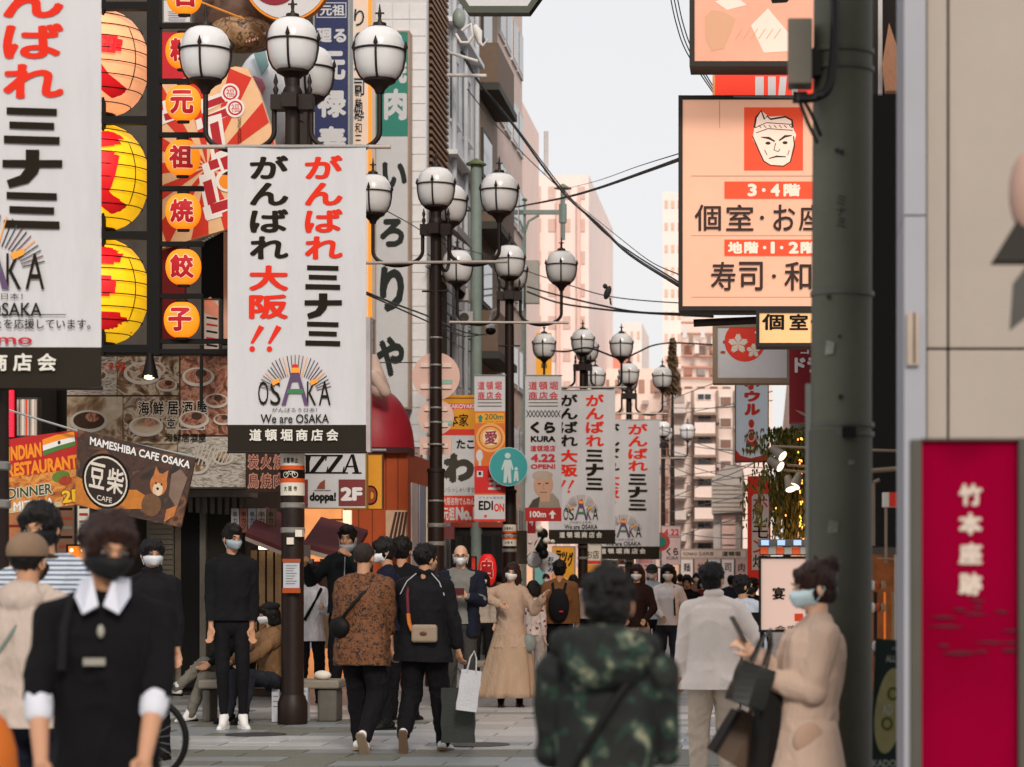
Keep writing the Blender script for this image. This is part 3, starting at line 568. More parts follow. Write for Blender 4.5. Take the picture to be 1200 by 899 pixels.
# ---- sculptures over the entrance
D = 32
PINK = M('sculpt_pink', '#d9a394', .6, .1); 
t = thing('pufferfish_sculpture', 'huge brown puffer fish sculpture with mottled flank at the top left', 'sculpture', (PX(290, D), D, PZ(75, D)))
sk_ = ramp_mat('fish_brown', [(.35, '#4a362b'), (.5, '#75594a'), (.62, '#62493b'), (.78, '#a5866c')], 3, .55, bump=.3)
b = MB().ell((PX(288, D), D, PZ(10, D)), (.72, .6, .58), 32, 20); part('body', b, sk_, t, smooth=60)
b = MB().ell((PX(290, D), D-.34, PZ(46, D)), (.42, .30, .26), 24, 14); part('flank', b, ramp_mat('fish_mottle', [(.4, '#8f6a48'), (.5, '#b58f68'), (.56, '#3a291e'), (.62, '#a5805a')], 8, .5), t, smooth=60)
for i in range(14): a = rnd.uniform(0, pi); part('spike', MB().tube([(PX(288, D)+.5*cos(a), D-.52, PZ(30, D)-.32*sin(a)), (PX(288, D)+.56*cos(a), D-.62, PZ(30, D)-.38*sin(a))], [.02, .002], 6), PINK, t)
part('fin', MB().prism([(PX(x, D), PZ(y, D)) for x, y in ((234, 8), (246, -4), (254, 4), (264, 8), (258, 14), (248, 12), (243, 18))][::-1], D-.7, D-.62), PINK, t)
part('rope', MB().tube([(PX(232, D), D-.74, PZ(11, D)), (PX(300, D), D-.7, PZ(37, D))], .014, 6), M('rope_orange', '#e09038', .6), t)
t = thing('white_sculpture', 'white rounded sculpture with a pink disc and spiny back behind the nearest lamp globes', 'sculpture', (PX(312, 34), 34, PZ(176, 34)))
D = 34; part('body', MB().ell((PX(312, D), D, PZ(118, D)), (.44, .35, .72), 28, 18), M('sculpt_white', '#d2d6da', .5, .08), t, smooth=60)
part('disc', MB().lathe([(.12, -.02), (.165, 0), (.12, .02)], (0, 0, 0), 8).xf(lambda p: Vector((p.x+PX(305, D), D-.42+p.z, p.y+PZ(110, D)))), M('disc_pink', '#c4707a', .6, .1), t)
for i in range(9): a = .2+.28*i; part('spine', MB().tube([(PX(322, D)+.36*cos(a-1.2), D-.1, PZ(120, D)+.6*sin(a-1.2)), (PX(322, D)+.5*cos(a-1.2), D-.14, PZ(120, D)+.74*sin(a-1.2))], [.03, .002], 5), BLACK, t)
part('fin', MB().prism([(PX(x, D), PZ(y, D)) for x, y in ((302, 62), (316, 58), (322, 84), (314, 96))][::-1], D-.45, D-.4), M('fin_teal', '#8fb3b4', .5, .1), t)
D = 31
t = thing('round_sign', 'round white sign with red spot and orange rim cut off by the top edge', 'sign', (PX(337, D), D, PZ(24, D)))
def disc3(cx, cy, r, D, th, n=36): return MB().prism([(PX(cx+r*cos(2*pi*k/n), D), PZ(cy+r*sin(2*pi*k/n), D)) for k in range(n)][::-1], D, D+th)
part('rim', disc3(336, -26, 51, D, .14), OR2, t); part('face', disc3(336, -26, 48, D-.01, .1), M('sign_white', '#d3d1d2', .5, .05), t); part('spot', disc3(322, -22, 28, D-.02, .09), M('spot_red', '#8c1428', .5, .05), t)
# ---- projecting vertical signs
SW = M('sign_face_white', '#cfcfd2', .5, .05); NAVY = M('sign_navy', '#28305e', .5, .08); CRM = lm('sign_cream_lit', '#e8cdb8', .18); TEAL = M('sign_teal', '#2f8577', .55, .06)
t, A = sign('navy blue vertical sign with white characters right of the nearest lamp', 367, -60, 410, 215, 38, NAVY, STEEL, 2, .3)
A.rect(371, 3, 406, 21, SW); A.rect(372, 4, 405, 20, NAVY); A.text('元祖', 375, 5.5, 404, 18.5, SW, .03)
for ch, x0, y0, x1, y1 in (('廻', 371, 33, 389, 50), ('る', 391, 34, 406, 50), ('元', 374, 60, 405, 94), ('禄', 372, 105, 406, 138), ('寿', 372, 148, 406, 182)): A.text(ch, x0, y0, x1, y1, SW, .045)
A.done()
t, A = sign('narrow cream sign with an orange right edge between the navy and the teal signs', 412, -60, 436, 372, 41, CRM, None, 2, .35)
A.rect(431.5, -60, 436, 372, lm('sign_amber_edge', '#f0952c', .5)); 
for i, ch in enumerate('りの寿司処'): A.text(ch, 414, 10+27*i, 427, 32+27*i, SW, .05); A.text(ch, 415, 11+27*i, 427, 31+27*i, INK, .01)
A.vtext('創業昭和三十三年', 416, 100, 424, 215, INK, .01); A.done()
t, A = sign('tall sign with a teal top and big black brush letters on white', 439, 36, 480, 479, 44.0, SW, M('sign_tan_frame', '#a98f7c', .5, .1), 2, .35)
A.rect(441, 38, 478, 160, TEAL); A.text('肉', 450, 104, 477, 141, SW, .05); A.text('焼', 450, 60, 477, 98, SW, .05)
for ch, y0, y1, x0, x1 in (('い', 190, 222, 448, 477), ('ろ', 256, 290, 445, 474), ('り', 312, 366, 445, 474), ('や', 394, 442, 441, 474)): A.text(ch, x0, y0, x1, y1, M('brush_black', '#1d2320', .6), .055)
A.done()
# ---- pale tiled block and its recessing side
XS = -6.3
def sy(px): return XS*F/(px-CX)
b2 = building('tall pale tiled block rising behind the teal and white sign', (-14, 44.4, 0, PX(500, 44.4), 44.66, 18), WT)
tm = MB().box(-.145, -.012, -.145, .145, 0, .145).mesh('tile'); tm.materials.append(M('wall_tile', '#e2e2e4', .4, .1, 4)); k = 0
l = b2.location
for i in range(4):
    for j in range(38):
        if k < 295: o = bpy.data.objects.new('tile', tm); COL.objects.link(o); o.parent = b2; o.location = (PX(500, 44.4)-.16-.31*i-l.x, 44.4-.001-l.y, 11.9-.31*j-l.z); k += 1
def sidewall(label, p0, p1, mat, z1, z0=0, th=6, x=XS, name='building', cat='building'):
    y0, y1 = x*F/(p0-CX), x*F/(p1-CX); t = thing(name, label, cat, (x-th/2, y0, z0)); part('wall', MB().box(x-th, y0, z0, x, y1-.02, z1), mat, t); return t, y0, y1
b3, ya, yb = sidewall('narrow building with brown louvred panels beside the tiled block', 501, 523, WW, 17.5)
l = b3.location
lv = MB().box(0, 0, -.03, .05, yb-ya-.25, .03).mesh('louvre'); lv.materials.append(BRN)
part('louvre_backing', MB().box(XS, ya+.06, 8.5, XS+.02, yb-.1, 17), M('louvre_back', '#3d2a1c', .7), b3)
for i in range(64): o = bpy.data.objects.new('louvre', lv); COL.objects.link(o); o.parent = b3; o.location = (XS+.02-l.x, .1, 8.6+.13*i-l.z)
for i in range(2): part('canopy', MB().add([(XS, ya, 8.3-1.0*i), (XS+.55, ya, 7.9-1.0*i), (XS+.55, yb, 7.9-1.0*i), (XS, yb, 8.3-1.0*i), (XS, ya, 8.4-1.0*i), (XS+.55, ya, 8.05-1.0*i), (XS+.55, yb, 8.05-1.0*i), (XS, yb, 8.4-1.0*i)], [(0, 3, 2, 1), (4, 5, 6, 7), (0, 1, 5, 4), (1, 2, 6, 5), (2, 3, 7, 6), (3, 0, 4, 7)]), M('canopy_grey', '#98918c', .6, .1), b3)
part('shopfront_panel', MB().box(XS, ya+.1, 3.6, XS+.03, yb-.1, 7.2), M('panel_olive_brown', '#584c38', .7, .2), b3)
b4, ya, yb = sidewall('white rendered building with small windows left of the sky', 523, 556, WW, 15.5)
for z in (13.2, 10.6, 8.0, 5.4):
    for q in (.25, .68):
        y = ya+(yb-ya)*q; w = part('window', MB().box(XS-.02, y-.55, z, XS+.03, y+.55, z+1.3), DKGREY, b4); part('pane', MB().box(XS+.03, y-.48, z+.07, XS+.035, y+.48, z+1.23), GLS, w); part('sill', MB().box(XS, y-.6, z-.06, XS+.1, y+.6, z), WW, w)
for z in (14.9, 12.4, 9.8): part('ledge', MB().box(XS, ya, z, XS+.22, yb-.04, z+.09), WW, b4)
for y in (.1, .5, .92): part('drain_pipe', MB().tube([(XS+.1, ya+(yb-ya)*y, 2.5), (XS+.1, ya+(yb-ya)*y, 15.2)], .05, 8), M('pipe_paint', '#b9bcc0', .5, .1), b4, smooth=60)
b5, ya, yb = sidewall('brown building with stepped balconies left of the sky', 556, 583, M('brown_wall', '#927c68', .7, .15, 3), 17)
for i, z in enumerate((15.2, 12.2, 9.2, 6.4)):
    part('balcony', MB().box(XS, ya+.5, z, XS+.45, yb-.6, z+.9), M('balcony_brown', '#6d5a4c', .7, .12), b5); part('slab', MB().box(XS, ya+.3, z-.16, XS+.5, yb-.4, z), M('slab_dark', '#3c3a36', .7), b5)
    w = part('window', MB().box(XS, ya+1.2, z+1.1, XS+.04, yb-1.4, z+2.2), DKGREY, b5); part('pane', MB().box(XS+.04, ya+1.3, z+1.2, XS+.05, yb-1.5, z+2.1), GLS, w)
b6, ya, yb = sidewall('pinkish building with many small windows beyond the brown one', 583, 612, M('pink_wall', '#dcc3b8', .7, .1, 3), 19)
l = b6.location
for z in range(2, 17, 2):
    for q in (.12, .36, .62, .86): y = ya+(yb-ya)*q; w = part('window', MB().box(XS, y-.6, z+.2, XS+.05, y+.6, z+1.3), M('frame_white', '#c8c2be', .5), b6); part('pane', MB().box(XS+.05, y-.5, z+.3, XS+.06, y+.5, z+1.2), GLS, w)
for i, (cx, cy) in enumerate(((541, 345), (546, 372), (500, 520), (541, 318))):
    D = 46.; t = thing('air_conditioner', 'wall hung air conditioner unit on the white building, number %s from the top' % ('one two three four'.split()[i]), 'air conditioner', (PX(cx, D), D, PZ(cy, D))); part('case', MB().pbox(cx-8, cy-7, cx+8, cy+7, D, .35), M('unit_grey', '#a9a8a4', .6, .1), t); part('fan_grille', disc3(cx-2, cy, 5.5, D-.01, .02, 20), DKGREY, t)
# ---- low shop fronts further along the left
OC = M('orange_clad', '#a8481c', .6, .12, 4); 
D = 35.5
b7 = building('orange clad takoyaki shop with a red dome over its corner', (PX(396, 35.6), 35.6, 0, PX(478, 35.6), 38.4, PZ(531, 35.6)), OC, 'shop_building', 'shop')
X0, X1 = PX(428, D), PX(478, D)
pts = []
b = MB(); n = 14; v = []
for j in range(n+1):
    for i in range(n+1):
        u = i/n; w = j/n*pi/2; r = (X1-X0)*(.16+.84*sin(w)); v.append((X0+r*cos(u*pi/2*1.0), D+.7-r*.9*sin(u*pi/2), PZ(529, D)+(PZ(452, D)-PZ(529, D))*cos(w)))
b.add(v, [(j*(n+1)+i, j*(n+1)+i+1, (j+1)*(n+1)+i+1, (j+1)*(n+1)+i) for j in range(n) for i in range(n)]); dm = part('dome', b, M('dome_red', '#a02430', .45, .12, 3), b7, smooth=60)
part('dome_band', MB().pbox(426, 524, 478, 531, D-.02, .7), M('dome_under', '#3c1216', .6), b7); part('cream_drape', MB().cap((PX(437, D), D+.15, PZ(418, D)), .05, (PX(444, D), D+.1, PZ(455, D)), .15).cap((PX(438, D), D+.0, PZ(440, D)), .09, (PX(452, D), D, PZ(460, D)), .08), M('knob_cream', '#d4b8aa', .7, .15), b7, smooth=60)
for i, px_ in enumerate((404, 420, 436, 452, 466)): part('cladding_seam', MB().box(PX(px_, 35.6), 35.59, 0, PX(px_+.8, 35.6), 35.6, PZ(533, 35.6)), M('seam_dark', '#5a2410', .6), b7)
for i in range(3): part('side_poster', MB().box(PX(478, 35.6), 35.9+.8*i, 1.6, PX(478, 35.6)+.02, 36.5+.8*i, 2.9), (SW, M('side_poster_blue', '#8fa0b8'), PW)[i], b7)
part('light_tube', MB().tube([(PX(432, D), D-.1, PZ(528, D)), (PX(454, D), D-.1, PZ(528, D))], .02, 8), M('tube_grey', '#9b9c9c', .5), b7)
t, A = sign('white vertical panel edge right of the nearest banner', 427, 372, 434, 530, 34.5, M('edge_white', '#c9c2c4', .5), cat='panel', name='sign_edge'); A.done()
gw = lm('interior_glow', '#e0935a', .55, var=.2, scale=3); IN = building('brightly lit open shop interior behind the man with the phone', (PX(357, 34), 34, 0, PX(400, 34), 34.2, PZ(596, 34)), gw, 'shop_interior', 'shop')
part('shelf', MB().pbox(376, 608, 402, 610, 33.95, .1), DKGREY, IN); part('lit_post', MB().pbox(402, 598, 411, 650, 33.8, .1), lm('lit_post', '#f5d8b8', .8), IN)
t = thing('parasol', 'folded black angular shop parasol beside the lit interior', 'parasol', (PX(388, 31), 31, 0)); D = 31
part('canopy', MB().prism([(PX(x, D), PZ(y, D)) for x, y in ((377, 629), (399, 612), (400, 664), (383, 660))][::-1], D, D+.3), BLACK, t); part('pole', MB().tube([(PX(391, D), D+.1, 0), (PX(391, D), D+.1, PZ(640, D))], .02, 8), DKMET, t)
t, A = sign('white pizza signboard with a maroon second floor patch', 332, 530, 429.5, 596, 29.0, SW, M('pizza_edge', '#a88a4a', .5), 1, .14)
# serif capitals drawn stroke by stroke
def serifI(x): A.rect(x+4, 534, x+9, 555, INK); A.rect(x, 533, x+13, 534.6, INK); A.rect(x, 553.6, x+13, 555.2, INK)
def serifZ(x): A.rect(x, 533, x+20, 535, INK); A.rect(x-1, 553.2, x+21, 555.2, INK); A.poly([(x+.2, 553.5), (x+6, 553.5), (x+20, 535), (x+14, 535)], INK); A.poly([(x, 535), (x+1.6, 535), (x+.4, 540), (x-1, 540)], INK); A.poly([(x+19.4, 553), (x+21, 553), (x+22, 547), (x+20.8, 547)], INK)
serifI(354); serifZ(363); serifZ(382)
A.poly([(402, 554), (404.5, 554), (412.5, 535), (411.5, 532.5)], INK); A.poly([(411.5, 532.5), (415, 532.5), (421, 554), (416, 554)], INK); A.rect(405.5, 546, 416, 547.6, INK); A.rect(400, 553.5, 408, 555.2, INK); A.rect(413, 553.5, 424, 555.2, INK)
MAR = M('pizza_maroon', '#7d3534', .5, .06); A.rect(355, 562, 361, 595, MAR); A.rect(397, 562, 429, 593, MAR); A.text('2F', 399, 571, 425, 587, WHITE, .06); A.text('doppa!', 363, 577, 394, 590, INK, .05)
A.poly([(371, 573), (375, 566), (381, 562), (381, 573)], M('pizza_mark', '#8c4a34')); A.rect(368, 574.5, 388, 575.3, WG); A.done()
t, A = sign('yellow orange signboard with part of a maroon letter, behind the pizza sign', 429.8, 532, 448.5, 597, 29.3, M('amber_board', '#e09a2c', .5, .06), M('amber_edge', '#6d4a1c', .5), .8, .1)
A.text('D', 424+6, 569, 443, 592, BLACK, .09); A.text('D', 431, 571, 441, 590, M('letter_brick', '#a03c22', .5), .06); A.done()
t, A = sign('slanted cream and brown striped board on the orange shop wall', 452, 598, 476, 641, 34.9, M('striped_cream', '#b99a80', .6, .15), cat='panel', name='striped_board')
for i in range(4): A.poly([(454+5*i, 640), (457+5*i, 640), (466+4*i, 600), (463+4*i, 600)], M('stripe_brown', '#3d1f16'))
A.done()
for i, (x0, y0, x1, y1, D) in enumerate(((477, 524, 494, 598, 37.5), (478, 600, 494, 634, 37.4))):
    t, A = sign(('tall white poster frame on the wall right of the orange shop', 'lower pale blue poster on the wall right of the orange shop')[i], x0, y0, x1, y1, D, M('poster_pale%d' % i, ('#b9aeac', '#9aa8bc')[i], .5, .12, 6), M('poster_frame', '#8a6a5a', .5), 1, cat='poster', name='poster')
    for k in range(7 if i == 0 else 3): A.line([(x0+4+(k % 2)*4, y0+6+9*k), (x1-4, y0+8+9*k)], 1.2, (WG, M('poster_blue', '#5a7090'))[k % 2])
    A.done()
# awnings and stall fronts behind the bench
def slope_awning(label, x0, x1, ya_, yb_, D, th, m1, m2):
    t = thing('awning', label, 'awning', (PX((x0+x1)/2, D), D, PZ(yb_, D)))
    a, c = PX(x0, D), PX(x1, D); za, zb = PZ(ya_, D), PZ(yb_, D); h = th/F*D
    part('cover', MB().add([(a, D, za), (c, D, zb), (c, D+1.2, zb+.35), (a, D+1.2, za+.35), (a, D, za-h), (c, D, zb-h), (c, D+1.2, zb+.35-h), (a, D+1.2, za+.35-h)], [(0, 1, 2, 3), (7, 6, 5, 4), (0, 4, 5, 1), (1, 5, 6, 2), (2, 6, 7, 3), (3, 7, 4, 0)]), m1, t)
    part('trim', MB().add([(a, D-.02, za-h), (c, D-.02, zb-h), (c, D-.02, zb-h*1.9), (a, D-.02, za-h*1.9), (a, D, za-h), (c, D, zb-h), (c, D, zb-h*1.9), (a, D, za-h*1.9)], [(3, 2, 1, 0), (4, 5, 6, 7), (0, 1, 5, 4), (2, 3, 7, 6)]), m2, t); return t
MW = M('awning_maroon', '#5e2a2e', .8, .15); AW = M('awning_cream', '#b3a69a', .75, .15)
slope_awning('maroon and cream awning sloping down to the left lamp pole', 288, 330, 624, 641, 29.5, 5, MW, AW); slope_awning('maroon and cream awning between the lamp pole and the smiling man', 355, 412, 636, 652, 29.5, 6, MW, AW)
stl = building('wooden stall front with tall cupboards behind the seated woman', (PX(290, 30.2), 30.2, 0, PX(332, 30.2), 30.5, PZ(640, 30.2)), M('stall_dark', '#3a2c20', .7, .2), 'stall', 'stall')
for i in range(4): part('cupboard', MB().pbox(294+9.5*i, 645, 301+9.5*i, 800, 30.05, .12), WOOD, stl)
part('strip_light', MB().pbox(303, 640, 326, 644, 29.9, .05), lm('strip_light', '#fff2dc', 2.2), stl)
for i, (x0, x1, c) in enumerate(((271, 280, '#a9a8ac'), (281, 290, '#8d5a4c'), (291, 300, '#9aa0ac'), (301, 312, '#b4a89c'), (313, 322, '#7c6a58'))):
    t, A = sign('hanging price strip, %s from the left behind the black shirt' % ('first second third fourth fifth'.split()[i]), x0, 596, x1, 624, 30.1, M('strip%d' % i, c, .6, .2, 9), cat='price strip', name='price_strip', group='price strips over the stall'); A.vtext('串カツ', x0+2, 599, x1-2, 621, INK, .0); A.done()
for i, (x0, y0, x1, y1, c, lab) in enumerate(((357, 655, 366, 760, '#9fb0c4', 'pale blue poster strip right of the nearest lamp pole'), (368, 658, 374, 760, '#a02a1c', 'narrow red strip beside the pale blue poster strip'), (375, 655, 392, 760, '#6b5540', 'brown cupboard door under the sloping awning'))):
    t, A = sign(lab, x0, y0, x1, y1, 30.2+.05*i, M('strip_b%d' % i, c, .6, .12), cat='panel', name='wall_strip'); A.done()
t = thing('pole_poster', 'white sheet with a wooden clip taped to the nearest lamp pole', 'poster', (PX(342, 24.1), 24.1, PZ(695, 24.1))); part('sheet', MB().pbox(332, 659, 351, 690, 24.14, .01), M('sheet_white', '#b9bcc4', .6, .06), t); part('clip', MB().pbox(331, 689, 352, 695, 24.13, .02), OC, t); part('clip', MB().pbox(331, 655, 352, 659, 24.13, .02), OC, t)
A = Art(t, 24.14); 
for k in range(8): A.line([(335, 663+3*k), (348-(k % 3)*2, 663+3*k)], .7, WG)
A.done()
for i, (x, y) in enumerate(((340, 634), (350, 625))): t, A = sign(('lower', 'upper')[i]+' small white sticker on the nearest lamp pole', x-4, y-4, x+4, y+4, 24.16, PW, cat='sticker', name='sticker'); A.done()
# ---- round pink signs on the second lamp
PK = M('sign_back_pink', '#d9b4a8', .55, .06); D = 33.25
for i, (cx, cy, r) in enumerate(((511, 441, 28), (511, 489, 21))):
    t = thing('round_sign', ('upper larger', 'lower smaller')[i]+' pinkish round sign back strapped to the second lamp pole', 'road sign', (PX(cx, D), D, PZ(cy+r, D)), 'round sign backs on the second lamp'); part('disc', disc3(cx, cy, r, D, .02), PK, t)
    for dy in (-.45, .45): part('stiffener', MB().pbox(cx-r*.65, cy+dy*r-3, cx+r*.65, cy+dy*r+2, D-.025, .02), M('stiffener', '#e3c9be', .5), t)
    part('sticker', MB().pbox(cx+7, cy+4, cx+19, cy+9, D-.012, .01), M('sticker_green', '#8fb5a0', .5), t)
t = thing('plate_sign', 'pinkish rectangular plate under the round signs on the second lamp', 'road sign', (PX(511, D), D, PZ(534, D))); part('plate', MB().pbox(492, 512, 529, 533, D, .02), PK, t); part('stiffener', MB().pbox(496, 520, 525, 525, D-.02, .018), M('stiffener', '#e3c9be'), t)
for i, z in enumerate((396, 428, 455, 478, 495, 521, 587, 616)): 
    o = single('pole_strap', MB().lathe([(.116 if z > 500 else .088, -.012), (.118 if z > 500 else .09, 0), (.116 if z > 500 else .088, .012)], (PX(511, 33.1), 33.1, PZ(z, 33.1)), 18), M('ring_metal', '#8d8a85'), 'thin metal strap on the second lamp pole, %s from the top' % ('first second third fourth fifth sixth seventh eighth'.split()[i]), 'strap', group='straps on the second lamp pole')
# ---- takoyaki sign stack
t, A = sign('tall takoyaki signboard with a big black brush letter on white', 518, 463, 557, 612, 43.4, SW, None, 2, .2)
OG = M('tako_orange', '#eaa22c', .5, .06); A.rect(518, 463, 557, 503, OG); A.rect(518, 473, 557, 479.5, RED); A.text('TAKOYAKI', 525, 473.6, 556, 478.8, WHITE, .03); A.rect(518, 466, 557, 467.5, M('tako_dark', '#8c4a12')); A.text('本家', 526, 485, 549, 500, INK, .02); A.rect(518, 503, 557, 510, RED)
A.text('たこ', 535, 515, 556, 526, INK, .04); A.text('わ', 519, 531, 556, 566, M('brush_olive', '#3c362c', .6), .08); A.text('いらっしゃいませ', 520, 571, 556, 577, M('brush_grey', '#6a5a4c'), .0)
A.rect(518, 581, 557, 612, RED); A.text('大阪名物でんねん', 519, 583, 556, 592, WHITE, .02); A.text('元祖', 519, 594, 533, 610, WHITE, .03); A.text('No.1', 534, 594, 557, 610, WHITE, .07); A.done()
# ---- narrow advertising banners either side of the third lamp
for i, (x0, x1) in enumerate(((556, 592), (615.5, 658))):
    D = 40.4+.05*i; t = thing('advertising_banner', ('narrow orange and red shop banner left of the third lamp pole', 'narrow white sushi opening banner with a portrait, right of the third lamp pole')[i], 'banner', (PX((x0+x1)/2, D), D, PZ(611, D))); part('cloth', MB().pbox(x0, 440, x1, 611, D, .012), CLOTH, t); part('rod', MB().tube([(PX(x0-1, D), D, PZ(440, D)), (PX(x1+1, D), D, PZ(440, D))], .012, 6), STEEL, t)
    A = Art(t, D); dx = x0-556; W_ = x1-x0
    for j, s_ in enumerate(('道頓堀', '商店会')):
        for k in range(3): A.text(s_[k], x0+4+k*(W_-6)/3, 447+12*j, x0+2+(k+1)*(W_-6)/3, 457+12*j, M('ad_red', '#c8323a', .6), .02)
    for k in range(3): A.line([(x0+4, 468+4*k), (x1-4, 468+4*k)], 1.1, WG)
    if i == 0:
        A.rect(x0, 482, x1, 580, M('ad_orange', '#d8702a', .6, .08)); A.rect(x0+1, 484, x1-1, 496, OG); A.text('200m', 568, 485, 590, 492, M('ad_green', '#3d6a4c'), .02); A.poly([(559, 490), (563, 486), (567, 490), (565, 490), (565, 495), (561, 495), (561, 490)], TEAL); A.text('straight ahead', 568, 493, 590, 495.5, M('ad_green', '#3d6a4c'), 0)
        A.disc(575, 513, 17, M('swirl_a', '#e8a860', .5, .1)); A.ring(575, 513, 14, 1.5, M('swirl_b', '#c8622a')); A.disc(575, 513, 9.5, M('swirl_c', '#ead0ac')); A.text('愛', 568, 505, 583, 521, M('ad_plum', '#8c3048'), .03)
        A.disc(562, 534, 4, SW, ry=7); A.rect(561, 534, 564, 560, SW); A.rect(556, 546, 592, 578, M('ad_red2', '#cf2a28', .6, .05)); A.text('王', 572, 560, 587, 574, SW, .05); A.rect(559, 552, 566, 559, SW); A.rect(561, 553, 564, 557, INK); A.rect(x0, 580, x1, 611, SW); A.text('すてきな電気屋', 561, 582, 590, 585, M('ad_navy', '#46587a'), 0); A.text('EDI', 561, 587, 578, 598, INK, .04); A.text('ON', 579, 590, 591, 600, RED, .05); A.disc(569, 605, 1.8, RED); A.rect(x0, 608.5, x1, 611, RED)
    else:
        for k in range(9): A.line([(617+4.4*k, 481), (621.4+4.4*k, 489)], .8, INK); A.line([(621.4+4.4*k, 481), (617+4.4*k, 489)], .8, INK)
        A.text('くら', 621.5, 494, 651, 508, BBLK, .07); A.text('KURA', 622, 511, 651, 518, BBLK, .05); A.text('道頓堀店', 621.5, 522, 651, 529, M('ad_red', '#c8323a'), .02); A.text('4.22', 622, 532, 651, 541.5, M('ad_red', '#c8323a'), .05); A.text('OPEN!', 622, 544, 651, 549.5, M('ad_red', '#c8323a'), .04)
        FC = M('portrait_skin', '#c99f84', .6, .06); A.poly([(618, 596), (624, 586), (634, 581), (648, 578), (655, 586), (657, 596)], M('portrait_beige', '#9c9080', .6)); A.poly([(619, 596), (625, 586), (633, 582), (631, 596)], M('portrait_grey', '#4b443f')); A.disc(637, 568, 11.5, FC, ry=14.5); A.poly([(630, 574), (645, 574), (644, 588), (634, 588)], FC); A.disc(636, 557, 12, M('portrait_hair', '#b8a596', .6), ry=5.5); A.disc(632, 567, 2.2, M('portrait_eye', '#5a4436'), ry=.9); A.disc(641, 566.5, 2.2, M('portrait_eye', '#5a4436'), ry=.9); A.line([(633, 577), (641, 577)], .9, M('portrait_eye', '#5a4436')); A.line([(637, 567), (636.5, 573), (638.5, 573)], .8, M('portrait_shade', '#a87c62'))
        A.rect(x0, 595, x1, 611, M('ad_red3', '#b82a28', .6)); A.text('100m', 621, 599, 640, 606.5, WHITE, .04); A.poly([(643, 603), (647.5, 598), (652, 603), (649, 603), (649, 608), (646, 608), (646, 603)], WHITE)
    A.done()
D = 40.2
t = thing('walker_sign', 'round blue green pedestrian sign with a white adult and child on the third lamp pole', 'road sign', (PX(596, D), D, PZ(569, D)))
part('disc', disc3(596, 547, 22, D, .02), M('walker_blue', '#3a9a9c', .5, .05), t); part('rim', disc3(596, 547, 22.8, D+.004, .012), M('rim_pale', '#a9c9c9', .5), t); A = Art(t, D)
fg = M('walker_white', '#bfd0d0', .5, .04); A.disc(595, 534, 3.4, fg); A.poly([(591, 539), (599, 539), (602, 550), (600, 551), (598.5, 546), (599.5, 566), (596, 566), (595, 556), (593.5, 566), (590, 566), (591, 546), (589, 551), (587.5, 550)], fg); A.disc(605, 549.5, 2, fg); A.poly([(603, 552), (607, 552), (608, 564), (605.5, 564), (605, 559), (604, 564), (602, 564)], fg); A.done()
# ---- things round and behind the third lamp
t, A = sign('framed grey utility box notice right of the third lamp pole', 604, 622, 617, 661, 42, M('box_grey', '#6f6a5c', .6, .15), WG, 1, cat='notice', name='utility_box'); A.ring(610.5, 640, 5, 1, WG, ry=9); A.done()
dk = building('dark shop front with windows behind the bald man', (PX(528, 47), 47, 0, PX(600, 47), 48, PZ(612, 47)), M('shop_dark', '#231f1c', .6, .3, 6), 'corner_shop', 'shop')
part('fascia', MB().pbox(528, 612, 600, 618, 46.9, .1), M('fascia_red', '#9c4030', .6), dk)
for i in range(4): w = part('window', MB().pbox(532+16*i, 626, 545+16*i, 700, 46.95, .04), DKMET, dk); part('pane', MB().pbox(533.5+16*i, 628, 543.5+16*i, 698, 46.93, .02), GLS, w)
t, A = sign('small maroon hanging shop flag beside the second lamp pole', 518, 617, 532, 632, 42, M('flag_maroon', '#6d3538', .7, .1), cat='flag', name='shop_flag'); A.done()
lt = lantern('long red paper lantern with cream brush writing beside the bald man', 571, 668, 11, 19, 41, lm('lantern_scarlet', '#d81e1e', .35), '串', False, None)
t, A = sign('plain red shop curtain panel beside the red paper lantern', 552, 652, 558, 684, 41.3, RED, BLACK, .8, cat='curtain', name='curtain_panel'); A.done()
# statue-like drummer sign and round boards
D = 50
for i, (cx, cy, r, ch) in enumerate(((626, 656, 10, ''), (644, 660, 13, 'お好み'))):
    t = thing('round_board', ('plain round white lantern board left of the black ornament', 'round white board lettered with pancake restaurant characters')[i], 'signboard', (PX(cx, D), D+.1*i, PZ(cy+r, D))); part('disc', disc3(cx, cy, r, D+.1*i, .1), SW, t); A = Art(t, D+.1*i); A.vtext(ch, cx-2, cy-8, cx+5, cy+11, INK, .03) if ch else A.ring(cx, cy, r-1, .8, INK); A.done()
t = thing('ornament', 'black and white knobbly shop ornament above the round boards', 'ornament', (PX(635, 49.5), 49.5, PZ(655, 49.5))); D = 49.5
for cx, cy, r, m in ((636, 626, 6.5, BLACK), (634, 640, 8, BLACK), (637, 649, 6, BLACK)): part('lump', MB().ell((PX(cx, D), D, PZ(cy, D)), (r/F*D, .14, r*1.1/F*D), 14, 9), m, t, smooth=60)
for cx, cy, r in ((632, 620, 5), (641, 634, 4.5), (622, 636, 2.5), (648, 635, 3)): part('white_lump', MB().ell((PX(cx, D), D-.1, PZ(cy, D)), (r/F*D, .12, r*.9/F*D), 12, 8), PW, t, smooth=60)
part('stick', MB().tube([(PX(622, D), D-.15, PZ(652, D)), (PX(634, D), D-.15, PZ(630, D))], .02, 6), PW, t)
t, A = sign('orange banner with black katakana left of the fourth lamp pole', 647, 640, 674, 720, 52, OG, STEEL, .8, cat='banner', name='shop_banner'); 
for i, ch in enumerate('ラッグ'): A.text(ch, 651+7*i, 645+1*i, 658+7*i, 658+3*i, INK, .05)
A.rect(648, 678, 673, 700, PW); A.done()
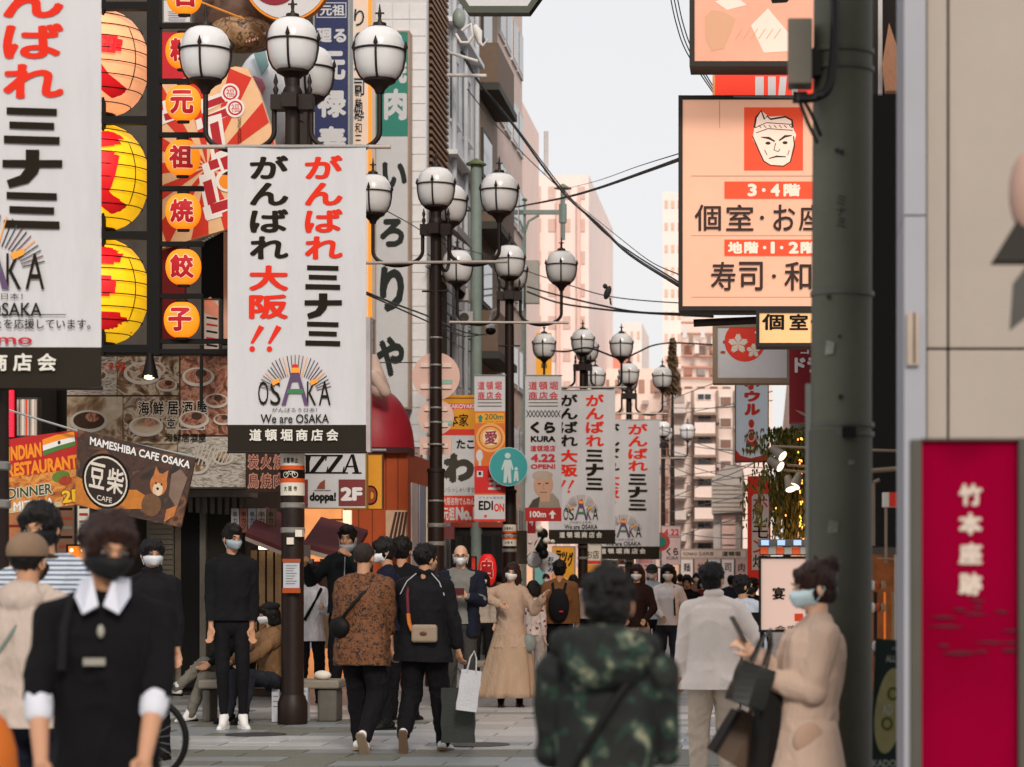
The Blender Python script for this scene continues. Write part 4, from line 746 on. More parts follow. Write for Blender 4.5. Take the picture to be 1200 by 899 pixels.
t, A = sign('small green topped red sign peeking out under the sushi opening banner', 618, 600, 627, 625, 44, M('small_red', '#a8242c', .6), cat='sign', name='small_sign'); A.text('4', 620, 606, 625, 616, SW, .03); A.done()
t, A = sign('small pale and orange shop sign under the left distant banner', 686, 638, 705, 672, 60, PW, STEEL, .6); A.text('お店', 687.5, 645, 702, 655, INK, .01); A.rect(687, 657, 704, 661, RED); A.rect(687, 662, 704, 671, OG); A.done()
for i, (x0, x1, y0, y1) in enumerate(((703, 724, 656, 664), (724, 743, 655, 662))): t, A = sign(('left', 'right')[i]+' small shop fascia sign under the right distant banner', x0, y0, x1, y1, 64, (M('fascia_green', '#a9b5a4'), M('fascia_pink', '#cfa89a'))[i], cat='sign', name='fascia_sign'); A.text(('たこ焼', '喫茶')[i], x0+2, y0+2, x1-2, y1-1, INK, .01); A.done()
for i, (x0, x1, y0, y1, D) in enumerate(((745, 768, 652, 690, 66), (775, 798, 616, 662, 70))):
    t, A = sign(('pale pink sushi opening poster under the right distant banner', 'pale sushi opening poster right of the distant banners')[i], x0, y0, x1, y1, D, M('pale_poster%d' % i, '#dcc0c0', .6, .06), STEEL, .6, cat='poster', name='sushi_poster')
    if i: A.text('4.22', 778, 620, 796, 628, M('ad_red', '#c8323a'), .03); A.rect(777, 629, 797, 630, WG); A.text('くら', 781, 642, 795, 651, BBLK, .05); A.text('KURA', 781, 652, 795, 656, WG, .03)
    else: A.text('道頓堀店', 748, 655, 765, 660, M('ad_red', '#c8323a'), 0); A.text('4.22', 748, 662, 765, 669, M('ad_red', '#c8323a'), .04); A.disc(757, 680, 5, FC)
    A.done()
t = thing('ring_sign', 'round teal sign with a red ring at the edge of the right distant banner', 'sign', (PX(774, 64), 64, PZ(646, 64))); part('ring', disc3(774, 635, 11, 64, .05), M('ring_red', '#c8504a'), t); part('centre', disc3(774, 635, 6.5, 63.97, .03), TEAL, t)
# ---- benches
def bench(label, px0, px1, D, top, hgt, leaf):
    t = thing('bench', label, 'bench', (PX((px0+px1)/2, D), D, 0), 'stone benches along the lamps'); x0, x1 = PX(px0, D), PX(px1, D); z = top
    b = MB().box(x0, D, z-.09, x1, D+.45, z); o = part('seat', b, M('bench_top', '#857c70', .65, .2, 9, bump=.2, stretch=(.3, 1, 1)), t); md = o.modifiers.new('b', 'BEVEL'); md.width = .02; md.segments = 2
    for f_ in ((0, .1), (.82, 1.0)) if leaf else ((0, .25), (.75, 1)):
        a, c = x0+(x1-x0)*f_[0]+.03, x0+(x1-x0)*f_[1]-.03; o = part('leg', MB().box(a, D+.04, 0, c, D+.41, z-.09), M('bench_stone', '#5e5a54', .8, .25, 7, bump=.3, dirt=.3), t); md = o.modifiers.new('b', 'BEVEL'); md.width = .03; md.segments = 2
    return t
bench('stone bench with a wooden top behind the nearest lamp pole', 232, 397, 24.6, PZ(797, 24.6), 0, True)
bench('second stone bench beyond the walkers on the left', 458, 482, 30.5, PZ(768, 30.5), 0, False); bench('stone bench beside the long beige dress', 553, 586, 35, PZ(775, 35), 0, False)
for i, px in enumerate((323, 356, 453)): D = 24.8 if px < 400 else 31; t, A = sign('white plastic sheet on a bench leg, %s' % ('left one under the front bench', 'right one under the front bench', 'at the second bench')[i], px-4.5, 806 if px < 400 else 797, px+4.5, 846 if px < 400 else 816, D-.25, M('sheet_white', '#b9bcc4'), cat='notice', name='bench_notice'); [A.line([(px-3, 810+6*k if px < 400 else 799+5*k), (px+3, 810+6*k if px < 400 else 799+5*k)], .8, WG) for k in range(4)]; A.done()
t = thing('crumpled_bag', 'crumpled white plastic bag on the right end of the front bench', 'bag', (PX(378, 24.7), 24.7, PZ(797, 24.6))); link('bag', blob(MB().ell((0, 0, .05), (.09, .06, .05)).ell((.05, 0, .04), (.05, .06, .04)), .01, 1, .03, (20, 20, 20)) if False else MB().ell((0, 0, .045), (.09, .06, .05)).mesh('bag', smooth=60), PW, t)
# ---------------------------------------------------------------- right side: near wall, pole and signs
WALLP = M('wall_panel', '#a3988e', .6, .07, 1.2, bump=.06, dirt=.22); 
D = 9.0; XL = PX(1085, D)
nw = thing('corner_wall', 'pale beige panelled wall filling the right edge of the picture', 'wall', (XL+1.5, D, 0))
part('backing', MB().box(XL+.005, D+.05, 0, XL+4, D+.6, 9), M('joint_dark', '#4b4136', .8), nw)
zs = [0, PZ(409, D), 4.6, 7, 9]; xs = [XL, PX(1111, D), PX(1111, D)+1.1, PX(1111, D)+2.2, XL+4]
for i in range(4):
    for j in range(4): o = part('panel', MB().box(xs[i]+.004, D, zs[j]+.004, xs[i+1]-.004, D+.05, zs[j+1]-.004), WALLP, nw); md = o.modifiers.new('b', 'BEVEL'); md.width = .004; md.segments = 2
part('pilaster', MB().box(PX(1059, D), D-.03, 0, PX(1084.5, D), D+.5, PZ(254, D)-.003), M('pilaster_paint', '#9a9ba2', .5, .06, 2, dirt=.1), nw); part('pilaster', MB().box(PX(1059, D), D-.03, PZ(254, D)+.003, PX(1084.5, D), D+.5, 9), M('pilaster_paint', '#9a9ba2'), nw)
hp_ = part('hinge_plate', MB().pbox(1063, 367, 1077, 428, D-.05, .02), M('plate_cream', '#a99a8c', .5, .15), nw); part('rust_line', MB().tube([(PX(1070.5, D), D-.052, PZ(y, D)) for y in (368, 385, 402, 415, 427)], .003, 5), M('rust', '#4a2a14', .8), nw)
# bracket ornament at the right edge
t = thing('wall_ornament', 'dark angular bracket ornament sticking in at the right edge, mid height', 'ornament', (PX(1200, 6.5), 6.5, PZ(385, 6.5))); D = 6.5
part('roof', MB().prism([(PX(x, D), PZ(y, D)) for x, y in ((1164, 305), (1200, 246), (1230, 246), (1230, 305))][::-1], D, D+.1), M('ornament_dark', '#2c2823', .7), t)
part('bulb', MB().ell((PX(1203, D), D+.02, PZ(225, D)), (20/F*D, .04, 48/F*D), 16, 10), M('ornament_pink', '#a8897c', .6), t, smooth=60)
part('flap', MB().prism([(PX(x, D), PZ(y, D)) for x, y in ((1185, 386), (1189, 330), (1204, 310), (1230, 300), (1230, 350))][::-1], D+.01, D+.05), M('ornament_grey', '#4c4a46', .7), t)
# magenta information board
D = 7.0
t = thing('information_board', 'tall magenta board with white vertical characters in a grey green frame', 'information board', (PX(1137, D), D, 0)); MG = ramp_mat('magenta_print', [(.3, '#7a0024'), (.55, '#8a002c'), (.7, '#6a001d')], 1.2, 1, dist=.5, detail=5); MG.node_tree.nodes['Principled BSDF'].inputs['Specular IOR Level'].default_value = .04
FRM = M('frame_greygreen', '#4a483f', .5, .08)
part('frame', MB().pbox(1068, 515, 1080, 1300, D-.03, .1), FRM, t); part('frame', MB().pbox(1194, 513, 1206, 1300, D-.03, .1), FRM, t); part('top_rail', MB().pbox(1080.2, 513.5, 1193.8, 516, D-.02, .08), FRM, t); part('panel', MB().pbox(1080, 515.5, 1194, 1300, D, .05), MG, t)
A = Art(t, D); BW = M('board_text', '#c9b9ac', .6, .04)
ink = M('board_ink_print', '#520a20', .8, .1, 6)  # darker strokes of the ink painting printed on the panel
rnd2 = random.Random(5)
for k in range(16): x = rnd2.uniform(1082, 1175); y = rnd2.uniform(703, 770); w = rnd2.uniform(12, 50); A.poly([(x, y), (min(x+w*.5, 1190), y-2.2), (min(x+w, 1193), y+.5), (min(x+w*.6, 1190), y+2.2)], ink)
for ch, y0, y1 in (('竹', 567, 593), ('本', 601, 627), ('座', 636, 662), ('跡', 671, 698)): A.text(ch, 1123, y0, 1151, y1, BW, .05)
A.done()
# concrete utility pole
D = 10.6; x0 = PX(988, D)
PC = M('pole_paint', '#5c5c4f', .6, .2, 2.5, bump=.05, dirt=.35)
t = thing('utility_pole', 'thick dark green utility pole the woman in beige leans on', 'utility pole', (x0, D, 0))
part('shaft', MB().tube([(PX(984, D), D, 0), (PX(986, D), D, 2.4), (PX(990.5, D), D, 6)], [.137, .134, .123], 36), PC, t, smooth=60)
part('sleeve', MB().tube([(PX(984, D), D, 0), (PX(985, D), D, PZ(505, D))], [.142, .1395], 36), M('sleeve_paint', '#505045', .6, .2, 2.5, dirt=.35), t, smooth=60)
for i, y in enumerate((498, 509, 345, 62, 82)): part('band', MB().lathe([(.133, -.012), (.141, -.01), (.141, .01), (.133, .012)], (PX(987, D), D, PZ(y, D)), 32), M('band_grey', '#55574e', .5, .15), t, smooth=40)
part('buckle', MB().pbox(987, 500, 1003, 512, D-.17, .05), BLACK, t)
part('channel', MB().box(PX(944, D), D-.02, PZ(720, D), PX(951, D), D+.06, PZ(450, D)), M('channel_grey', '#767c78', .5, .1), t); 
A = Art(t, D, frame=lambda u, v, off: (PX(987, D)+.1375*sin((u-987)/36), D-(.1375+off)*cos((u-987)/36), PZ(v, D))); 
for i, ch in enumerate('ミナミ'): A.text(ch, 979, 235+13*i, 990, 246+13*i, M('pole_stencil', '#20201b'), .0)
for x, y, r in ((984, 468, 3), (980, 183, 3), (985, 185, 3), (970, 352, 3), (983, 398, 2)): A.disc(x, y, r, M('pole_stencil', '#20201b'))
A.done()
for i_, (a_, b_, c_, d_, cc) in enumerate(((965, 402, 977, 419, '#8a8a80'), (992, 540, 1001, 547, '#77746a'), (968, 610, 982, 626, '#6a6c60'))): t_ = thing('sticker', 'torn paper sticker remnant on the thick utility pole, %s' % ('upper one', 'middle small one', 'lower one')[i_], 'sticker', (PX(a_, D), D-.15, PZ(d_, D))); A = Art(t_, D, frame=lambda u, v, off: (PX(986, D)+.140*sin((u-986)/37), D-(.1425+off)*cos((u-986)/37), PZ(v, D))); A.poly([(a_, d_), (c_-2, d_-1), (c_, b_+3), (a_+2, b_)], M('old_paper%d' % i_, cc, .8, .3, 30)); A.done()
t = thing('junction_box', 'grey junction box with black cables strapped to the thick utility pole', 'junction box', (PX(938, D), D-.1, PZ(108, D))); o = part('box', MB().box(PX(923, D), D-.16, PZ(107, D), PX(951, D), D-.02, PZ(31, D)), M('junction_grey', '#6d675c', .5, .1), t); md = o.modifiers.new('b', 'BEVEL'); md.width = .006; md.segments = 2
part('gland', MB().pbox(929, 107, 946, 117, D-.13, .08), BLACK, t)
part('clamp', MB().pbox(951, 58, 962, 88, D-.14, .08), BLACK, t)
cm = M('cable_black', '#0f0e0d', .5, .1)
def cable(label, pts, r=.012, name='cable', mat=None, group=None, sm=8):
    P = [Vector((PX(x, d), d, PZ(y, d))) for x, y, d in pts]; Q = []
    for i in range(len(P)-1):                              # Catmull-Rom through the given points
        a, b_, c, e = P[max(i-1, 0)], P[i], P[i+1], P[min(i+2, len(P)-1)]
        for k in range(sm): u = k/sm; Q.append(.5*((2*b_)+(c-a)*u+(2*a-5*b_+4*c-e)*u*u+(3*b_-a-3*c+e)*u**3))
    Q.append(P[-1]); return single(name, MB().tube(Q, r, 6), mat or cm, label, 'cable', tuple(P[0]), group, smooth=60)
cable('thick black cable running down the utility pole and left behind the box', [(978, -10, 10.4), (978, 50, 10.4), (972, 100, 10.4), (955, 114, 10.4), (935, 115, 10.38)], .02)
cable('black cable dropping from the junction box to the pole, left one', [(936, 116, 10.45), (945, 140, 10.45), (958, 168, 10.45)], .008); cable('black cable dropping from the junction box to the pole, right one', [(941, 116, 10.44), (952, 136, 10.44), (962, 160, 10.45)], .008)
cable('black cable hanging from the junction box out to the left edge of the big sign', [(938, 115, 10.4), (915, 114, 12), (860, 113.5, 20)], .006)
# dark shop recess between the pole and the wall
rc = building('black unlit building side between the utility pole and the beige wall', (PX(1018, 14), 14, PZ(640, 14), PX(1075, 14), 14.6, PZ(112, 14)), M('recess_black', '#15120f', .8, .2), 'building')
D = 13.9
rp = M('recess_pipe', '#8a7560', .5, .2)
for i, (pts, r) in enumerate((([(1020, 552), (1055, 549)], .014), ([(1020, 528), (1056, 529)], .008), ([(1023, 566), (1023, 640)], .01), ([(1023, 566), (1030, 563)], .01), ([(1037, 595), (1037, 660)], .008), ([(1026, 655), (1058, 656)], .006))): part('pipe', MB().tube([(PX(x, D), D-.03*i, PZ(y, D)) for x, y in pts], r, 8), rp, rc, smooth=60)
t, A = sign('tiny white and red awning end seen right of the utility pole', 1035, 577, 1056, 594, 13.5, PW, cat='awning', name='awning_end'); A.rect(1042, 577, 1052, 594, RED); A.done()
t = thing('shop_interior', 'warm lit shop interior low between the utility pole and the beige wall', 'shop', (PX(1040, 14.5), 14.5, 0)); part('wall', MB().pbox(1005, 650, 1075, 900, 14.5, .05), lm('interior_brown', '#7a4420', .3, var=.5, scale=9), t)
for x0, x1, m in ((1045, 1053, WOOD), (1036, 1038, lm('rail_orange', '#e0702c', .5)), (1024, 1028, DKMET)): part('post', MB().pbox(x0, 694, x1, 770, 14.3, .05), m, t)
for i in range(6): part('shelf_item', MB().ell((PX(1023+6*(i % 3), 14.2), 14.2, PZ(686+26*(i//3), 14.2)), (.016, .016, .03), 8, 6), (PW, OC, WOOD)[i % 3], t, smooth=60)
part('bare_column', MB().pbox(1049, 650, 1062, 752, 13.2, .08), M('column_pale', '#b0a49a', .6, .1), t)
for i, (x, y) in enumerate(((1025, 757), (1033, 757))): part('bulb', MB().ell((PX(x, 13), 13, PZ(y, 13)), (.014, .014, .028), 8, 6), M('bulb_grey', '#b9b4b0', .4), t, smooth=60)
up = building('upper storey with a brown gable end between the pole and the beige wall', (PX(1020, 16), 16, PZ(110, 16), PX(1070, 16), 16.3, PZ(-60, 16)), M('upper_dark', '#1c1512', .8), 'building'); D = 15.9
part('strip', MB().pbox(1029, -60, 1034, 110, D, .05), M('strip_white', '#c9c4c0', .5), up); part('strip', MB().pbox(1022, -60, 1028.5, 110, D, .05), WD, up)
part('gable', MB().prism([(PX(x, D), PZ(y, D)) for x, y in ((1041, 31), (1059, 85), (1060, 110), (1037, 110), (1033, 80))][::-1], D-.1, D), M('gable_wood', '#b07c5c', .6, .35, 20, stretch=(8, 1, 1.2)), up)
# dark green sandwich sign
D = 11
fr = quad_frame([(1026, 748), (1068, 752), (1060, 905), (1019, 905)], D)
t = thing('sandwich_board', 'dark green standing board with a tilted oval by the magenta board', 'sandwich board', (PX(1040, D), D, 0)); part('panel', board(fr, .03), M('board_green', '#1f2f2c', .5, .15), t); part('leg', MB().tube([(PX(1024, D), D+.02, PZ(900, D)), (PX(1024, D), D+.2, 0)], .012, 6), DKMET, t); part('leg', MB().tube([(PX(1058, D), D+.02, PZ(900, D)), (PX(1058, D), D+.2, 0)], .012, 6), DKMET, t)
A = Art(t, D, step=.0005); OV = M('oval_cream', '#a8a070', .6, .15, 14); gl = M('oval_green', '#5c6420', .6, .1); pl = M('board_pale', '#9fa39a')
n = 40; A.poly([(1042+22*cos(2*pi*k/n)*.75+(-10*sin(2*pi*k/n))*-.55, 833-50*sin(2*pi*k/n)) for k in range(n)], OV)
A.text('ALL YOU', 1038, 768, 1066, 776, pl, .04); A.text('WELCOME', 1045, 758, 1066, 762, pl, .0); A.text('KADO', 1022, 890, 1050, 899, pl, .05)
for cy in (813, 848): A.ring(1043-(cy-830)*.2, cy, 7, 3, gl, ry=8)
A.text('AD', 1034, 825, 1046, 838, M('board_white', '#b9b8a8'), .03); A.done()
# ---- big projecting signs on the right
def emis(n, c, e=.3, var=.05): return lm(n, c, e, var=var, scale=1.5)
PKF = emis('lightbox_pink', '#dfa98c', .38); FR = M('sign_frame_black', '#1d1814', .5, .15)
D = 21.5
t, A = sign('upper lit sign with a faded pinkish picture, cut off by the top edge', 808, -60, 975, 78, D-.6, emis('lightbox_salmon', '#d99c82', .32, .12), FR, 6, .35)
A.poly([(826, 20), (834, 12), (848, 14), (862, 22), (856, 40), (848, 57), (834, 60), (827, 45)], emis('print_tan', '#c99674', .3)); A.poly([(838, 2), (860, -6), (875, 6), (852, 12)], emis('print_pale', '#ecc8b8', .35)); A.poly([(900, -10), (930, -6), (922, 3), (905, 4)], INK); A.poly([(880, 30), (900, 10), (925, 40), (930, 60), (895, 62)], emis('print_pale', '#ecc8b8'))
for k in range(6): A.line([(862+9*k, 46), (870+9*k, 34)], 1, emis('print_tan', '#c99674'))
A.done()
t, A = sign('red sign with white letters squeezed between the two lit signs', 835, 77, 972, 118, D+1.2, lm('sign_vermilion', '#e5391f', .25), M('sign_rim_orange', '#d9975c', .5), 3, .3)
A.rect(885, 77, 905, 83, SW); A.rect(885, 90, 895, 112, SW); A.rect(900, 90, 909, 112, SW); A.poly([(914, 90), (922, 90), (920, 112), (912, 112)], SW); A.rect(928, 90, 935, 112, SW); A.done()
t, A = sign('big lit pink sign with a stern face drawing over restaurant floor listings', 795, 112, 985, 364, D, PKF, FR, 5, .38)
VR = lm('sign_red_patch', '#e44a26', .3, scale=2); IB = M('sign_ink', '#35201a', .6, .05); PL = lm('sign_pale_ink', '#f2d3c0', .3)
A.rect(810, 206, 985, 206.8, M('sign_seam', '#b98c76')); A.rect(810, 276, 985, 276.6, M('sign_seam', '#b98c76')); A.rect(810, 348, 985, 348.6, M('sign_seam', '#b98c76')); A.rect(843, 118, 843.6, 150, M('sign_seam', '#b98c76'))
A.rect(872, 126, 941, 200, VR)
# generic stern face of a man with a headband
A.poly([(884, 150), (886, 138), (892, 130), (897, 134), (902, 137), (920, 136), (928, 141), (930, 152), (933, 158), (930, 170), (928, 178), (926, 190), (918, 195), (903, 194), (895, 189), (889, 176), (882, 163)], PL)
A.line([(884, 150), (886, 138), (892, 130), (896, 140), (899, 136), (903, 140), (920, 137), (928, 141), (929, 150)], 2.2, IB); A.line([(885, 150), (898, 144), (928, 146)], 1.0, IB); A.line([(886, 156), (900, 151), (929, 153)], 1.0, IB)
A.line([(882, 160), (889, 176), (895, 189), (903, 194), (918, 195), (926, 190), (931, 172), (930, 160)], 1.4, IB)
A.line([(892, 161), (901, 162), (908, 166)], [1, 3, 1.6], IB); A.line([(913, 165), (920, 160), (928, 159)], [1.6, 3, 1], IB); A.disc(900, 168, 3, IB, ry=1.8); A.disc(920, 167.5, 3, IB, ry=1.8); A.line([(909, 168), (907, 176), (912, 178), (914, 175)], 1, IB); A.line([(901, 186), (910, 183.5), (921, 184)], [1, 2, 1], IB); A.line([(896, 176), (899, 182)], .8, IB); A.line([(925, 176), (923, 182)], .8, IB)
for k in range(7): A.line([(889+6*k, 147), (892+6*k, 150)], .8, IB)
A.rect(849, 213, 985, 233, VR); A.rect(849, 281, 985, 300, VR)
for ch, x0, x1 in (('3', 876, 887), ('4', 903, 914), ('階', 918, 938)): A.text(ch, x0, 215.5, x1, 230.5, PL, .05)
A.disc(895, 223, 2.2, PL)
for ch, x0, x1 in (('地', 853, 870), ('階', 872, 889), ('1', 903, 908), ('2', 924, 936), ('階', 938, 958), ('席', 962, 980)): A.text(ch, x0, 283.5, x1, 297.5, PL, .05)
A.disc(896, 290.5, 2, PL); A.disc(916, 290.5, 2, PL)
for ch, x0, x1 in (('個', 814, 845), ('室', 851, 883), ('お', 906, 932), ('座', 936, 966)): A.text(ch, x0, 240, x1, 271, IB, .014)
A.disc(893, 255.5, 2.4, IB)
for ch, x0, x1 in (('寿', 833, 862), ('司', 866, 894), ('和', 919, 951)): A.text(ch, x0, 307, x1, 341, IB, .014)
A.disc(907, 324, 2.4, IB); A.done()
part('under_bracket', MB().tube([(PX(812, D), D+.2, PZ(376, D)), (PX(900, D), D+.2, PZ(372, D))], .035, 10), DKMET, t)
t, A = sign('small amber lit sign with two black characters under the big lit sign', 886, 363, 975, 406, D-.5, emis('lightbox_amber', '#e8b47c', .4), FR, 4, .3)
for ch, x0, x1 in (('個', 893, 919), ('室', 925, 947)): A.text(ch, x0, 368, x1, 387, INK, .03)
A.disc(952, 377, 2, INK); A.done()
D = 27
t, A = sign('white sign with cherry blossoms on a red circle', 835, 378, 928, 449, D, SW, M('sign_bronze', '#8c7c68', .5, .1), 6, .3)
A.disc(873, 400, 24, RED)
def flower(cx, cy, r):
    for k in range(5): a = pi/2+2*pi*k/5; ux, uy = cos(a), -sin(a); vx, vy = -uy, ux; A.poly([(cx, cy), (cx+ux*r*.55+vx*r*.33, cy+uy*r*.55+vy*r*.33), (cx+ux*r+vx*r*.12, cy+uy*r+vy*r*.12), (cx+ux*r*.88, cy+uy*r*.88), (cx+ux*r-vx*r*.12, cy+uy*r-vy*r*.12), (cx+ux*r*.55-vx*r*.33, cy+uy*r*.55-vy*r*.33)], PW)
flower(865, 403, 12); flower(883, 411, 8.5); flower(890, 391, 6); A.disc(847, 413, 3, M('petal_rust', '#a8502c'), ry=1.6); A.disc(849, 401, 2, M('petal_rust', '#a8502c'))
A.done()
t, A = sign('dark red vertical sign with white katakana beside the utility pole', 925, 405, 960, 495, 25.5, M('sign_dark_red', '#7d1420', .5, .06), None, 1, .25)
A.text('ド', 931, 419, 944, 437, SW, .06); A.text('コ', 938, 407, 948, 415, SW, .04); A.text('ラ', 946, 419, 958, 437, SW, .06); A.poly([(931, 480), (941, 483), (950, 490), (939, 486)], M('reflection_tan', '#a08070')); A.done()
t, A = sign('white vertical bowling sign with red katakana and a red pin', 861, 400, 901, 541, 36, lm('sign_bluish', '#d3dbe2', .1), M('bowl_frame', '#5a5550', .5), 1.2, .3)
for ch, y0, y1 in (('ボ', 434, 457), ('ウ', 458, 471), ('ル', 473, 487)): A.text(ch, 872, y0, 891, y1, RED, .08)
A.disc(880.5, 496.5, 3.3, RED, ry=5); A.poly([(878, 503), (883, 503), (886, 510), (887.5, 520), (884, 531), (877, 531), (874, 520), (875.5, 510)], RED); A.ring(880.5, 512, 5, 1.6, PW, ry=6); A.disc(877, 523, 3, M('pin_green', '#4a6a5a'), ry=4); A.poly([(862, 527), (868, 534), (880, 537), (893, 534), (900, 527), (900, 540), (862, 540)], RED); A.disc(881, 527, 9, PW, ry=3.4); A.done()
t, A = sign('tall red sign with rounded white lettering right of the bowling sign', 876, 558, 903, 690, 40, RED, None, 1, .25)
A.poly([(881, 582), (884, 579), (901, 579), (901, 668), (881, 668)], SW)
for k, ch in enumerate('ホルモン焼'): A.text(ch, 882, 582+17*k, 900, 597+17*k, (DR, GRN, INK, DR, INK)[k], .01)
A.done()
# willow display with lights
D = 34
t = thing('decorated_tree', 'hanging green display plant full of tiny orange lights beside the utility pole', 'tree', (PX(922, D), D, 0)); LF = [M('willow_leaf%d' % i, c, .6, .3, 9) for i, c in enumerate(('#767a3c', '#96935a', '#4c5528'))]
part('trunk', MB().tube([(PX(925, D), D+.2, 0), (PX(922, D), D+.25, 2), (PX(925, D), D+.2, PZ(505, D))], [.07, .05, .03], 8), M('bark', '#2c2018', .9, .3), t, smooth=60)
for i in range(3):
    b = MB()
    strands = [(rnd2.gauss(925, 17), rnd2.uniform(498, 560), rnd2.uniform(590, 642)) for _ in range(30)]
    for k in range(1100):
        sx_, ya_, yb_ = rnd2.choice(strands); y = rnd2.uniform(ya_, yb_); x = sx_+rnd2.gauss(0, 2.2)+3*sin(y*.05+sx_); y = y if rnd2.random() < .8 else 503+rnd2.uniform(0, 30); d = D+rnd2.uniform(-.3, .4); w, h = rnd2.uniform(.008, .02), rnd2.uniform(.04, .11); X, Z = PX(x, d), PZ(y, d); s = rnd2.uniform(-.02, .02)
        b.add([(X-w, d, Z), (X+s*.3, d-.02, Z+h*.4), (X+w, d+.02, Z), (X+s, d-.01, Z-h)], [(0, 1, 2), (0, 2, 3)])
    part('foliage', b, LF[i], t, kind='stuff')
fl = lm('fairy_light', '#ff9a3c', 4); b = MB()
for k in range(38):
    c = rnd2.choice([938, 938, 940, 938, 937, 938, 921, 908]); b.ell((PX(c+rnd2.uniform(-2, 2), D-.45), D-.45, PZ(rnd2.uniform(508, 636), D-.45)), (.011, .011, .016), 5, 4)
part('fairy_lights', b, fl, t, kind='stuff')
for i, (x0, y0, x1, y1) in enumerate(((922, 545, 952, 547), (905, 523, 952, 525), (918, 551, 952, 554))): single('spotlight_rail', MB().tube([(PX(x0, 33), 33, PZ(y0, 33)), (PX(x1, 33), 33, PZ(y1, 33))], .018, 8), M('arm_cream', '#b8a48c', .5), 'cream metal arm carrying spotlights beside the utility pole, %s' % ('middle one', 'highest one', 'lowest one')[i], 'rail', smooth=60)
for i, (cx, cy, a) in enumerate(((911, 530, .9), (908, 543, 1.0), (925, 566, .25), (934, 563, -.4))):
    D2 = 32.8; X, Z = PX(cx, D2), PZ(cy, D2); t = thing('spotlight', 'white spotlight on the arm beside the utility pole, %s' % ('highest one pointing right', 'second highest in shade', 'lower left one glowing', 'lower right one glowing')[i], 'spotlight', (X, D2, Z)); d = Vector((sin(a), -.5, -cos(a))).normalized()
    part('body', MB().tube([Vector((X, D2, Z))-d*.1, Vector((X, D2, Z))+d*.06, Vector((X, D2, Z))+d*.1], [.05, .075, .08], 14), M('spot_body', '#9c9488', .5), t, smooth=40); part('lens', MB().tube([Vector((X, D2, Z))+d*.1, Vector((X, D2, Z))+d*.108], [.074, .07], 14), lm('spot_lens', '#ffe6c8', 2.2 if i != 1 else .3), t, smooth=40)
# arcade fascia and lit menu stand
t = thing('stall_canopy', 'orange and white checked canopy edge left of the utility pole', 'awning', (PX(925, 20), 20, PZ(655, 20))); D = 20
part('edge', MB().pbox(890, 641, 956, 650, D, .5), DKGREY, t); part('rail', MB().pbox(888, 632, 956, 640, D-.05, .4), WG, t)
for i in range(7): part('check', MB().pbox(891+9.4*i, 641, 900+9.4*i, 649.5, D-.03, .02), (lm('check_orange', '#f06030', .2), M('check_pale', '#c9c0b0'))[i % 2], t)
for i in range(4): part('lamp_tile', MB().pbox(892+19*i, 633, 901+19*i, 639, D-.09, .02), lm('tile_blue', '#a8c4f0', .8), t)
t, A = sign('lit pink menu stand with one black character behind the woman in beige', 889, 652, 985, 741, 15.5, emis('lightbox_menu', '#eecab8', .45), FR, 3, .15, cat='menu board', name='menu_stand'); A.text('宴', 905, 688, 920, 703, INK, .03); A.rect(931, 719, 941, 728, VR); A.text('会席', 908, 733, 935, 741, INK, .02); A.text('宴', 948, 688, 962, 703, INK, .03); A.done()
part('leg', MB().tube([(PX(893, 15.5), 15.55, 0), (PX(893, 15.5), 15.55, PZ(741, 15.5))], .015, 6), DKMET, t)
# right hand street wall, mostly behind the pole
rb = building('dark street wall running away behind the utility pole on the right', (.75, 22.5, 0, 6, 80, 12), M('wall_right', '#2c2622', .8, .25, 3), 'building')
for i in range(9): part('shop_glow', MB().box(.72, 24+6*i, .4, .745, 28+6*i, 2.6), lm('shop_window_glow', '#d89860', .8, var=.5, scale=5), rb)
fb = building('pale shop block far down the right side of the street', (.72, 81, 0, 8, 118, 9), M('far_pale', '#b59a8c', .7, .12), 'building')
# ---------------------------------------------------------------- far end of the street
FP = M('far_pink', '#efdacf', .8, .08, .6); FPL = M('far_cream', '#f3e2da', .8, .06, .5); FG = M('far_grey', '#bdb4b0', .8, .1, .6); FS = M('far_dark_slab', '#a08c80', .8, .1); FWN = M('far_window', '#a0948f', .4, .15); FW2 = M('far_white', '#dedad8', .7, .06)  # pale pinks: sunlit, overexposed look of the far walls put into their colours
def block(label, x0, y0, x1, D, dep, mat, rows=0, cols=0, kind='window', wm=None, ww=.55, wh=.5, name='building', zf=0, ytop=None):
    t = thing(name, label, 'building', (PX((x0+x1)/2, D), D, 0)); X0, X1, Z1 = PX(x0, D), PX(x1, D), PZ(y0, D); part('wall', MB().box(X0, D, 0, X1, D+dep, Z1), mat, t)
    if rows:
        h = Z1-.6; cw = (X1-X0)/cols; rh = h/rows; k = 0
        for r in range(rows):
            for c in range(cols):
                if k >= 140: break
                a = X0+cw*(c+.5-ww/2); z = .5+rh*(r+.5-wh/2); w = part('window', MB().box(a, D-.05, z, a+cw*ww, D+.02, z+rh*wh), wm or FWN, t); k += 1
                if cw*ww/D*F > 9: part('pane', MB().box(a+cw*.05, D-.06, z+rh*.05, a+cw*(ww-.05), D-.051, z+rh*(wh-.05)), GLS, w)
    return t
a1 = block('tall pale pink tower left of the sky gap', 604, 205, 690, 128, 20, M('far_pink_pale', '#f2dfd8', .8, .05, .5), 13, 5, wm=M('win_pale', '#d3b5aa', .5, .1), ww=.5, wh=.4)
part('roof_sign', MB().pbox(606, 203, 622, 230, 127.5, .4), FW2, a1); part('mast', MB().tube([(PX(638, 128), 129, PZ(205, 128)), (PX(638, 128), 129, PZ(150, 128))], .12, 6), FG, a1)
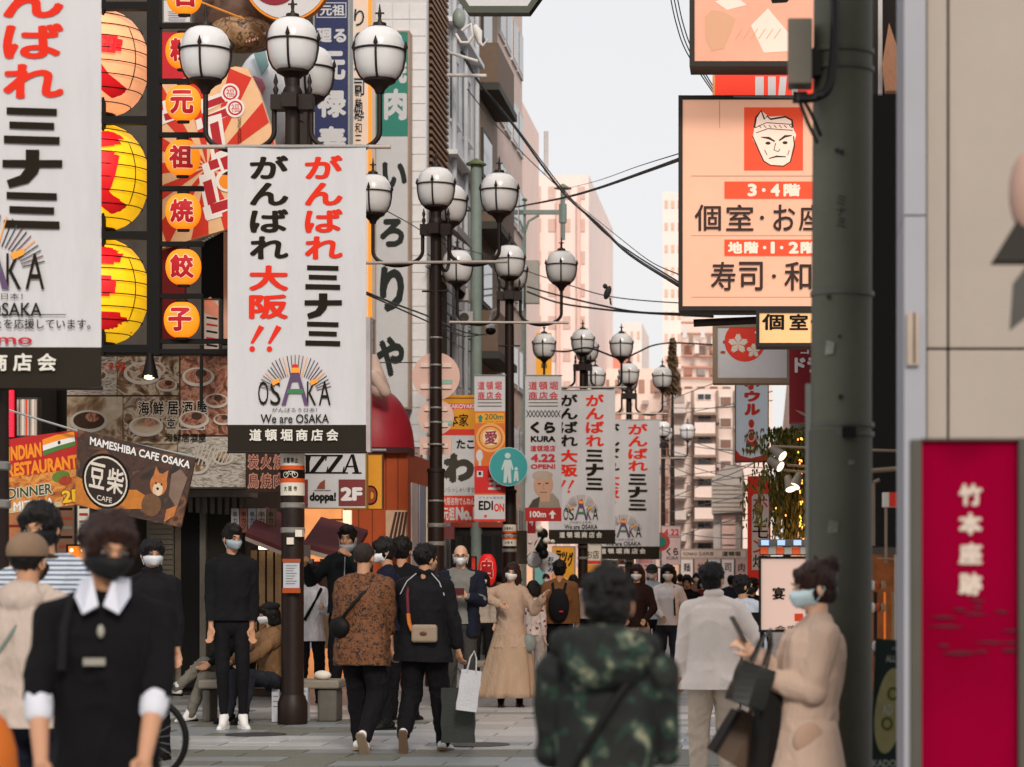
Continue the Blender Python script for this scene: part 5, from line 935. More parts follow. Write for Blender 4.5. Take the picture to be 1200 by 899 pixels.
for x in (612, 628, 652, 676): part('pier', MB().pbox(x, 232, x+4, 660, 127.6, .4), M('pier_pink', '#e4bdb0', .8, .05), a1)
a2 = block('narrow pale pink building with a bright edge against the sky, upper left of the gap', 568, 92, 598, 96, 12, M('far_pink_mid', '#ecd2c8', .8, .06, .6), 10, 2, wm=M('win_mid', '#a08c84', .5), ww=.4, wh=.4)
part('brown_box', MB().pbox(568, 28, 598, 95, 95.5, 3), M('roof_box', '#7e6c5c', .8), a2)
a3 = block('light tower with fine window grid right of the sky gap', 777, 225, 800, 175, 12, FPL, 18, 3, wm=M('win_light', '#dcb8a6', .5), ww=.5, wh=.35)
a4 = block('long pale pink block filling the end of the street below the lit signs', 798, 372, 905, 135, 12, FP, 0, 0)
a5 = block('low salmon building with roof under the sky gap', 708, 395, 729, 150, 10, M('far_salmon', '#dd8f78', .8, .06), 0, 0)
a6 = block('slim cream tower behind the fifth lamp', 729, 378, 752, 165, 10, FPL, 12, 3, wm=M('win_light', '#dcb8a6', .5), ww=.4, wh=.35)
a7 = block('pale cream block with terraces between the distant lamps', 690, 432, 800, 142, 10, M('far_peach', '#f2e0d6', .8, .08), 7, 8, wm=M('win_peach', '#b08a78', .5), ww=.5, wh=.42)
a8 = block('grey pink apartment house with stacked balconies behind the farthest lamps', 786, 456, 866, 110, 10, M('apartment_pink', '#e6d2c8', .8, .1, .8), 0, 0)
D = 110
for i in range(8):
    y = 470+25*i
    part('balcony', MB().pbox(814, y, 838, y+13, D-1.3, 1.3), M('balcony_pink', '#f2ded5', .7, .06), a8); part('slab', MB().pbox(813, y+13, 839, y+16, D-1.4, 1.4), FS, a8)  # slabs in a browner, darker tone than the balcony fronts
    w = part('window', MB().pbox(817, y-9, 834, y-1, D-.08, .08), FW2, a8); part('pane', MB().pbox(818, y-8, 825, y-2, D-.12, .03), GLS, w); part('pane', MB().pbox(826, y-8, 833, y-2, D-.12, .03), GLS, w)
    w = part('window', MB().pbox(843, y-6, 858, y+6, D-.08, .08), FW2, a8); part('pane', MB().pbox(844.5, y-4.5, 856.5, y+4.5, D-.12, .03), M('glass_warm', '#8a6a5c', .2), w)
    part('balcony', MB().pbox(788, y+4, 804, y+14, D-.9, .9), M('balcony_grey', '#cfc4be', .7, .06), a8); w = part('window', MB().pbox(790, y-7, 802, y+2, D-.08, .08), FWN, a8)
a9 = block('grey slope roofed house low in front of the pink apartments', 836, 560, 868, 98, 8, M('low_grey', '#b5aca6', .8, .1), 0, 0)
part('roof', MB().prism([(PX(x, 97.5), PZ(y, 97.5)) for x, y in ((834, 602), (834, 562), (852, 545), (870, 548), (870, 600))][::-1], 97.3, 105), M('roof_grey', '#aaa19a', .8, .15), a9); 
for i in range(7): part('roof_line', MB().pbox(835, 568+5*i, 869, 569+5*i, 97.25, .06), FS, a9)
for i in range(4): part('panel', MB().pbox(846, 604+12*i, 862, 614+12*i, 97.7, .1), M('pale_pink_panel', '#d3b0a4', .7), a9)
rnd4 = random.Random(11)
for i in range(26):
    y = 470+25*(i % 8)+rnd4.uniform(-6, 6); x = rnd4.choice([806, 810, 840, 860, 863]); part('wall_unit', MB().pbox(x, y, x+3, y+3.5, 109.6, .35), (FW2, FG, FS)[i % 3], a8)
for x in (812, 840.5, 861): part('drain_pipe', MB().tube([(PX(x, 110), 109.85, 1), (PX(x, 110), 109.85, PZ(458, 110))], .06, 6), FS, a8)
for i in range(18):
    x, y = rnd4.uniform(693, 795), rnd4.uniform(440, 560); part('roof_plant', MB().pbox(x, y, x+rnd4.uniform(4, 9), y+rnd4.uniform(3, 7), 141.4, .5), (FW2, FG, FP, FS)[i % 4], a7)
# rooftop clutter and scaffolding on the pink block
D = 134; 
for i in range(6): part('roof_rail', MB().tube([(PX(798, D), D, PZ(378+13*i, D)), (PX(862, D), D, PZ(379+13*i, D))], .07, 5), M('rail_rose', '#c8917c', .7), a4)
for i in range(9): part('bay', MB().pbox(800+7*i, 382+9*(i % 3), 805+7*i, 396+9*(i % 3), D-.3, .3), (FW2, FS, FPL)[i % 3], a4)
for i in range(24): part('window', MB().pbox(802+15*(i % 4), 405+24*(i//4), 811+15*(i % 4), 416+24*(i//4), D+.75, .3), (M('win_rose', '#b07f6c', .5), FWN)[i % 2], a4)
# street level at the far end
st = block('row of far stall fronts with a lettered fascia under the apartments', 795, 643, 876, 84, 3, M('far_stall', '#b7a090', .7, .15), 0, 0)
A = Art(st, 84); A.rect(797, 645, 874, 653, M('stall_pale', '#d9c0b0')); A.text('YONAGI 日本料理', 800, 646.5, 836, 651.5, INK, .02); A.text('道頓堀', 846, 646, 868, 652, INK, .03)
for i in range(5): A.rect(798+16*i, 656, 812+16*i, 690, (FPL, M('stall_pink', '#cfa79c'), SW)[i % 3]); A.line([(797+16*i, 655), (797+16*i, 692)], 1.2, INK); A.text('麺丼寿司肉'[i], 801+16*i, 660, 809+16*i, 670, INK, .02)
A.done()
ev = block('dark end of street shop level behind the crowd', 600, 664, 800, 92, 4, M('far_shop_dark', '#6d5a4e', .8, .4, 1.5), 0, 0)
for i in range(13): part('shop_panel', MB().pbox(612+14.5*i, 662+(i % 3)*2, 624+14.5*i, 706, 91.7, .2), (lm('glow_a', '#d8a888', .3), M('panel_teal', '#5e8a84'), lm('glow_b', '#c8746a', .25), FPL)[i % 4], ev)
ts = thing('tree', 'small bare conifer top in front of the pale tower right of the sky gap', 'tree', (PX(788, 100), 100, 0)); D = 100
part('trunk', MB().tube([(PX(788, D), D, 0), (PX(788, D), D, PZ(398, D))], [.15, .03], 6), M('bark', '#2c2018'), ts, smooth=60)
b = MB()
for k in range(420):
    z = rnd2.uniform(0, 1); y = 396+z*62; w = 2+z*9*(.6+.4*sin(z*22)); a = rnd2.uniform(-1, 1); X = PX(788+a*w, D); Zz = PZ(y+abs(a)*5, D); s = .16
    b.add([(X-s*.7, D+rnd2.uniform(-.4, .4), Zz), (X+s*.5, D+rnd2.uniform(-.4, .4), Zz-s*1.2), (X+s*.6, D, Zz+s*.3)], [(0, 1, 2)])
part('crown', b, M('needle', '#59452f', .8, .3), ts, kind='stuff')
# ---- distribution poles among the left facades
GP = M('pole_pale_green', '#7f8c86', .5, .12)
for i, (px, y0, y1, w, D) in enumerate(((609, 236, 640, 15, 62), (558, 195, 520, 13, 47))):
    t = thing('distribution_pole', ('pale green grey distribution pole with a cross arm behind the third lamp', 'pale green grey pole with an insulator in front of the white building')[i], 'utility pole', (PX(px, D), D, 0)); part('shaft', MB().tube([(PX(px, D), D, 0), (PX(px, D), D, PZ(y0, D))], [w/2/F*D*1.1, w/2/F*D], 16), GP, t, smooth=60)
    part('insulator', MB().lathe([(.02, -.06), (.2, -.03), (.2, 0), (.03, .1)], (PX(px if i else 609, D), D, PZ(y0, D)+.05), 10), M('insulator_green', '#5d6b3f', .4), t, smooth=40)
    if i == 0:
        part('cross_arm', MB().pbox(600, 246, 658, 251, D-.15, .1), GP, t); part('riser', MB().tube([(PX(660, D), D-.1, PZ(282, D)), (PX(660, D), D-.1, PZ(222, D))], .06, 8), GP, t); part('riser_sleeve', MB().tube([(PX(660, D), D-.1, PZ(262, D)), (PX(660, D), D-.1, PZ(240, D))], .1, 8), GP, t); part('insulator', MB().lathe([(.02, -.06), (.24, -.02), (.2, 0), (.03, .1)], (PX(660, D), D-.1, PZ(221, D)), 10), M('insulator_green', '#5d6b3f'), t, smooth=40)
        part('brace', MB().tube([(PX(616, D), D-.1, PZ(272, D)), (PX(620, D), D-.1, PZ(260, D)), (PX(632, D), D-.1, PZ(253, D))], .03, 6), GP, t)
        part('transformer', MB().pbox(616, 305, 631, 355, D-.3, .3), M('transformer_grey', '#a09c96', .5, .1), t)
# ---- cables
G = 'thin black wires strung over the street'
cable('thick bundled cable from the white building down to the corner of the big lit sign', [(540, 60, 48), (560, 95, 48), (600, 145, 46), (656, 221, 42), (700, 262, 36), (735, 296, 32), (796, 335, 24)], .02)
cable('thin companion wire twisted beside the thick bundled cable', [(541, 57, 48), (562, 96, 48), (598, 140, 46), (657, 218, 42), (701, 266, 36), (737, 294, 32), (796, 331, 24)], .010)
cable('thick cable crossing from the left pole up to the big lit sign', [(540, 247, 47), (580, 246, 50), (614, 241, 58), (660, 232, 45), (700, 221, 36), (760, 200, 28), (796, 187, 23)], .022)
cable('thin wire just above the thick cable running up to the big sign', [(660, 222, 58), (700, 212, 45), (745, 196, 35), (796, 180, 23)], .006)
cable('thin wire from the white building to the cross arm pole top', [(548, 105, 48), (580, 145, 52), (618, 185, 58), (657, 222, 61)], .012)
cable('double cable sagging right from the transformer, upper strand', [(618, 336, 61), (650, 345, 55), (700, 357, 48), (750, 366, 42), (835, 368, 34)], .02)
cable('double cable sagging right from the transformer, lower strand', [(618, 342, 61), (655, 355, 55), (710, 363, 48), (760, 367, 42), (835, 371, 34)], .022)
cable('thin wire on which the bird sits', [(618, 318, 61), (660, 332, 55), (712, 347, 50), (777, 354, 45), (840, 356, 40)], .012)
cable('thin wire parallel above the thick cable right of the cross arm', [(668, 232, 58), (720, 274, 45), (760, 305, 36), (796, 322, 26)], .007)
for i in range(3): cable('one of three wires falling past the left edge of the upper lit sign, %s' % ('left', 'middle', 'right')[i], [(784+4*i, -12, 24), (792+4*i, 26, 24), (805+4*i, 62, 24), (838+2*i, 112, 24)], .006)
cable('dark wire linking the fourth and fifth lamp globes', [(646, 411, 54), (664, 412, 54), (690, 408, 54), (727, 420, 56), (745, 414, 58), (765, 405, 60), (790, 402, 62), (835, 404, 60)], .022)
cable('black wires drooping right of the large white banner, upper', [(430, 343, 30), (465, 357, 34), (500, 370, 40), (540, 388, 44), (560, 392, 46)], .014); cable('black wires drooping right of the large white banner, lower', [(430, 345, 30), (468, 362, 34), (520, 385, 40), (545, 394, 44), (572, 391, 46)], .012)
cable('wire across the teal and white sign to the second lamp', [(445, 243, 34), (480, 262, 38), (520, 285, 42), (575, 300, 46)], .008); cable('lower wire across the teal and white sign', [(430, 425, 40), (470, 425, 42), (505, 425, 44)], .01)
OD = 'highest second third fourth fifth sixth seventh eighth ninth tenth eleventh twelfth thirteenth fourteenth fifteenth lowest'.split()
for i in range(16):
    r1, r2 = 470+11*i+rnd2.uniform(-3, 3), rnd2.uniform(-60, 40)
    cable('thin wire before the far pink apartments, %s at its left end' % OD[i], [(775+rnd2.uniform(-5, 10), r1, 80), (820, r1+r2*.4+4, 72), (862, r1+r2*.7+5, 65), (905, r1+r2, 58)], .012, group=G, sm=5)
for i in range(9):
    r1 = 300+14*i; cable('thin wire between pale pole and white building, %s of nine' % OD[i], [(500+rnd2.uniform(-10, 20), r1-30, 44), (535, r1-8, 48), (570, r1+6, 54), (606, r1+12, 61)], .010, group='thin wires beside the white building', sm=5)
# bird
t = single('bird', MB().ell((0, 0, 0), (.07, .08, .15), 12, 9, Euler((0, .35, 0)).to_matrix()).ell((-.05, -.02, .13), (.05, .06, .055), 10, 7).add([(.03, 0, -.1), (.07, .0, -.11), (.09, .01, -.26), (.05, .01, -.25)], [(0, 1, 2, 3)]).xf(lambda p: p+Vector((PX(712, 50), 50, PZ(343, 50)))), M('bird_dark', '#2c3230', .7, .2), 'small dark bird sitting on a wire in the sky gap', 'bird', (PX(712, 50), 50, PZ(347, 50)), smooth=60)
# hexagonal arcade sign edge and white street fixture at the top
D = 29; t = thing('hexagonal_frame', 'dark green hexagonal sign frame cut off by the top edge', 'sign', (PX(583, D), D, PZ(14, D)))
part('frame', MB().prism([(PX(x, D), PZ(y, D)) for x, y in ((528, -14), (536, -14), (550, 7), (618, 7), (632, -14), (641, -14), (620, 15), (548, 15))][::-1], D, D+.2), M('frame_green', '#4a4f44', .5, .1), t)
part('face', MB().prism([(PX(x, D), PZ(y, D)) for x, y in ((536, -14), (632, -14), (618, 7), (550, 7))][::-1], D+.02, D+.15), SW, t)
D = 46; t = thing('wall_lamp', 'white curly wall lamp with a grey globe high on the white building', 'wall lamp', (PX(545, D), D, PZ(60, D))); part('globe', MB().ell((PX(538, D), D, PZ(22, D)), (.13, .13, .2), 16, 10), M('lamp_grey_green', '#8a948f', .4), t, smooth=60)
part('arm', MB().tube([(PX(x, D), D, PZ(y, D)) for x, y in ((541, 36), (552, 28), (554, 42), (549, 50), (540, 50), (534, 40))], .03, 8), FW2, t, smooth=60); part('arm', MB().tube([(PX(x, D), D, PZ(y, D)) for x, y in ((556, 30), (560, 38), (562, 50), (566, 54), (572, 46))], [.05, .09, .05, .03, .02], 8), FW2, t, smooth=60)
t = thing('wall_bracket', 'white cable bracket reaching out from the white building near the top', 'bracket', (PX(535, 47), 47, PZ(88, 47))); part('bar', MB().tube([(PX(515, 47), 47, PZ(88, 47)), (PX(570, 47), 47, PZ(89, 47))], .035, 8), FW2, t); part('bar', MB().tube([(PX(527, 47), 47, PZ(62, 47)), (PX(560, 47), 47, PZ(72, 47))], .03, 8), FW2, t)
t = thing('security_camera', 'small white security camera hanging beside the third lamp pole', 'security camera', (PX(574, 42), 42, PZ(392, 42))); part('dome', MB().ell((PX(575, 42), 42, PZ(388, 42)), (.09, .09, .07), 12, 8), BLACK, t, smooth=60); part('housing', MB().tube([(PX(570, 42), 42, PZ(382, 42)), (PX(581, 42), 42, PZ(382, 42))], .07, 10), SW, t); part('bracket', MB().tube([(PX(575, 42), 42, PZ(380, 42)), (PX(577, 42), 42, PZ(366, 42)), (PX(584, 42), 42, PZ(363, 42))], .04, 8), SW, t)
t, A = sign('small amber sign behind the left globe of the fourth lamp', 628, 390, 646, 441, 72, OG, cat='sign'); A.vtext('鍋', 634, 425, 641, 432, INK, .02); A.done()
# ---------------------------------------------------------------- people
SKIN = M('skin', '#b98a6c', .5, .08, 20, bump=.05, bscale=90); SKIN2 = M('skin_light', '#cfa68c', .5, .06, 20, bump=.05, bscale=90)
HAIR = M('black_hair', '#0e0b0a', .5, .35, 60, bump=.6, bscale=120, stretch=(1, 1, .15), spec=.25); HAIRB = M('brown_hair', '#2a1712', .42, .4, 60, bump=.6, bscale=120, stretch=(1, 1, .15), spec=.25)
HAIRG = M('cropped_grey_hair', '#4a423c', .7, .3, 90, bump=.5, bscale=160)
LIP = M('lips', '#8e5249', .5, .05); EYEW = M('eye_white', '#98928c', .3, .02); EYED = M('eye_dark', '#1a1210', .2, .02)
MASKW = M('white_mask_cloth', '#dcdcdf', .75, .05, 30, bump=.15, bscale=40, stretch=(1, 1, 5)); MASKB = M('black_mask_cloth', '#0d0d0f', .7, .1, 30, bump=.1)
MASKG = M('grey_mask_cloth', '#9aa4ac', .7, .06, 30, bump=.1); MASKBL = M('pale_blue_mask_cloth', '#b5cbd2', .7, .06, 30, bump=.15, stretch=(1, 1, 5))
def cloth(name, col, var=.15, bump=.3, rough=.9): return M(name, col, rough, var, 5, bump=bump, bscale=22, stretch=(1.6, 1.6, .7), spec=.18)
_rs = np.random.RandomState(5); _lat = _rs.rand(32, 32, 32)
def vnoise(p):
    i = np.floor(p).astype(int); f = p-i; f = f*f*(3-2*f); i0 = i % 32; i1 = (i+1) % 32; r = 0
    for a in (0, 1):
        for b in (0, 1):
            for c in (0, 1):
                w = (f[:, 0] if a else 1-f[:, 0])*(f[:, 1] if b else 1-f[:, 1])*(f[:, 2] if c else 1-f[:, 2])
                r = r+w*_lat[(i1 if a else i0)[:, 0], (i1 if b else i0)[:, 1], (i1 if c else i0)[:, 2]]
    return r
def crease(me, amp, fv, seed=0):
    n = len(me.vertices); co = np.empty(n*3); me.vertices.foreach_get('co', co); co = co.reshape(-1, 3); no = np.empty(n*3)
    me.vertices.foreach_get('normal', no); no = no.reshape(-1, 3); p = co*np.array(fv)+seed*3.7+50
    wp = np.stack([vnoise(p*.6+9), vnoise(p*.6+19), vnoise(p*.6+29)], 1)*1.6
    r = (1-np.abs(2*vnoise(p+wp)-1))**2.2+.5*(1-np.abs(2*vnoise(p*2.1+wp*2)-1))**2
    co += no*((r-.45)*amp)[:, None]; me.vertices.foreach_set('co', co.ravel()); me.update()
def blob(mb, vox=.012, sm=3, folds=0, fscale=(6, 6, 9), cuts=(), seed=0):
    """one continuous surface grown over overlapping tapered volumes"""
    me = mb.mesh('b'); o = bpy.data.objects.new('b', me); _TC.objects.link(o)
    r = o.modifiers.new('r', 'REMESH'); r.mode = 'VOXEL'; r.voxel_size = vox; sm = int(sm*max(1, (.011/vox)**2)); r.use_smooth_shade = True
    if sm: s_ = o.modifiers.new('s', 'SMOOTH'); s_.factor = .5; s_.iterations = sm
    res = evaluated(o); bpy.data.objects.remove(o); bpy.data.meshes.remove(me)
    if folds: crease(res, folds, fscale, seed)
    if cuts:
        bm = bmesh.new(); bm.from_mesh(res)
        for co, no in cuts:
            g = bmesh.ops.bisect_plane(bm, geom=bm.verts[:]+bm.edges[:]+bm.faces[:], plane_co=co, plane_no=no, clear_outer=True)
            ed = [e for e in g['geom_cut'] if isinstance(e, bmesh.types.BMEdge)]
            try: bmesh.ops.holes_fill(bm, edges=ed, sides=0)
            except Exception: pass
        bm.to_mesh(res); bm.free()
    res.shade_smooth(); return res
def ik(a, b, l1, l2, hint):
    a = Vector(a); b = Vector(b); d = b-a; L = min(d.length, (l1+l2)*.998); d = d.normalized(); b = a+d*L
    x = (l1*l1-l2*l2+L*L)/(2*L); h = sqrt(max(l1*l1-x*x, 0)); hn = Vector(hint); hn = (hn-d*hn.dot(d)); hn = hn.normalized() if hn.length > 1e-4 else Vector((0, 1, 0))
    return a+d*x+hn*h, b
def hand(mb, wr, elb, side, curl, k, fine, grip=None):
    """palm, thumb and four bent fingers from the wrist, along the forearm"""
    d = (wr-elb).normalized(); up = Vector(grip) if grip else Vector((side*.2, -.3, 0))  # palm normal hint = curl direction
    n = (up-d*up.dot(d)).normalized(); w = d.cross(n)                          # w across the palm
    P = wr+d*.085*k
    mb.cap(wr-d*.01, .024*k, wr+d*.02*k, .026*k, 10)
    for q in (-1, -.33, .33, 1): mb.cap(wr+d*.02*k+w*q*.014*k, .016*k, P+w*q*.03*k, .0145*k, 8)
    ts = -side if (w.dot(Vector((0, -1, .0))) < 0) == (side > 0) else side
    fw = 1 if w.dot(Vector((0, -1, 0.2))) > 0 else -1                           # thumb on the forward side
    for i, q in enumerate((1, .35, -.3, -.95)):
        L = (.042, .047, .044, .034)[i]*k; a = P+w*fw*q*.029*k; c = curl*(1+.12*i); r = (.0095 if fine else .0105)*k
        dd = (d*cos(c*.6)+n*sin(c*.6)); b = a+dd*L; d2 = (d*cos(c*1.6)+n*sin(c*1.6)); e = b+d2*L*.62; d3 = (d*cos(c*2.2)+n*sin(c*2.2)); g = e+d3*L*.48
        mb.cap(a, r*1.05, b, r, 8); mb.cap(b, r, e, r*.92, 8); mb.cap(e, r*.92, g, r*.8, 8)
    a = wr+d*.028*k+w*fw*.022*k; b = a+(d*.7+w*fw*.65+n*.35).normalized()*.04*k; c = b+(d*.9+w*fw*.15+n*.5).normalized()*.032*k; e = c+(d*.9+n*.6).normalized()*.02*k
    mb.cap(a, .015*k, b, .0125*k, 8); mb.cap(b, .0125*k, c, .0105*k, 8); mb.cap(c, .0105*k, e, .009*k, 8)
def make_person(label, px, D, ytop, rz=0, name='person', **q):
    """px: photo column of the body; top: photo row of the head's top; D: distance. Local frame: faces -y, left hand +x."""
    g = q.get; h = EYE+(CY-ytop)/F*D; seat = g('seat'); H0 = 1.72
    k = g('height', h)/H0 if not seat else g('height')/H0
    t = thing(name, label, 'person', (PX(px, D), D, g('z', 0)), g('group'), rz=radians(rz)); t.scale = (k*g('wide', 1), k*g('wide', 1), k)
    fine = D < 12; vox = .0065 if fine else (.010 if D < 35 else .014)
    fem = g('fem', False); sw = .142 if fem else .168; sk = g('skin', SKIN2 if fem else SKIN)
    hz = g('hip', .945); hip = Vector((0, g('hipy', 0), hz)); ln = radians(g('lean', 0)); sl = radians(g('side', 0))
    R = Matrix.Rotation(ln, 3, 'X') @ Matrix.Rotation(sl, 3, 'Y')                # lean > 0 tips forward (-y)
    def T(x, y, z): return hip+R @ Vector((x, y, z))                            # torso space, z from the hips
    Rh = R @ Euler((radians(g('nod', 0)), radians(g('tilt', 0)), radians(g('turn', 0)))).to_matrix()
    nb = T(0, .02, .53); 
    def Hd(x, y, z): return nb+(R @ Vector((0, -.012, 0)))+Rh @ Vector((x, y, z))  # head space, origin at the base of the neck
    sh = {s: T(s*sw, .01, .452) for s in (1, -1)}
    hp = {s: hip+Vector((s*.085, 0, -.02)) for s in (1, -1)}
    hnd = {1: g('handL', (sw+.06, .0, .80)), -1: g('handR', (-sw-.06, .0, .80))}
    ft = {1: g('footL', (.11, .0, .08)), -1: g('footR', (-.11, .0, .08))}
    toe = {1: g('toeL', (.15, -1, -.12)), -1: g('toeR', (-.15, -1, -.12))}
    E, Wr, K, An = {}, {}, {}, {}
    for s in (1, -1):
        E[s], Wr[s] = ik(sh[s], hnd[s], .275, .245, g('elbL' if s > 0 else 'elbR', (s*.5, .6, -.3)))
        K[s], An[s] = ik(hp[s], ft[s], .435, .417, g('kneeL' if s > 0 else 'kneeR', (s*.1, -1, .1)))
    b = MB()
    b.ell(Hd(0, .012, .175), (.073, .092, .088), rot=Rh); b.ell(Hd(0, -.028, .118), (.055, .062, .072), rot=Rh)
    b.ell(Hd(0, -.045, .075), (.034, .04, .03), rot=Rh); b.cap(T(0, .025, .46), .05, Hd(0, .015, .10), .052)
    b.cap(Hd(0, -.088, .15), .008, Hd(0, -.107, .117), .0135, 8)                # nose
    b.ell(Hd(0, -.080, .17), (.045, .018, .012), rot=Rh)                        # brow
    b.cap(Hd(.012, -.091, .086), .009, Hd(-.012, -.091, .086), .009, 8)         # mouth
    for s in (1, -1):
        b.ell(Hd(s*.076, .012, .135), (.011, .02, .033), rot=Rh @ Euler((.15, 0, s*.35)).to_matrix())
        b.ell(Hd(s*.036, -.062, .125), (.022, .02, .022), rot=Rh)
        b.cap(sh[s], .045, E[s], .038 if not fem else .033); b.cap(E[s], .040 if not fem else .034, Wr[s], .025)
        hand(b, Wr[s], E[s], s, g('curlL' if s > 0 else 'curlR', .5), 1.0 if not fem else .92, fine, g('gripL' if s > 0 else 'gripR'))
        b.cap(hp[s], .066, K[s], .044); b.cap(K[s], .046, An[s], .031)
        b.cap(An[s], .028, An[s]+Vector(toe[s]).normalized()*.10-Vector((0, 0, .045)), .014)
    b.cap(sh[1], .045, sh[-1], .045); b.ell(T(0, 0, .32), (.12, .07, .17), rot=R); b.ell(T(0, 0, .1), (.11, .07, .17), rot=R); b.ell(hip, (.13, .08, .12))
    for s in (1, -1): b.cap(T(s*.03, .02, .51), .04, sh[s], .035)
    body = link('body', blob(b, vox, 2), sk, t)
    # face
    mask = g('mask'); away = g('noface')
    if not away:
        for s in (1, -1):
            e = MB().ell(Hd(s*.031, -.0865, .152), (.0135, .008, .0046), 10, 6, rot=Rh); part('eye', e, EYEW, t, smooth=60, local=True)
            i = MB().ell(Hd(s*.031, -.0925, .152), (.0058, .004, .0048), 8, 5, rot=Rh); part('iris', i, EYED, t, smooth=60, local=True)
            part('eyebrow', MB().tube([Hd(s*.014, -.098, .171), Hd(s*.031, -.0985, .178), Hd(s*.051, -.084, .172)], [.003, .0042, .002], 6), HAIR, t, smooth=60, local=True)
        if not mask: part('mouth', MB().tube([Hd(.024, -.094, .085), Hd(0, -.102, .087), Hd(-.024, -.094, .085)], [.0025, .0055, .0025], 6), LIP, t, smooth=60, local=True)
    if g('glasses'):
        gb = MB()
        for s in (1, -1):
            gb.tube([Hd(s*.034+.026*cos(a), -.103, .152+.018*sin(a)) for a in [2*pi*i/12 for i in range(13)]], .0022, 5); gb.tube([Hd(s*.06, -.1, .155), Hd(s*.08, .0, .15)], .002, 5)
        gb.tube([Hd(.01, -.106, .154), Hd(-.01, -.106, .154)], .0022, 5); part('glasses', gb, BLACK, t, local=True)
    if mask:
        mb = MB(); v = []; nu, nv = 13, 8
        for j in range(nv):
            z = .139-.078*j/(nv-1); wd = (.070, .074, .075, .073, .068, .060, .050, .038)[j]
            fr = (-.108, -.121, -.124, -.121, -.116, -.112, -.104, -.09)[j]
            if g('chinmask'): z -= .05; fr += .015
            for i in range(nu):
                u = (i/(nu-1)-.5)*2; v.append(Hd(wd*u*(1.02), fr+.095*abs(u)**2.1, z+.004*abs(u)))
        f = [(j*nu+i, j*nu+i+1, (j+1)*nu+i+1, (j+1)*nu+i) for j in range(nv-1) for i in range(nu-1)]
        mb.add(v, f); mb.xf(lambda p: p); mo = part('face_mask', mb, mask, t, smooth=80, local=True)
        md = mo.modifiers.new('thickness', 'SOLIDIFY'); md.thickness = .003
        for s in (1, -1):
            zz = -.05 if g('chinmask') else 0
            part('ear_loop', MB().tube([Hd(s*.07, -.03, .135+zz), Hd(s*.083, .02, .165), Hd(s*.085, .035, .14), Hd(s*.068, -.02, .072+zz)], .0025, 5), mask, t, smooth=60, local=True)
    # hair
    hs = g('hair', 'short'); hm = g('hairmat', HAIR); hb = MB(); rnd = random.Random(int(px*13+ytop)); cuts = []
    if hs != 'bald':
        low = {'crop': .004, 'short': .009, 'mop': .016, 'fade': .010}.get(hs, .013)
        hb.ell(Hd(0, .020, .182), (.075+low, .092+low, .086+low), 18, 12, rot=Rh)
        if hs == 'fade': hb.ell(Hd(0, -.012, .225), (.066, .088, .05), rot=Rh)
        if hs in ('mop', 'short', 'bob', 'long', 'bun'): hb.ell(Hd(0, .03, .13), (.078, .072, .075), rot=Rh)
        nt_ = 0 if g('cap') else {'mop': 110, 'short': 90, 'fade': 50, 'crop': 0, 'bun': 12}.get(hs, 30)
        for i in range(nt_):
            a = rnd.uniform(0, 2*pi); e = rnd.uniform(-.2, 1.45); n_ = Vector((cos(e)*cos(a), cos(e)*sin(a), sin(e)))
            if n_.y < -.25 and e < .55: continue
            p = Vector((0, .02, .18))+Vector((n_.x*.082, n_.y*.1, n_.z*.092)); tl = Vector((rnd.uniform(-.4, .4), rnd.uniform(-.5, .3), rnd.uniform(-1, .2)))+n_*.7
            hb.cap(Hd(*p), .013, Hd(*(p+tl.normalized()*rnd.uniform(.010, .026))), .006, 6)
        fr = g('fringe', .03 if hs in ('mop', 'bob', 'long', 'bun') else .0)
        if fr:
            for i in range(9):
                u = (i-4)/4; hb.cap(Hd(u*.06, -.060-.015*(1-abs(u)), .232-.02*abs(u)), .02, Hd(u*.072+rnd.uniform(-.01, .01), -.082+.03*abs(u), .205-fr-rnd.uniform(0, .02)), .009, 6)
        if hs in ('long', 'bob'):
            L = .20 if hs == 'long' else .07
            for i in range(13):
                a = radians(-32+244*i/12); x, y = cos(a)*.083, sin(a)*.082+.025
                hb.cap(Hd(x, y, .17), .026, Hd(x*1.08+rnd.uniform(-.008, .008), y*.9+.01, .06), .026, 7)
                if hs == 'long': hb.cap(Hd(x*1.08, y*.9+.01, .06), .026, Hd(x*1.1+rnd.uniform(-.015, .015), y*.8+.02, .06-L*rnd.uniform(.75, 1)), .012, 7)
        if hs == 'bun': hb.ell(Hd(0, .11, .25), (.04, .04, .04), rot=Rh); hb.ell(Hd(0, .08, .12), (.05, .04, .05), rot=Rh)
        link('hair', blob(hb, vox if vox > .008 else .006, 1 if fine else 2, .008, (30, 30, 14)), hm, t)
    if g('cap'):
        cb = MB().ell(Hd(0, .018, .195), (.094, .112, .094), 20, 12, rot=Rh); 
        link('cap_crown', blob(cb, .008, 1, cuts=[(Hd(0, 0, .172), Rh @ Vector((0, 0, -1)))]), g('cap'), t)
        vb = MB(); s_ = -1 if not g('capback') else 1; vb.ell(Hd(0, s_*.12, .178), (.07, .075, .008), rot=Rh @ Matrix.Rotation(.2*s_*-1, 3, 'X')); part('cap_peak', vb, g('cap'), t, smooth=60, local=True)
    if g('beret'): part('hat', MB().ell(Hd(0, .03, .235), (.105, .11, .05), rot=Rh), g('beret'), t, smooth=60, local=True)
    # trousers or legs
    lg = g('legs'); lo = g('loose', 1.0)
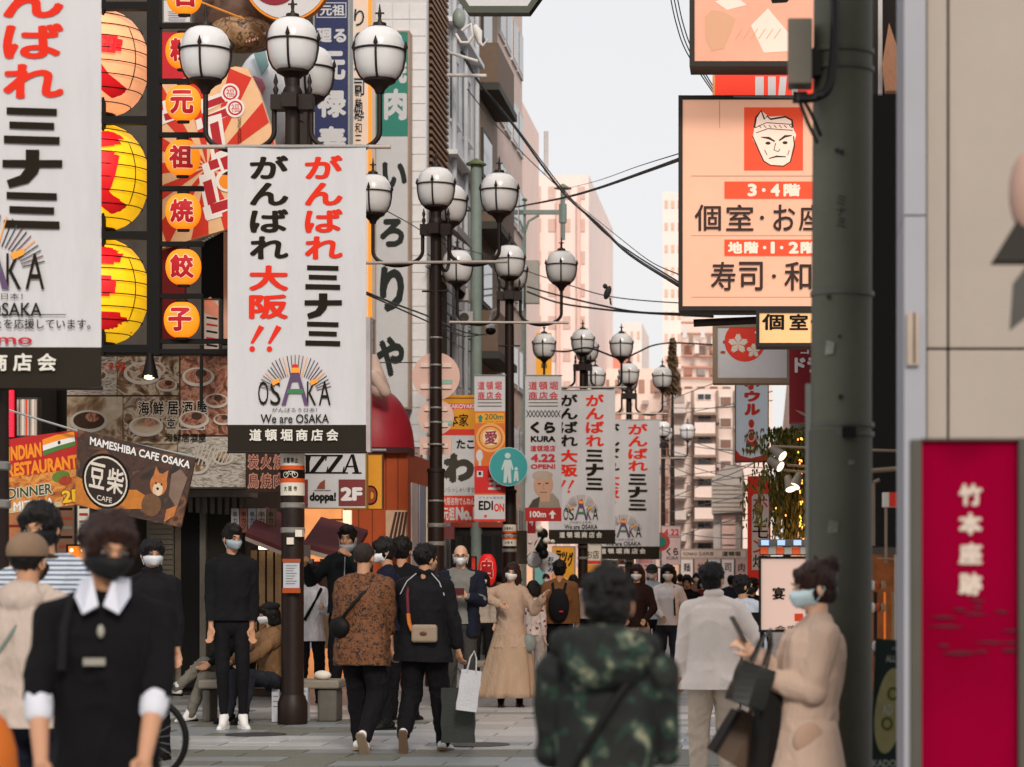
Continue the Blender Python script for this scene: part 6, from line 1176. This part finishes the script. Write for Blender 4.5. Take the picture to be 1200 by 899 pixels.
    if lg:
        b = MB(); b.ell(hip+Vector((0, 0, .0)), (.15*lo, .105*lo, .11)); b.ell(hip+Vector((0, 0, -.07)), (.16*lo, .112*lo, .1))
        for s in (1, -1):
            b.cap(hp[s]-Vector((0,0,.03)), .09*lo, K[s], .066*lo*(1 if lo <= 1 else lo)); a = An[s]+(K[s]-An[s])*g('crop', -.03)
            b.cap(K[s], .068*lo*(1 if lo <= 1 else lo), a, g('cuff', .048)*lo)
        link('trousers', blob(b, vox, 3, .013 if lo >= 1 else .007, (12, 12, 7), seed=px), lg, t)
    if g('skirt'):
        m_, z0, r0, z1, r1, amp = g('skirt'); b = MB(); n = 44; v = []; rows = 14; ph = [rnd.uniform(0, 6) for _ in range(4)]
        for j in range(rows):
            u = j/(rows-1); z = z0+(z1-z0)*u; r = r0+(r1-r0)*u**.8
            for i in range(n):
                a = 2*pi*i/n; rr = r*(1+amp*u*(.6*sin(7*a+ph[0])+.4*sin(12*a+ph[1]+u)+.3*sin(4*a+ph[2]))); c = g('skirtsway', (0, 0))
                v.append((rr*cos(a)*1.12+c[0]*u*u, rr*sin(a)*.85+c[1]*u*u+g('hipy', 0), z))
        b.add(v, [(j*n+i, j*n+(i+1) % n, (j+1)*n+(i+1) % n, (j+1)*n+i) for j in range(rows-1) for i in range(n)]); so = part('skirt', b, m_, t, smooth=80, local=True)
        md = so.modifiers.new('thickness', 'SOLIDIFY'); md.thickness = .006
    # top
    tp = g('top'); w = g('bulk', 1.0); sl_ = g('sleeve', 'long')
    if tp:
        b = MB(); hem = g('hem', -.04)
        b.cap(sh[1], .058*w, sh[-1], .058*w, 14); b.cap(T(.035, .015, .50), .058, T(-.035, .015, .50), .058)
        for s in (1, -1): b.cap(T(s*.04, .02, .505), .055, sh[s]+R @ Vector((s*.012, 0, -.003)), .058*w, 14)
        
        W_ = (sw+.008)*w; B_ = .118*w; fl = g('flare', 1.08); wst = .90 if fem else .96
        rings = [(.545, .05, .048, .018), (.52, .062, .056, .016), (.49, .095, .07, .012), (.455, W_*.86, B_*.85, .005), (.41, W_*.98, B_*.98, 0), (.34, W_*1.0, B_*1.06, 0), (.24, W_*.97, B_*1.03, 0), (.12, W_*wst, B_*.98, 0), (.04, W_*(wst+.03), B_*1.0, 0), (-.04, W_*1.03, B_*1.1, .004)]
        z = -.04
        while z > hem-.05:
            z -= .08; u = min(max((-.04-z)/max(-.04-hem, .05), 0), 1); rings.append((z, W_*(1.05+(fl-1)*u*1.3), B_*(1.13+(fl-1)*u), .004))
        b.loft(rings[::-1], T)
        if fem and not g('flat'):
            for s in (1, -1): b.ell(T(s*.065, -.075, .33), (.06*w, .06, .065), rot=R)
        for s in (1, -1):
            cf = g('cuffr', .040)*w
            b.cap(sh[s]+R @ Vector((s*.008, 0, -.01)), .062*w, E[s], .052*w)
            if sl_ == 'long': b.cap(E[s], .056*w, Wr[s]+(E[s]-Wr[s])*.08, cf)
            elif sl_ == 'mid': b.cap(E[s], .052*w, E[s]+(Wr[s]-E[s])*(.06 if g('cuffs') else .4), cf*1.1)
        if g('hood'): b.ell(T(0, .085, .50), (.12, .07, .085), rot=R); b.cap(T(.09, .03, .53), .045, T(.0, .11, .50), .05); b.cap(T(-.09, .03, .53), .045, T(.0, .11, .50), .05)
        if g('collar'): b.cap(T(.045, -.01, .56), .028, T(-.045, -.01, .56), .028); b.cap(T(.045, .05, .57), .028, T(-.045, .05, .57), .028)
        link('hoodie' if g('hood') else g('topname', 'top'), blob(b, vox, 3, g('folds', .014), g('fsc', (8, 8, 4.5)), seed=px, cuts=[(T(0, 0, hem), R @ Vector((0, 0, -1)))]), tp, t)
        if sl_ == 'mid' and g('cuffs'):
            for s in (1, -1): a = E[s]+(Wr[s]-E[s])*.0; c = E[s]+(Wr[s]-E[s])*.28; link('rolled_cuff', blob(MB().cap(a, .05*w, c, .047*w, 14), vox, 2, .003, (14, 14, 20)), g('cuffs'), t)
    # shoes
    sm_ = g('shoes', BLACK)
    if seat is None or g('shoes'):
        for s in (1, -1):
            d = Vector(toe[s]).normalized(); up = Vector((0, 0, 1)); up = (up-d*up.dot(d)).normalized(); a = An[s]
            b = MB(); he = a+d*-.035-up*.035; b.cap(he, .038, a+d*.08-up*.045, .036); b.cap(a+d*.07-up*.05, .037, a+d*.155-up*.054, .029); b.cap(a+up*.02, .048, a+d*.05-up*.025, .036)
            so = link('shoe', blob(b, .009, 2, cuts=[(tuple(a-up*.066), tuple(-up))]), sm_, t)
            sb = MB(); pr = [(-.075, .024), (-.05, .036), (.05, .037), (.12, .041), (.17, .03), (.188, .012)]; lat = d.cross(up)
            pts = [a+d*x+lat*y for x, y in pr]+[a+d*x-lat*y for x, y in reversed(pr)]
            n = len(pts); sb.add([p-up*.06 for p in pts]+[p-up*.084 for p in pts], [tuple(range(n)), tuple(range(2*n-1, n-1, -1))]+[(i, i+n, (i+1) % n+n, (i+1) % n) for i in range(n)])
            part('sole', sb, g('sole', sm_), so, local=True)
    t_ = dict(t=t, T=T, Hd=Hd, E=E, Wr=Wr, sh=sh, An=An, K=K, hip=hip, R=R, Rh=Rh, vox=vox); return t_
def bag_strap(P, pts, r, mat, name='strap', flat=True):
    b = MB(); b.tube(pts, r, 6); return part(name, b, mat, P['t'], smooth=60, local=True)
# ---------------------------------------------------------------- the crowd
BK = cloth('cloth_black', '#121114', .25); BK2 = cloth('cloth_soft_black', '#18171a', .25); NV = cloth('cloth_navy', '#191c2a', .2); SHW = M('shoe_white', '#d8d6d4', .6, .08)
def strap(P, a, c, w, mat, name='bag_strap', bulge=.02, pts=None):
    T = P['T']; pts = pts or [T(*a), T(*[(x+y)/2 for x, y in zip(a, c)])+Vector((0, -bulge if a[1] < 0 else bulge, 0)), T(*c)]
    b = MB().tube(pts, w, 6); return part(name, b, mat, P['t'], smooth=60, local=True)
# foreground man in a black jumper over a white collar
P = make_person('man in a black jumper with rolled white cuffs and black mask, big in left foreground', 123, 7.7, 611, 10, legs=BK, top=cloth('jumper_black', '#0e0d10', .2, .2), topname='jumper', sleeve='mid', cuffs=M('cuff_white', '#c9cbd4', .8, .05, 10, bump=.2, bscale=30), mask=MASKB, hair='mop', hairmat=HAIRB, fringe=.05, bulk=.95, hem=-.12, turn=18, nod=8, tilt=3, handL=(.15, -.25, .95), handR=(-.18, -.22, .94), elbL=(.5, .6, 0), elbR=(-.5, .6, 0), curlL=.9, curlR=.9, collar=False)
T = P['T']; SWC = M('collar_white', '#c9cbd6', .8, .05)
for s in (1, -1): part('collar', MB().add([T(s*.035, -.055, .585), T(s*.078, .03, .575), T(s*.086, -.075, .52), T(s*.056, -.138, .465), T(s*.008, -.125, .49), T(s*.035, -.065, .591), T(s*.08, .03, .583), T(s*.09, -.085, .526), T(s*.058, -.147, .467), T(s*.008, -.137, .495)], [(0, 1, 2, 3, 4), (9, 8, 7, 6, 5), (0, 5, 6, 1), (1, 6, 7, 2), (2, 7, 8, 3), (3, 8, 9, 4), (4, 9, 5, 0)]), SWC, P['t'], local=True)
part('button', MB().ell(T(.0, -.142, .41), (.012, .006, .022), 10, 6), M('button_grey', '#9a968c', .4), P['t'], smooth=60, local=True); part('chest_label', MB().box(-.035, -.004, -.012, .035, .004, .012).xf(lambda p: p+T(-.02, -.150, .31)), M('label_grey', '#8d8a80', .6), P['t'], local=True); part('belt_buckle', MB().ell(T(.03, -.16, -.08), (.025, .01, .016), 10, 6), M('button_grey', '#9a968c'), P['t'], smooth=60, local=True)
part('backpack_strap', MB().tube([T(-.10, -.02, .53), T(-.12, -.10, .42), T(-.125, -.135, .28)], .016, 8), BK2, P['t'], smooth=60, local=True)
# person in beige hoodie and cap
P = make_person('person in a tan cap and cream hoodie seen from behind at the left edge', 36, 10.8, 634, 165, legs=NV, top=cloth('hoodie_cream', '#b7a79c', .1, .5), hood=True, cap=M('cap_tan', '#7d6651', .8, .15, 9), capback=False, hair='crop', bulk=1.3, hem=-.1, mask=MASKB, noface=True)
strap(P, (.15, .10, .48), (-.12, .15, .12), .01, M('strap_green_grey', '#6d7a70', .7), pts=[P['T'](-.10, .08, .5), P['T'](-.02, .17, .36), P['T'](.14, .16, .16)])
P = make_person('man with black mask and striped shirt behind the cap wearer at the left', 72, 12.0, 595, 25, legs=BK, top=ramp_mat('stripe_shirt', [(.45, '#c3ccd8'), (.52, '#5c6474')], 14, .8, 'wave', interp='CONSTANT', dist=.6), mask=MASKB, hair='mop', fringe=.04, turn=-30, bulk=1.1, side=-8)
# masked man in black at the wall
make_person('man in black with a white mask, half hidden behind the jumper wearer', 178, 19.5, 636, -15, legs=BK, top=BK2, collar=True, mask=MASKW, hair='mop', turn=40)
make_person('standing young man all in black with grey mask and white trainers, by the bench', 272, 23.6, 618, 10, legs=BK, loose=.92, cuff=.036, crop=.05, top=cloth('knit_black', '#141416', .3, .6), bulk=1.0, hem=-.02, mask=MASKG, hair='fade', turn=28, nod=6, wide=.92, shoes=SHW, handR=(-.19, -.05, .84), handL=(.18, -.02, .84), footL=(.10, -.02, .08), footR=(-.07, -.04, .08), toeR=(-.25, -1, -.12), toeL=(.35, -1, -.12))
# seated pair
make_person('woman in a brown knitted cardigan and dark cap sitting on the bench', 303, 24.5, 696, -40, seat=1, height=1.62, hip=.46, hipy=.22, lean=8, fem=1, legs=cloth('denim_dark', '#2a2c33'), top=cloth('cardigan_brown', '#7d5e42', .3, .7), bulk=1.12, mask=MASKW, hair='bob', beret=M('hat_black', '#121214', .9), footL=(.1, -.28, .08), footR=(-.12, -.30, .08), handL=(.10, -.28, .62), handR=(-.10, -.30, .62), elbL=(.6, .2, -.5), elbR=(-.6, .2, -.5), turn=-20, z=0.03, shoes=BLACK)
sp = make_person('seated person in grey trousers with crossed legs, hidden behind the standing man', 262, 25.0, 700, -60, seat=1, height=1.66, hip=.46, hipy=.2, lean=-6, legs=cloth('trouser_grey', '#6b675e', .2), top=BK, mask=MASKW, hair='short', footL=(.05, -.38, .08), kneeL=(0, -1, .3), footR=(.02, -.52, .36), kneeR=(0, -.6, 1), toeR=(.1, -1, .1), shoes=SHW, sole=BLACK, handL=(.1, -.2, .6), handR=(-.1, -.2, .6))
# smiling man lifting a phone
P = make_person('smiling man with mask under his chin holding up a phone, dark jacket', 407, 27.5, 619, -8, legs=BK, top=cloth('jacket_dark', '#16191c', .2), bulk=1.06, mask=MASKG, chinmask=True, hair='fade', handR=(-.30, -.34, 1.36), elbR=(-.5, .0, -1), handL=(.12, -.27, 1.44), elbL=(.6, 0, -1), nod=4, turn=5, gripR=(1, -.2, 0), gripL=(-1, -.2, .2), curlL=1.1, curlR=1.0)
part('phone', MB().box(-.036, -.005, -.075, .036, .005, .075).xf(lambda p: p+P['Wr'][-1]+Vector((.03, -.05, .12))), M('phone_case', '#6d6258', .3), P['t'], local=True); part('zip', MB().tube([P['T'](.02, -.13, .5), P['T'](.02, -.15, .3), P['T'](.01, -.14, .05)], .006, 6), STEEL, P['t'], local=True)
# person with white shirt under black, left of him
P = make_person('person in black cap and white print shirt half hidden behind the lamp pole', 364, 28.5, 664, 20, fem=1, legs=BK, top=cloth('shirt_white_print', '#cfcdd0', .35), bulk=1.1, hem=-.16, mask=MASKB, hair='short', beret=M('hat_black', '#121214'), handL=(.1, -.28, 1.2), elbL=(.6, 0, -1), curlL=1)
strap(P, (.12, -.1, .5), (-.1, -.14, .1), .02, BK)
# leopard shirt
leo = ramp_mat('leopard_print', [(.0, '#1c0f0a'), (.42, '#1c0f0a'), (.47, '#6a3f22'), (.75, '#74471f')], 38, .8, 'noise', interp='LINEAR', dist=1.5, detail=2)
P = make_person('man from behind in a brown leopard print shirt, black trousers with a chain', 425, 20.3, 640, 165, legs=BK, loose=1.12, top=leo, bulk=1.22, hem=-.22, flare=1.02, sleeve='mid', hair='crop', hairmat=M('cropped_brown_hair', '#2b211c', .7, .3, 90, bump=.5, bscale=160), noface=True, lean=4, footL=(.10, -.16, .085), footR=(-.12, .22, .16), toeR=(0, -.55, -.9), toeL=(0, -1, -.12), shoes=SHW, sole=M('sole_tan', '#8c7a66', .7), handL=(.22, -.06, .86), handR=(-.19, -.12, .86), wide=1.05)
strap(P, 0, 0, .014, BLACK, pts=[P['T'](-.16, .03, .5), P['T'](-.05, .16, .36), P['T'](.08, .17, .2), P['T'](.17, .12, .08)]); part('sling_bag', MB().ell(P['T'](.13, .16, .09), (.09, .045, .09), 14, 9), BLACK, P['t'], smooth=60, local=True)
part('chain', MB().tube([P['hip']+Vector((-.10, .155, -.12)), P['hip']+Vector((-.04, .165, -.21)), P['hip']+Vector((.08, .15, -.2)), P['hip']+Vector((.15, .11, -.08))], .006, 6), STEEL, P['t'], smooth=60, local=True)
# two dark heads between
make_person('dark haired person with white mask between the leopard shirt and the tracksuit', 452, 23.5, 634, -75, legs=BK, top=cloth('navy_top', '#15172a', .2), mask=MASKW, hair='mop', bulk=1.15, nod=10)
make_person('black haired person leaning behind the tracksuit wearer', 472, 25.0, 633, 170, legs=BK, top=BK, hair='mop', bulk=1.15, noface=True)
# tracksuit man with satchel and shopping bags
P = make_person('man from behind in a black tracksuit top with white piping, beige satchel on his back', 497, 20.4, 642, 172, legs=BK, loose=1.14, top=BK2, topname='tracksuit_top', bulk=1.22, hem=-.18, hair='fade', noface=True, turn=-35, collar=True, footL=(.10, .26, .17), toeL=(.1, -.5, -.95), footR=(-.13, -.14, .085), shoes=SHW, sole=M('sole_brown', '#6b5644', .7), handR=(-.30, -.02, .80), handL=(.20, -.2, .92), side=-2)
T = P['T']; pip = M('piping_white', '#b9b8bc', .7)
for s in (1, -1): part('piping', MB().tube([T(s*.06, .06, .565), T(s*.14, .085, .49), T(s*.19, .10, .38)], .005, 5), pip, P['t'], smooth=60, local=True)
bagt = M('satchel_beige', '#9a8672', .5, .1); o = part('satchel', MB().box(-.11, -.03, -.075, .11, .03, .075).xf(lambda p: p+T(-.06, .205, .06)), bagt, P['t'], local=True); md = o.modifiers.new('b', 'BEVEL'); md.width = .025; md.segments = 3
part('clasp', MB().ell(T(-.06, .240, .06), (.032, .006, .018), 14, 6), M('clasp_brown', '#5a3e28', .4), P['t'], smooth=60, local=True)
part('satchel_strap', MB().tube([T(.13, .03, .52), T(.115, .15, .38), T(.09, .19, .22)], .014, 6), M('strap_maroon', '#5d1c26', .7), P['t'], smooth=60, local=True); part('satchel_strap', MB().tube([T(.09, .19, .22), T(.075, .2, .14), T(.045, .21, .08)], .018, 6), M('strap_orange', '#c4702a', .6), P['t'], smooth=60, local=True)
def bag(label, px, y0, y1, w, D, mat, dep=.12, handle=True, rz=0, tilt=0):
    Z0, Z1 = PZ(y1, D), PZ(y0, D); t = thing('shopping_bag', label, 'shopping bag', (PX(px, D), D, Z0)); t.rotation_euler = (0, radians(tilt), radians(rz)); X, h = w/F*D/2, Z1-Z0
    b = MB(); n = 6; v = []
    for j in range(n+1):
        z = h*j/n; q = 1+.04*sin(j*2.1+px)
        v += [(-X*q, -dep/2*(1-.35*j/n), z), (0, -dep/2*(1.12-.5*j/n), z), (X*q, -dep/2*(1-.35*j/n), z), (X*q, dep/2*(1-.35*j/n), z), (0, dep/2*(1.1-.5*j/n), z), (-X*q, dep/2*(1-.35*j/n), z)]
    b.add(v, [(j*6+i, j*6+(i+1) % 6, (j+1)*6+(i+1) % 6, (j+1)*6+i) for j in range(n) for i in range(6)]+[(5, 4, 3, 2, 1, 0)]); part('body', b, mat, t, local=True)
    if handle:
        for s in (-1, 1): part('handle', MB().tube([(-X*.45, s*.03, h-.02), (-X*.3, s*.02, h+.1), (0, s*.01, h+.16), (X*.3, s*.02, h+.1), (X*.45, s*.03, h-.02)], .006, 6), mat, t, smooth=60, local=True)
    return t
bag('dark grey green paper carrier bag held low by the tracksuit wearer', 537, 806, 870, 38, 20.2, M('bag_dark', '#2c302c', .6, .15, 6, bump=.2)); bag('white carrier bag hanging in front of the dark carrier bag', 546, 785, 833, 24, 19.95, M('bag_white', '#c3c3c6', .6, .1, 8, bump=.3), .08, True, 10, 8)
# bald man with phone
P = make_person('bald man with glasses and white mask reading his phone, navy jacket over grey shirt', 540, 27.2, 641, 5, legs=cloth('trouser_grey_dark', '#3a3836'), top=cloth('shirt_grey', '#757470', .15), bulk=1.0, mask=MASKW, hair='bald', glasses=True, handL=(.07, -.27, 1.20), handR=(-.07, -.27, 1.20), elbL=(.7, .2, -1), elbR=(-.7, .2, -1), curlL=1, curlR=1, skin=SKIN2, nod=6, gripL=(-1, 0, .4), gripR=(1, 0, .4))
part('phone', MB().box(-.05, -.005, -.035, .05, .005, .035).xf(lambda p: p+Vector((0, -.36, 1.25))), M('phone_maroon', '#4a1c22', .3), P['t'], local=True)
T = P['T']; E, Wr, sh = P['E'], P['Wr'], P['sh']; jk = MB()                         # open jacket
for s in (1, -1):
    jk.cap(sh[s], .072, E[s], .06); jk.cap(E[s], .06, Wr[s]+(E[s]-Wr[s])*.15, .048); jk.cap(T(s*.06, .03, .51), .05, sh[s], .066)
    jk.loft([(-.22, .07, .145, 0), (-.05, .068, .14, 0), (.15, .062, .13, 0), (.35, .065, .13, 0), (.46, .05, .08, 0)], lambda x, y, z, s=s: T(x+s*.128, y-.005, z), 16)
jk.loft([(-.22, .175, .07, .06), (.1, .165, .065, .06), (.38, .17, .07, .055), (.48, .1, .05, .04)], T, 20)
link('jacket', blob(jk, .011, 2, .016, (7, 7, 9), cuts=[(T(0, 0, -.17), (0, 0, -1))]), NV, P['t'])
# woman in long beige dress
beige = cloth('dress_beige', '#ab927c', .12, .5)
P = make_person('woman with long dark hair, white mask and long beige dress holding an arm out', 598, 27.6, 662, 10, fem=1, skirt=(beige, 1.02, .14, .12, .32, .2), skirtsway=(-.06, 0), top=cloth('coat_beige', '#b09784', .1, .5), bulk=1.15, hem=-.22, flare=1.25, mask=MASKW, hair='long', hairmat=HAIRB, fringe=0, handL=(.38, -.2, 1.33), elbL=(.3, .1, -1), handR=(-.15, -.25, 1.25), elbR=(-1, 0, .2), turn=-12, tilt=8, shoes=M('shoe_black', '#121010', .3), sleeve='long', curlL=.2)
part('shoulder_bag', MB().ell((.22, -.1, .78), (.09, .05, .11), 14, 9), M('bag_greyblue', '#7c8380', .5, .1), P['t'], smooth=60, local=True)
make_person('short haired child or woman in a checked shirt beside the beige dress', 626, 31, 683, 150, fem=1, legs=cloth('skirt_light', '#b0a49c'), top=ramp_mat('check_shirt', [(.4, '#c9b5ae'), (.5, '#7c3c3c'), (.6, '#d3c4bc')], 22, .8, 'cells', interp='CONSTANT'), mask=MASKW, hair='bob', noface=True)
P = make_person('person in a brown top with a black backpack seen from behind', 656, 31.5, 659, 180, legs=BK, top=cloth('top_brown', '#6f4a2c', .15), hair='short', noface=True, bulk=1.1)
part('backpack', MB().ell(P['T'](0, .17, .2), (.14, .09, .23), 18, 12), BK2, P['t'], smooth=60, local=True)
for s in (1, -1): part('backpack_strap', MB().tube([P['T'](s*.09, .02, .52), P['T'](s*.085, .10, .47), P['T'](s*.06, .17, .36)], .02, 6), BK2, P['t'], smooth=60, local=True)
part('backpack_logo', MB().ell(P['T'](-.04, .265, .12), (.03, .01, .015), 8, 5), M('logo_red', '#c02030'), P['t'], smooth=60, local=True)
# camouflage jacket, foreground
camo = ramp_mat('camouflage', [(.0, '#050807'), (.50, '#070c0a'), (.54, '#16362a'), (.59, '#0a130f'), (.62, '#566050'), (.65, '#163026'), (.69, '#84866c'), (.73, '#0f2019')], 11, .8, dist=.5, detail=2, bump=.2)
P = make_person('person from behind in a dark green camouflage jacket, large in the middle foreground', 711, 6.8, 672, 180, legs=BK, top=camo, topname='jacket', bulk=.92, hem=-.10, hood=False, collar=True, hair='short', noface=True, nod=14, lean=4, handL=(.10, -.3, 1.12), handR=(-.10, -.3, 1.12), elbL=(.25, .2, -1), elbR=(-.25, .2, -1), skin=SKIN)
T = P['T']; hb_ = MB(); hb_.ell(T(0, .14, .50), (.15, .07, .10), rot=P['R']); hb_.cap(T(.13, .05, .54), .045, T(0, .15, .52), .06); hb_.cap(T(-.13, .05, .54), .045, T(0, .15, .52), .06); link('hood', blob(hb_, .009, 2, .02, (9, 9, 12)), camo, P['t'])
part('crossbody_strap', MB().tube([T(-.13, .10, .49), T(-.04, .175, .36), T(.07, .175, .18), T(.15, .12, .04)], .014, 8), BLACK, P['t'], smooth=60, local=True)
# distant women in masks and others
make_person('woman in a dark brown top with white mask behind the camouflage jacket', 746, 31, 664, -5, fem=1, legs=cloth('skirt_light', '#b0a49c'), top=cloth('top_dark_brown', '#2c1a16', .2), mask=MASKW, hair='long', hairmat=HAIRB, handR=(-.1, -.25, 1.0), handL=(.15, -.22, 1.0), bulk=1.05, elbL=(.6, .3, -.5))
P = make_person('woman in a white top with white mask and black shoulder strap', 783, 31.5, 664, -5, fem=1, legs=cloth('denim_dark', '#2a2c33'), top=cloth('top_white', '#dad6d6', .08), mask=MASKW, hair='long', handR=(-.05, -.25, 1.03), handL=(.2, -.05, .95), bulk=1.05, hem=-.03, elbR=(-.8, .3, -.3))
strap(P, 0, 0, .012, BLACK, pts=[P['T'](.08, -.04, .5), P['T'](.10, -.13, .3), P['T'](.11, -.13, .1)])
make_person('person with a cap and mask just visible between the two masked women', 764, 36, 664, 0, legs=BK, top=cloth('top_pale_blue', '#9fb0ba'), mask=MASKW, hair='short', cap=M('cap_dark', '#1c2420', .8))
make_person('dark haired man with glasses peering past the white suit', 805, 37, 676, 0, legs=BK, top=BK, hair='mop', glasses=True)
P = make_person('man in a cream jacket and pale trousers, right of the camouflage jacket', 836, 16.8, 664, 180, legs=cloth('trouser_cream', '#c2b2a0', .1), loose=1.1, top=cloth('jacket_cream', '#e2d6ce', .05, .25), topname='jacket', bulk=1.08, collar=True, hem=-.17, flare=1.28, fsc=(6, 6, 3), hair='short', noface=True, turn=-30, handL=(.24, -.02, .85), handR=(-.26, -.12, .98), elbR=(-.6, .3, -.3), shoes=M('shoe_tan', '#8a7460', .5), wide=1.05)
P = make_person('person in a white shirt with a black tote bag, behind the cream jacket', 872, 22.5, 677, 160, legs=cloth('trouser_beige_dark', '#6b5c4c'), top=cloth('shirt_white', '#b8bfca', .06), mask=MASKB, hair='short', noface=True, turn=-50)
part('tote_bag', MB().box(-.04, -.16, -.2, .04, .16, .2).xf(lambda p: p+P['T'](-.2, .05, .2)), BLACK, P['t'], local=True)
# woman leaning on the pole
P = make_person('woman in a long pale beige dress and mask leaning back on the utility pole', 942, 10.15, 664, -75, fem=1, skirt=(cloth('dress_pale', '#b89f8e', .06, .3), 1.0, .17, .16, .33, .12), top=cloth('dress_pale', '#b89f8e'), topname='dress_top', bulk=1.25, hem=-.28, flare=1.22, mask=MASKBL, hair='bun', hairmat=HAIRB, wide=.98, handR=(-.05, -.24, 1.30), handL=(.06, -.22, 1.20), elbR=(-.1, -.2, -1), elbL=(.1, -.2, -1), nod=12, lean=-6, curlL=.9, curlR=.9, flat=0)
part('pocket', MB().ell((.205, -.03, .90), (.022, .08, .085), 16, 10, Euler((0, 0, 0)).to_matrix()), M('pocket_tan', '#a88a76', .85, .08), P['t'], smooth=60, local=True)
part('phone', MB().box(-.036, -.005, -.07, .036, .005, .07).xf(lambda p: Euler((.5, 0, 0)).to_matrix() @ p+Vector((0, -.33, 1.42))), M('phone_brown', '#3a2c24', .3), P['t'], local=True)
t = bag('black glossy handbag hanging from the arm of the leaning woman', 872, 777, 826, 42, 10.0, M('bag_black', '#1c1e1c', .35, .1), .12, True, 15, 20)
t = bag('dark bag with a brown kraft side below the black handbag', 855, 833, 893, 46, 10.2, M('kraft_brown', '#4a382a', .6, .15), .14, True, 10, 32)
part('edge', MB().box(-.1, -.09, .0, -.082, .09, .2), BLACK, t, local=True)
bag('long black fabric bag held against the dress of the leaning woman', 893, 800, 915, 26, 10.05, BLACK, .1, False, 20, 5)
# slice of a passer-by at the lower left corner and a bicycle
t = thing('orange_bag', 'blurred orange backpack corner in the lower left corner', 'bag', (PX(-6, 7), 7, PZ(940, 7))); part('body', MB().ell((PX(-14, 7), 7, PZ(900, 7)), (.085, .08, .17), 16, 10), M('bag_orange', '#b8601c', .7, .1), t, smooth=60)
D = 12.5; X, Z, R_ = PX(180, D), PZ(866, D), 47/F*D; X = PX(171, D)
t = thing('bicycle', 'black bicycle wheel and frame behind the man in the black jumper', 'bicycle', (X, D, Z-R_)); rot = lambda a, r, y=0: (X+r*cos(a), D+y, Z+r*sin(a))
w = part('wheel', MB().tube([rot(2*pi*i/40, R_*.955) for i in range(41)], .010, 8), STEEL, t, smooth=60); part('tyre', MB().tube([rot(2*pi*i/40, R_) for i in range(41)], .017, 10), BLACK, w, smooth=60)
for i in range(18): part('spoke', MB().tube([rot(2*pi*i/18, .02, .02*(-1)**i), rot(2*pi*i/18+.15, R_*.95)], .0012, 4), STEEL, w)
part('hub', MB().tube([(X, D-.04, Z), (X, D+.04, Z)], .02, 12), STEEL, w, smooth=40); part('fork', MB().tube([(X, D-.05, Z), (X-.1, D-.05, Z+.4), (X-.12, D, Z+.55)], .013, 8), BLACK, t, smooth=60); part('frame', MB().tube([(X-.11, D, Z+.5), (X-.5, D, Z+.05), (X-.7, D, Z+.55), (X-.13, D, Z+.48)], .016, 8), BLACK, t, smooth=60); part('handlebar', MB().tube([(X-.12, D, Z+.6), (X-.1, D-.2, Z+.64), (X-.0, D-.24, Z+.6)], .012, 8), BLACK, t, smooth=60); part('brake_lever', MB().tube([(PX(204, D), D-.2, PZ(812, D)), (PX(197, D), D-.2, PZ(808, D))], .012, 6), BLACK, t)
# small far passers-by
for i, (px, D, yt, fem, c, back) in enumerate(((700, 46, 672, 0, '#3a3430', 1), (724, 52, 674, 1, '#b8a494', 0), (816, 55, 673, 1, '#8a6a5c', 0), (857, 48, 676, 0, '#2a3040', 1), (585, 44, 672, 0, '#2c2a2a', 1), (520, 40, 668, 0, '#4c4a44', 1))):
    make_person('distant passer-by in a %s top %s' % (('dark brown', 'cream', 'dusty brown', 'navy', 'black', 'grey')[i], ('below the distant banners', 'below the distant banners on the right', 'right of the cream jacket', 'behind the cream jacket', 'behind the bald man', 'behind the tracksuit wearer')[i]), px, D, yt, 180 if back else 0, fem=fem, legs=BK, top=cloth('far_top%d' % i, c), hair='bob' if fem else 'short', mask=MASKW, noface=bool(back))

for i, (px, D, yt, fem, c, back, lab) in enumerate(((690, 40, 673, 1, '#c8b8ac', 0, 'woman in a pale coat far behind the camouflage jacket, left of its head'), (763, 50, 675, 0, '#2a2c30', 0, 'far man in charcoal between the two masked women'), (797, 60, 674, 0, '#5a5a60', 1, 'far walker in grey under the sushi poster'), (824, 42, 678, 1, '#6a2c2c', 0, 'far woman in dark red just left of the cream jacket head'), (882, 30, 680, 0, '#1c1c20', 1, 'man in black left of the lit menu stand'), (606, 38, 676, 0, '#3c4450', 1, 'far man in slate blue behind the beige dress'), (566, 36, 672, 1, '#a89c90', 0, 'far woman in grey beige under the red paper lantern'), (640, 55, 674, 0, '#23242a', 0, 'far man in black left of the backpack wearer'), (672, 44, 675, 1, '#8c7c80', 1, 'far woman in mauve right of the backpack wearer'))):
    make_person(lab, px, D, yt, 180 if back else rnd.uniform(-20, 20), fem=fem, legs=BK, top=cloth('walker_top%d' % i, c), hair='bob' if fem else 'short', mask=MASKW, noface=bool(back))
bpy.data.scenes.remove(_TS)
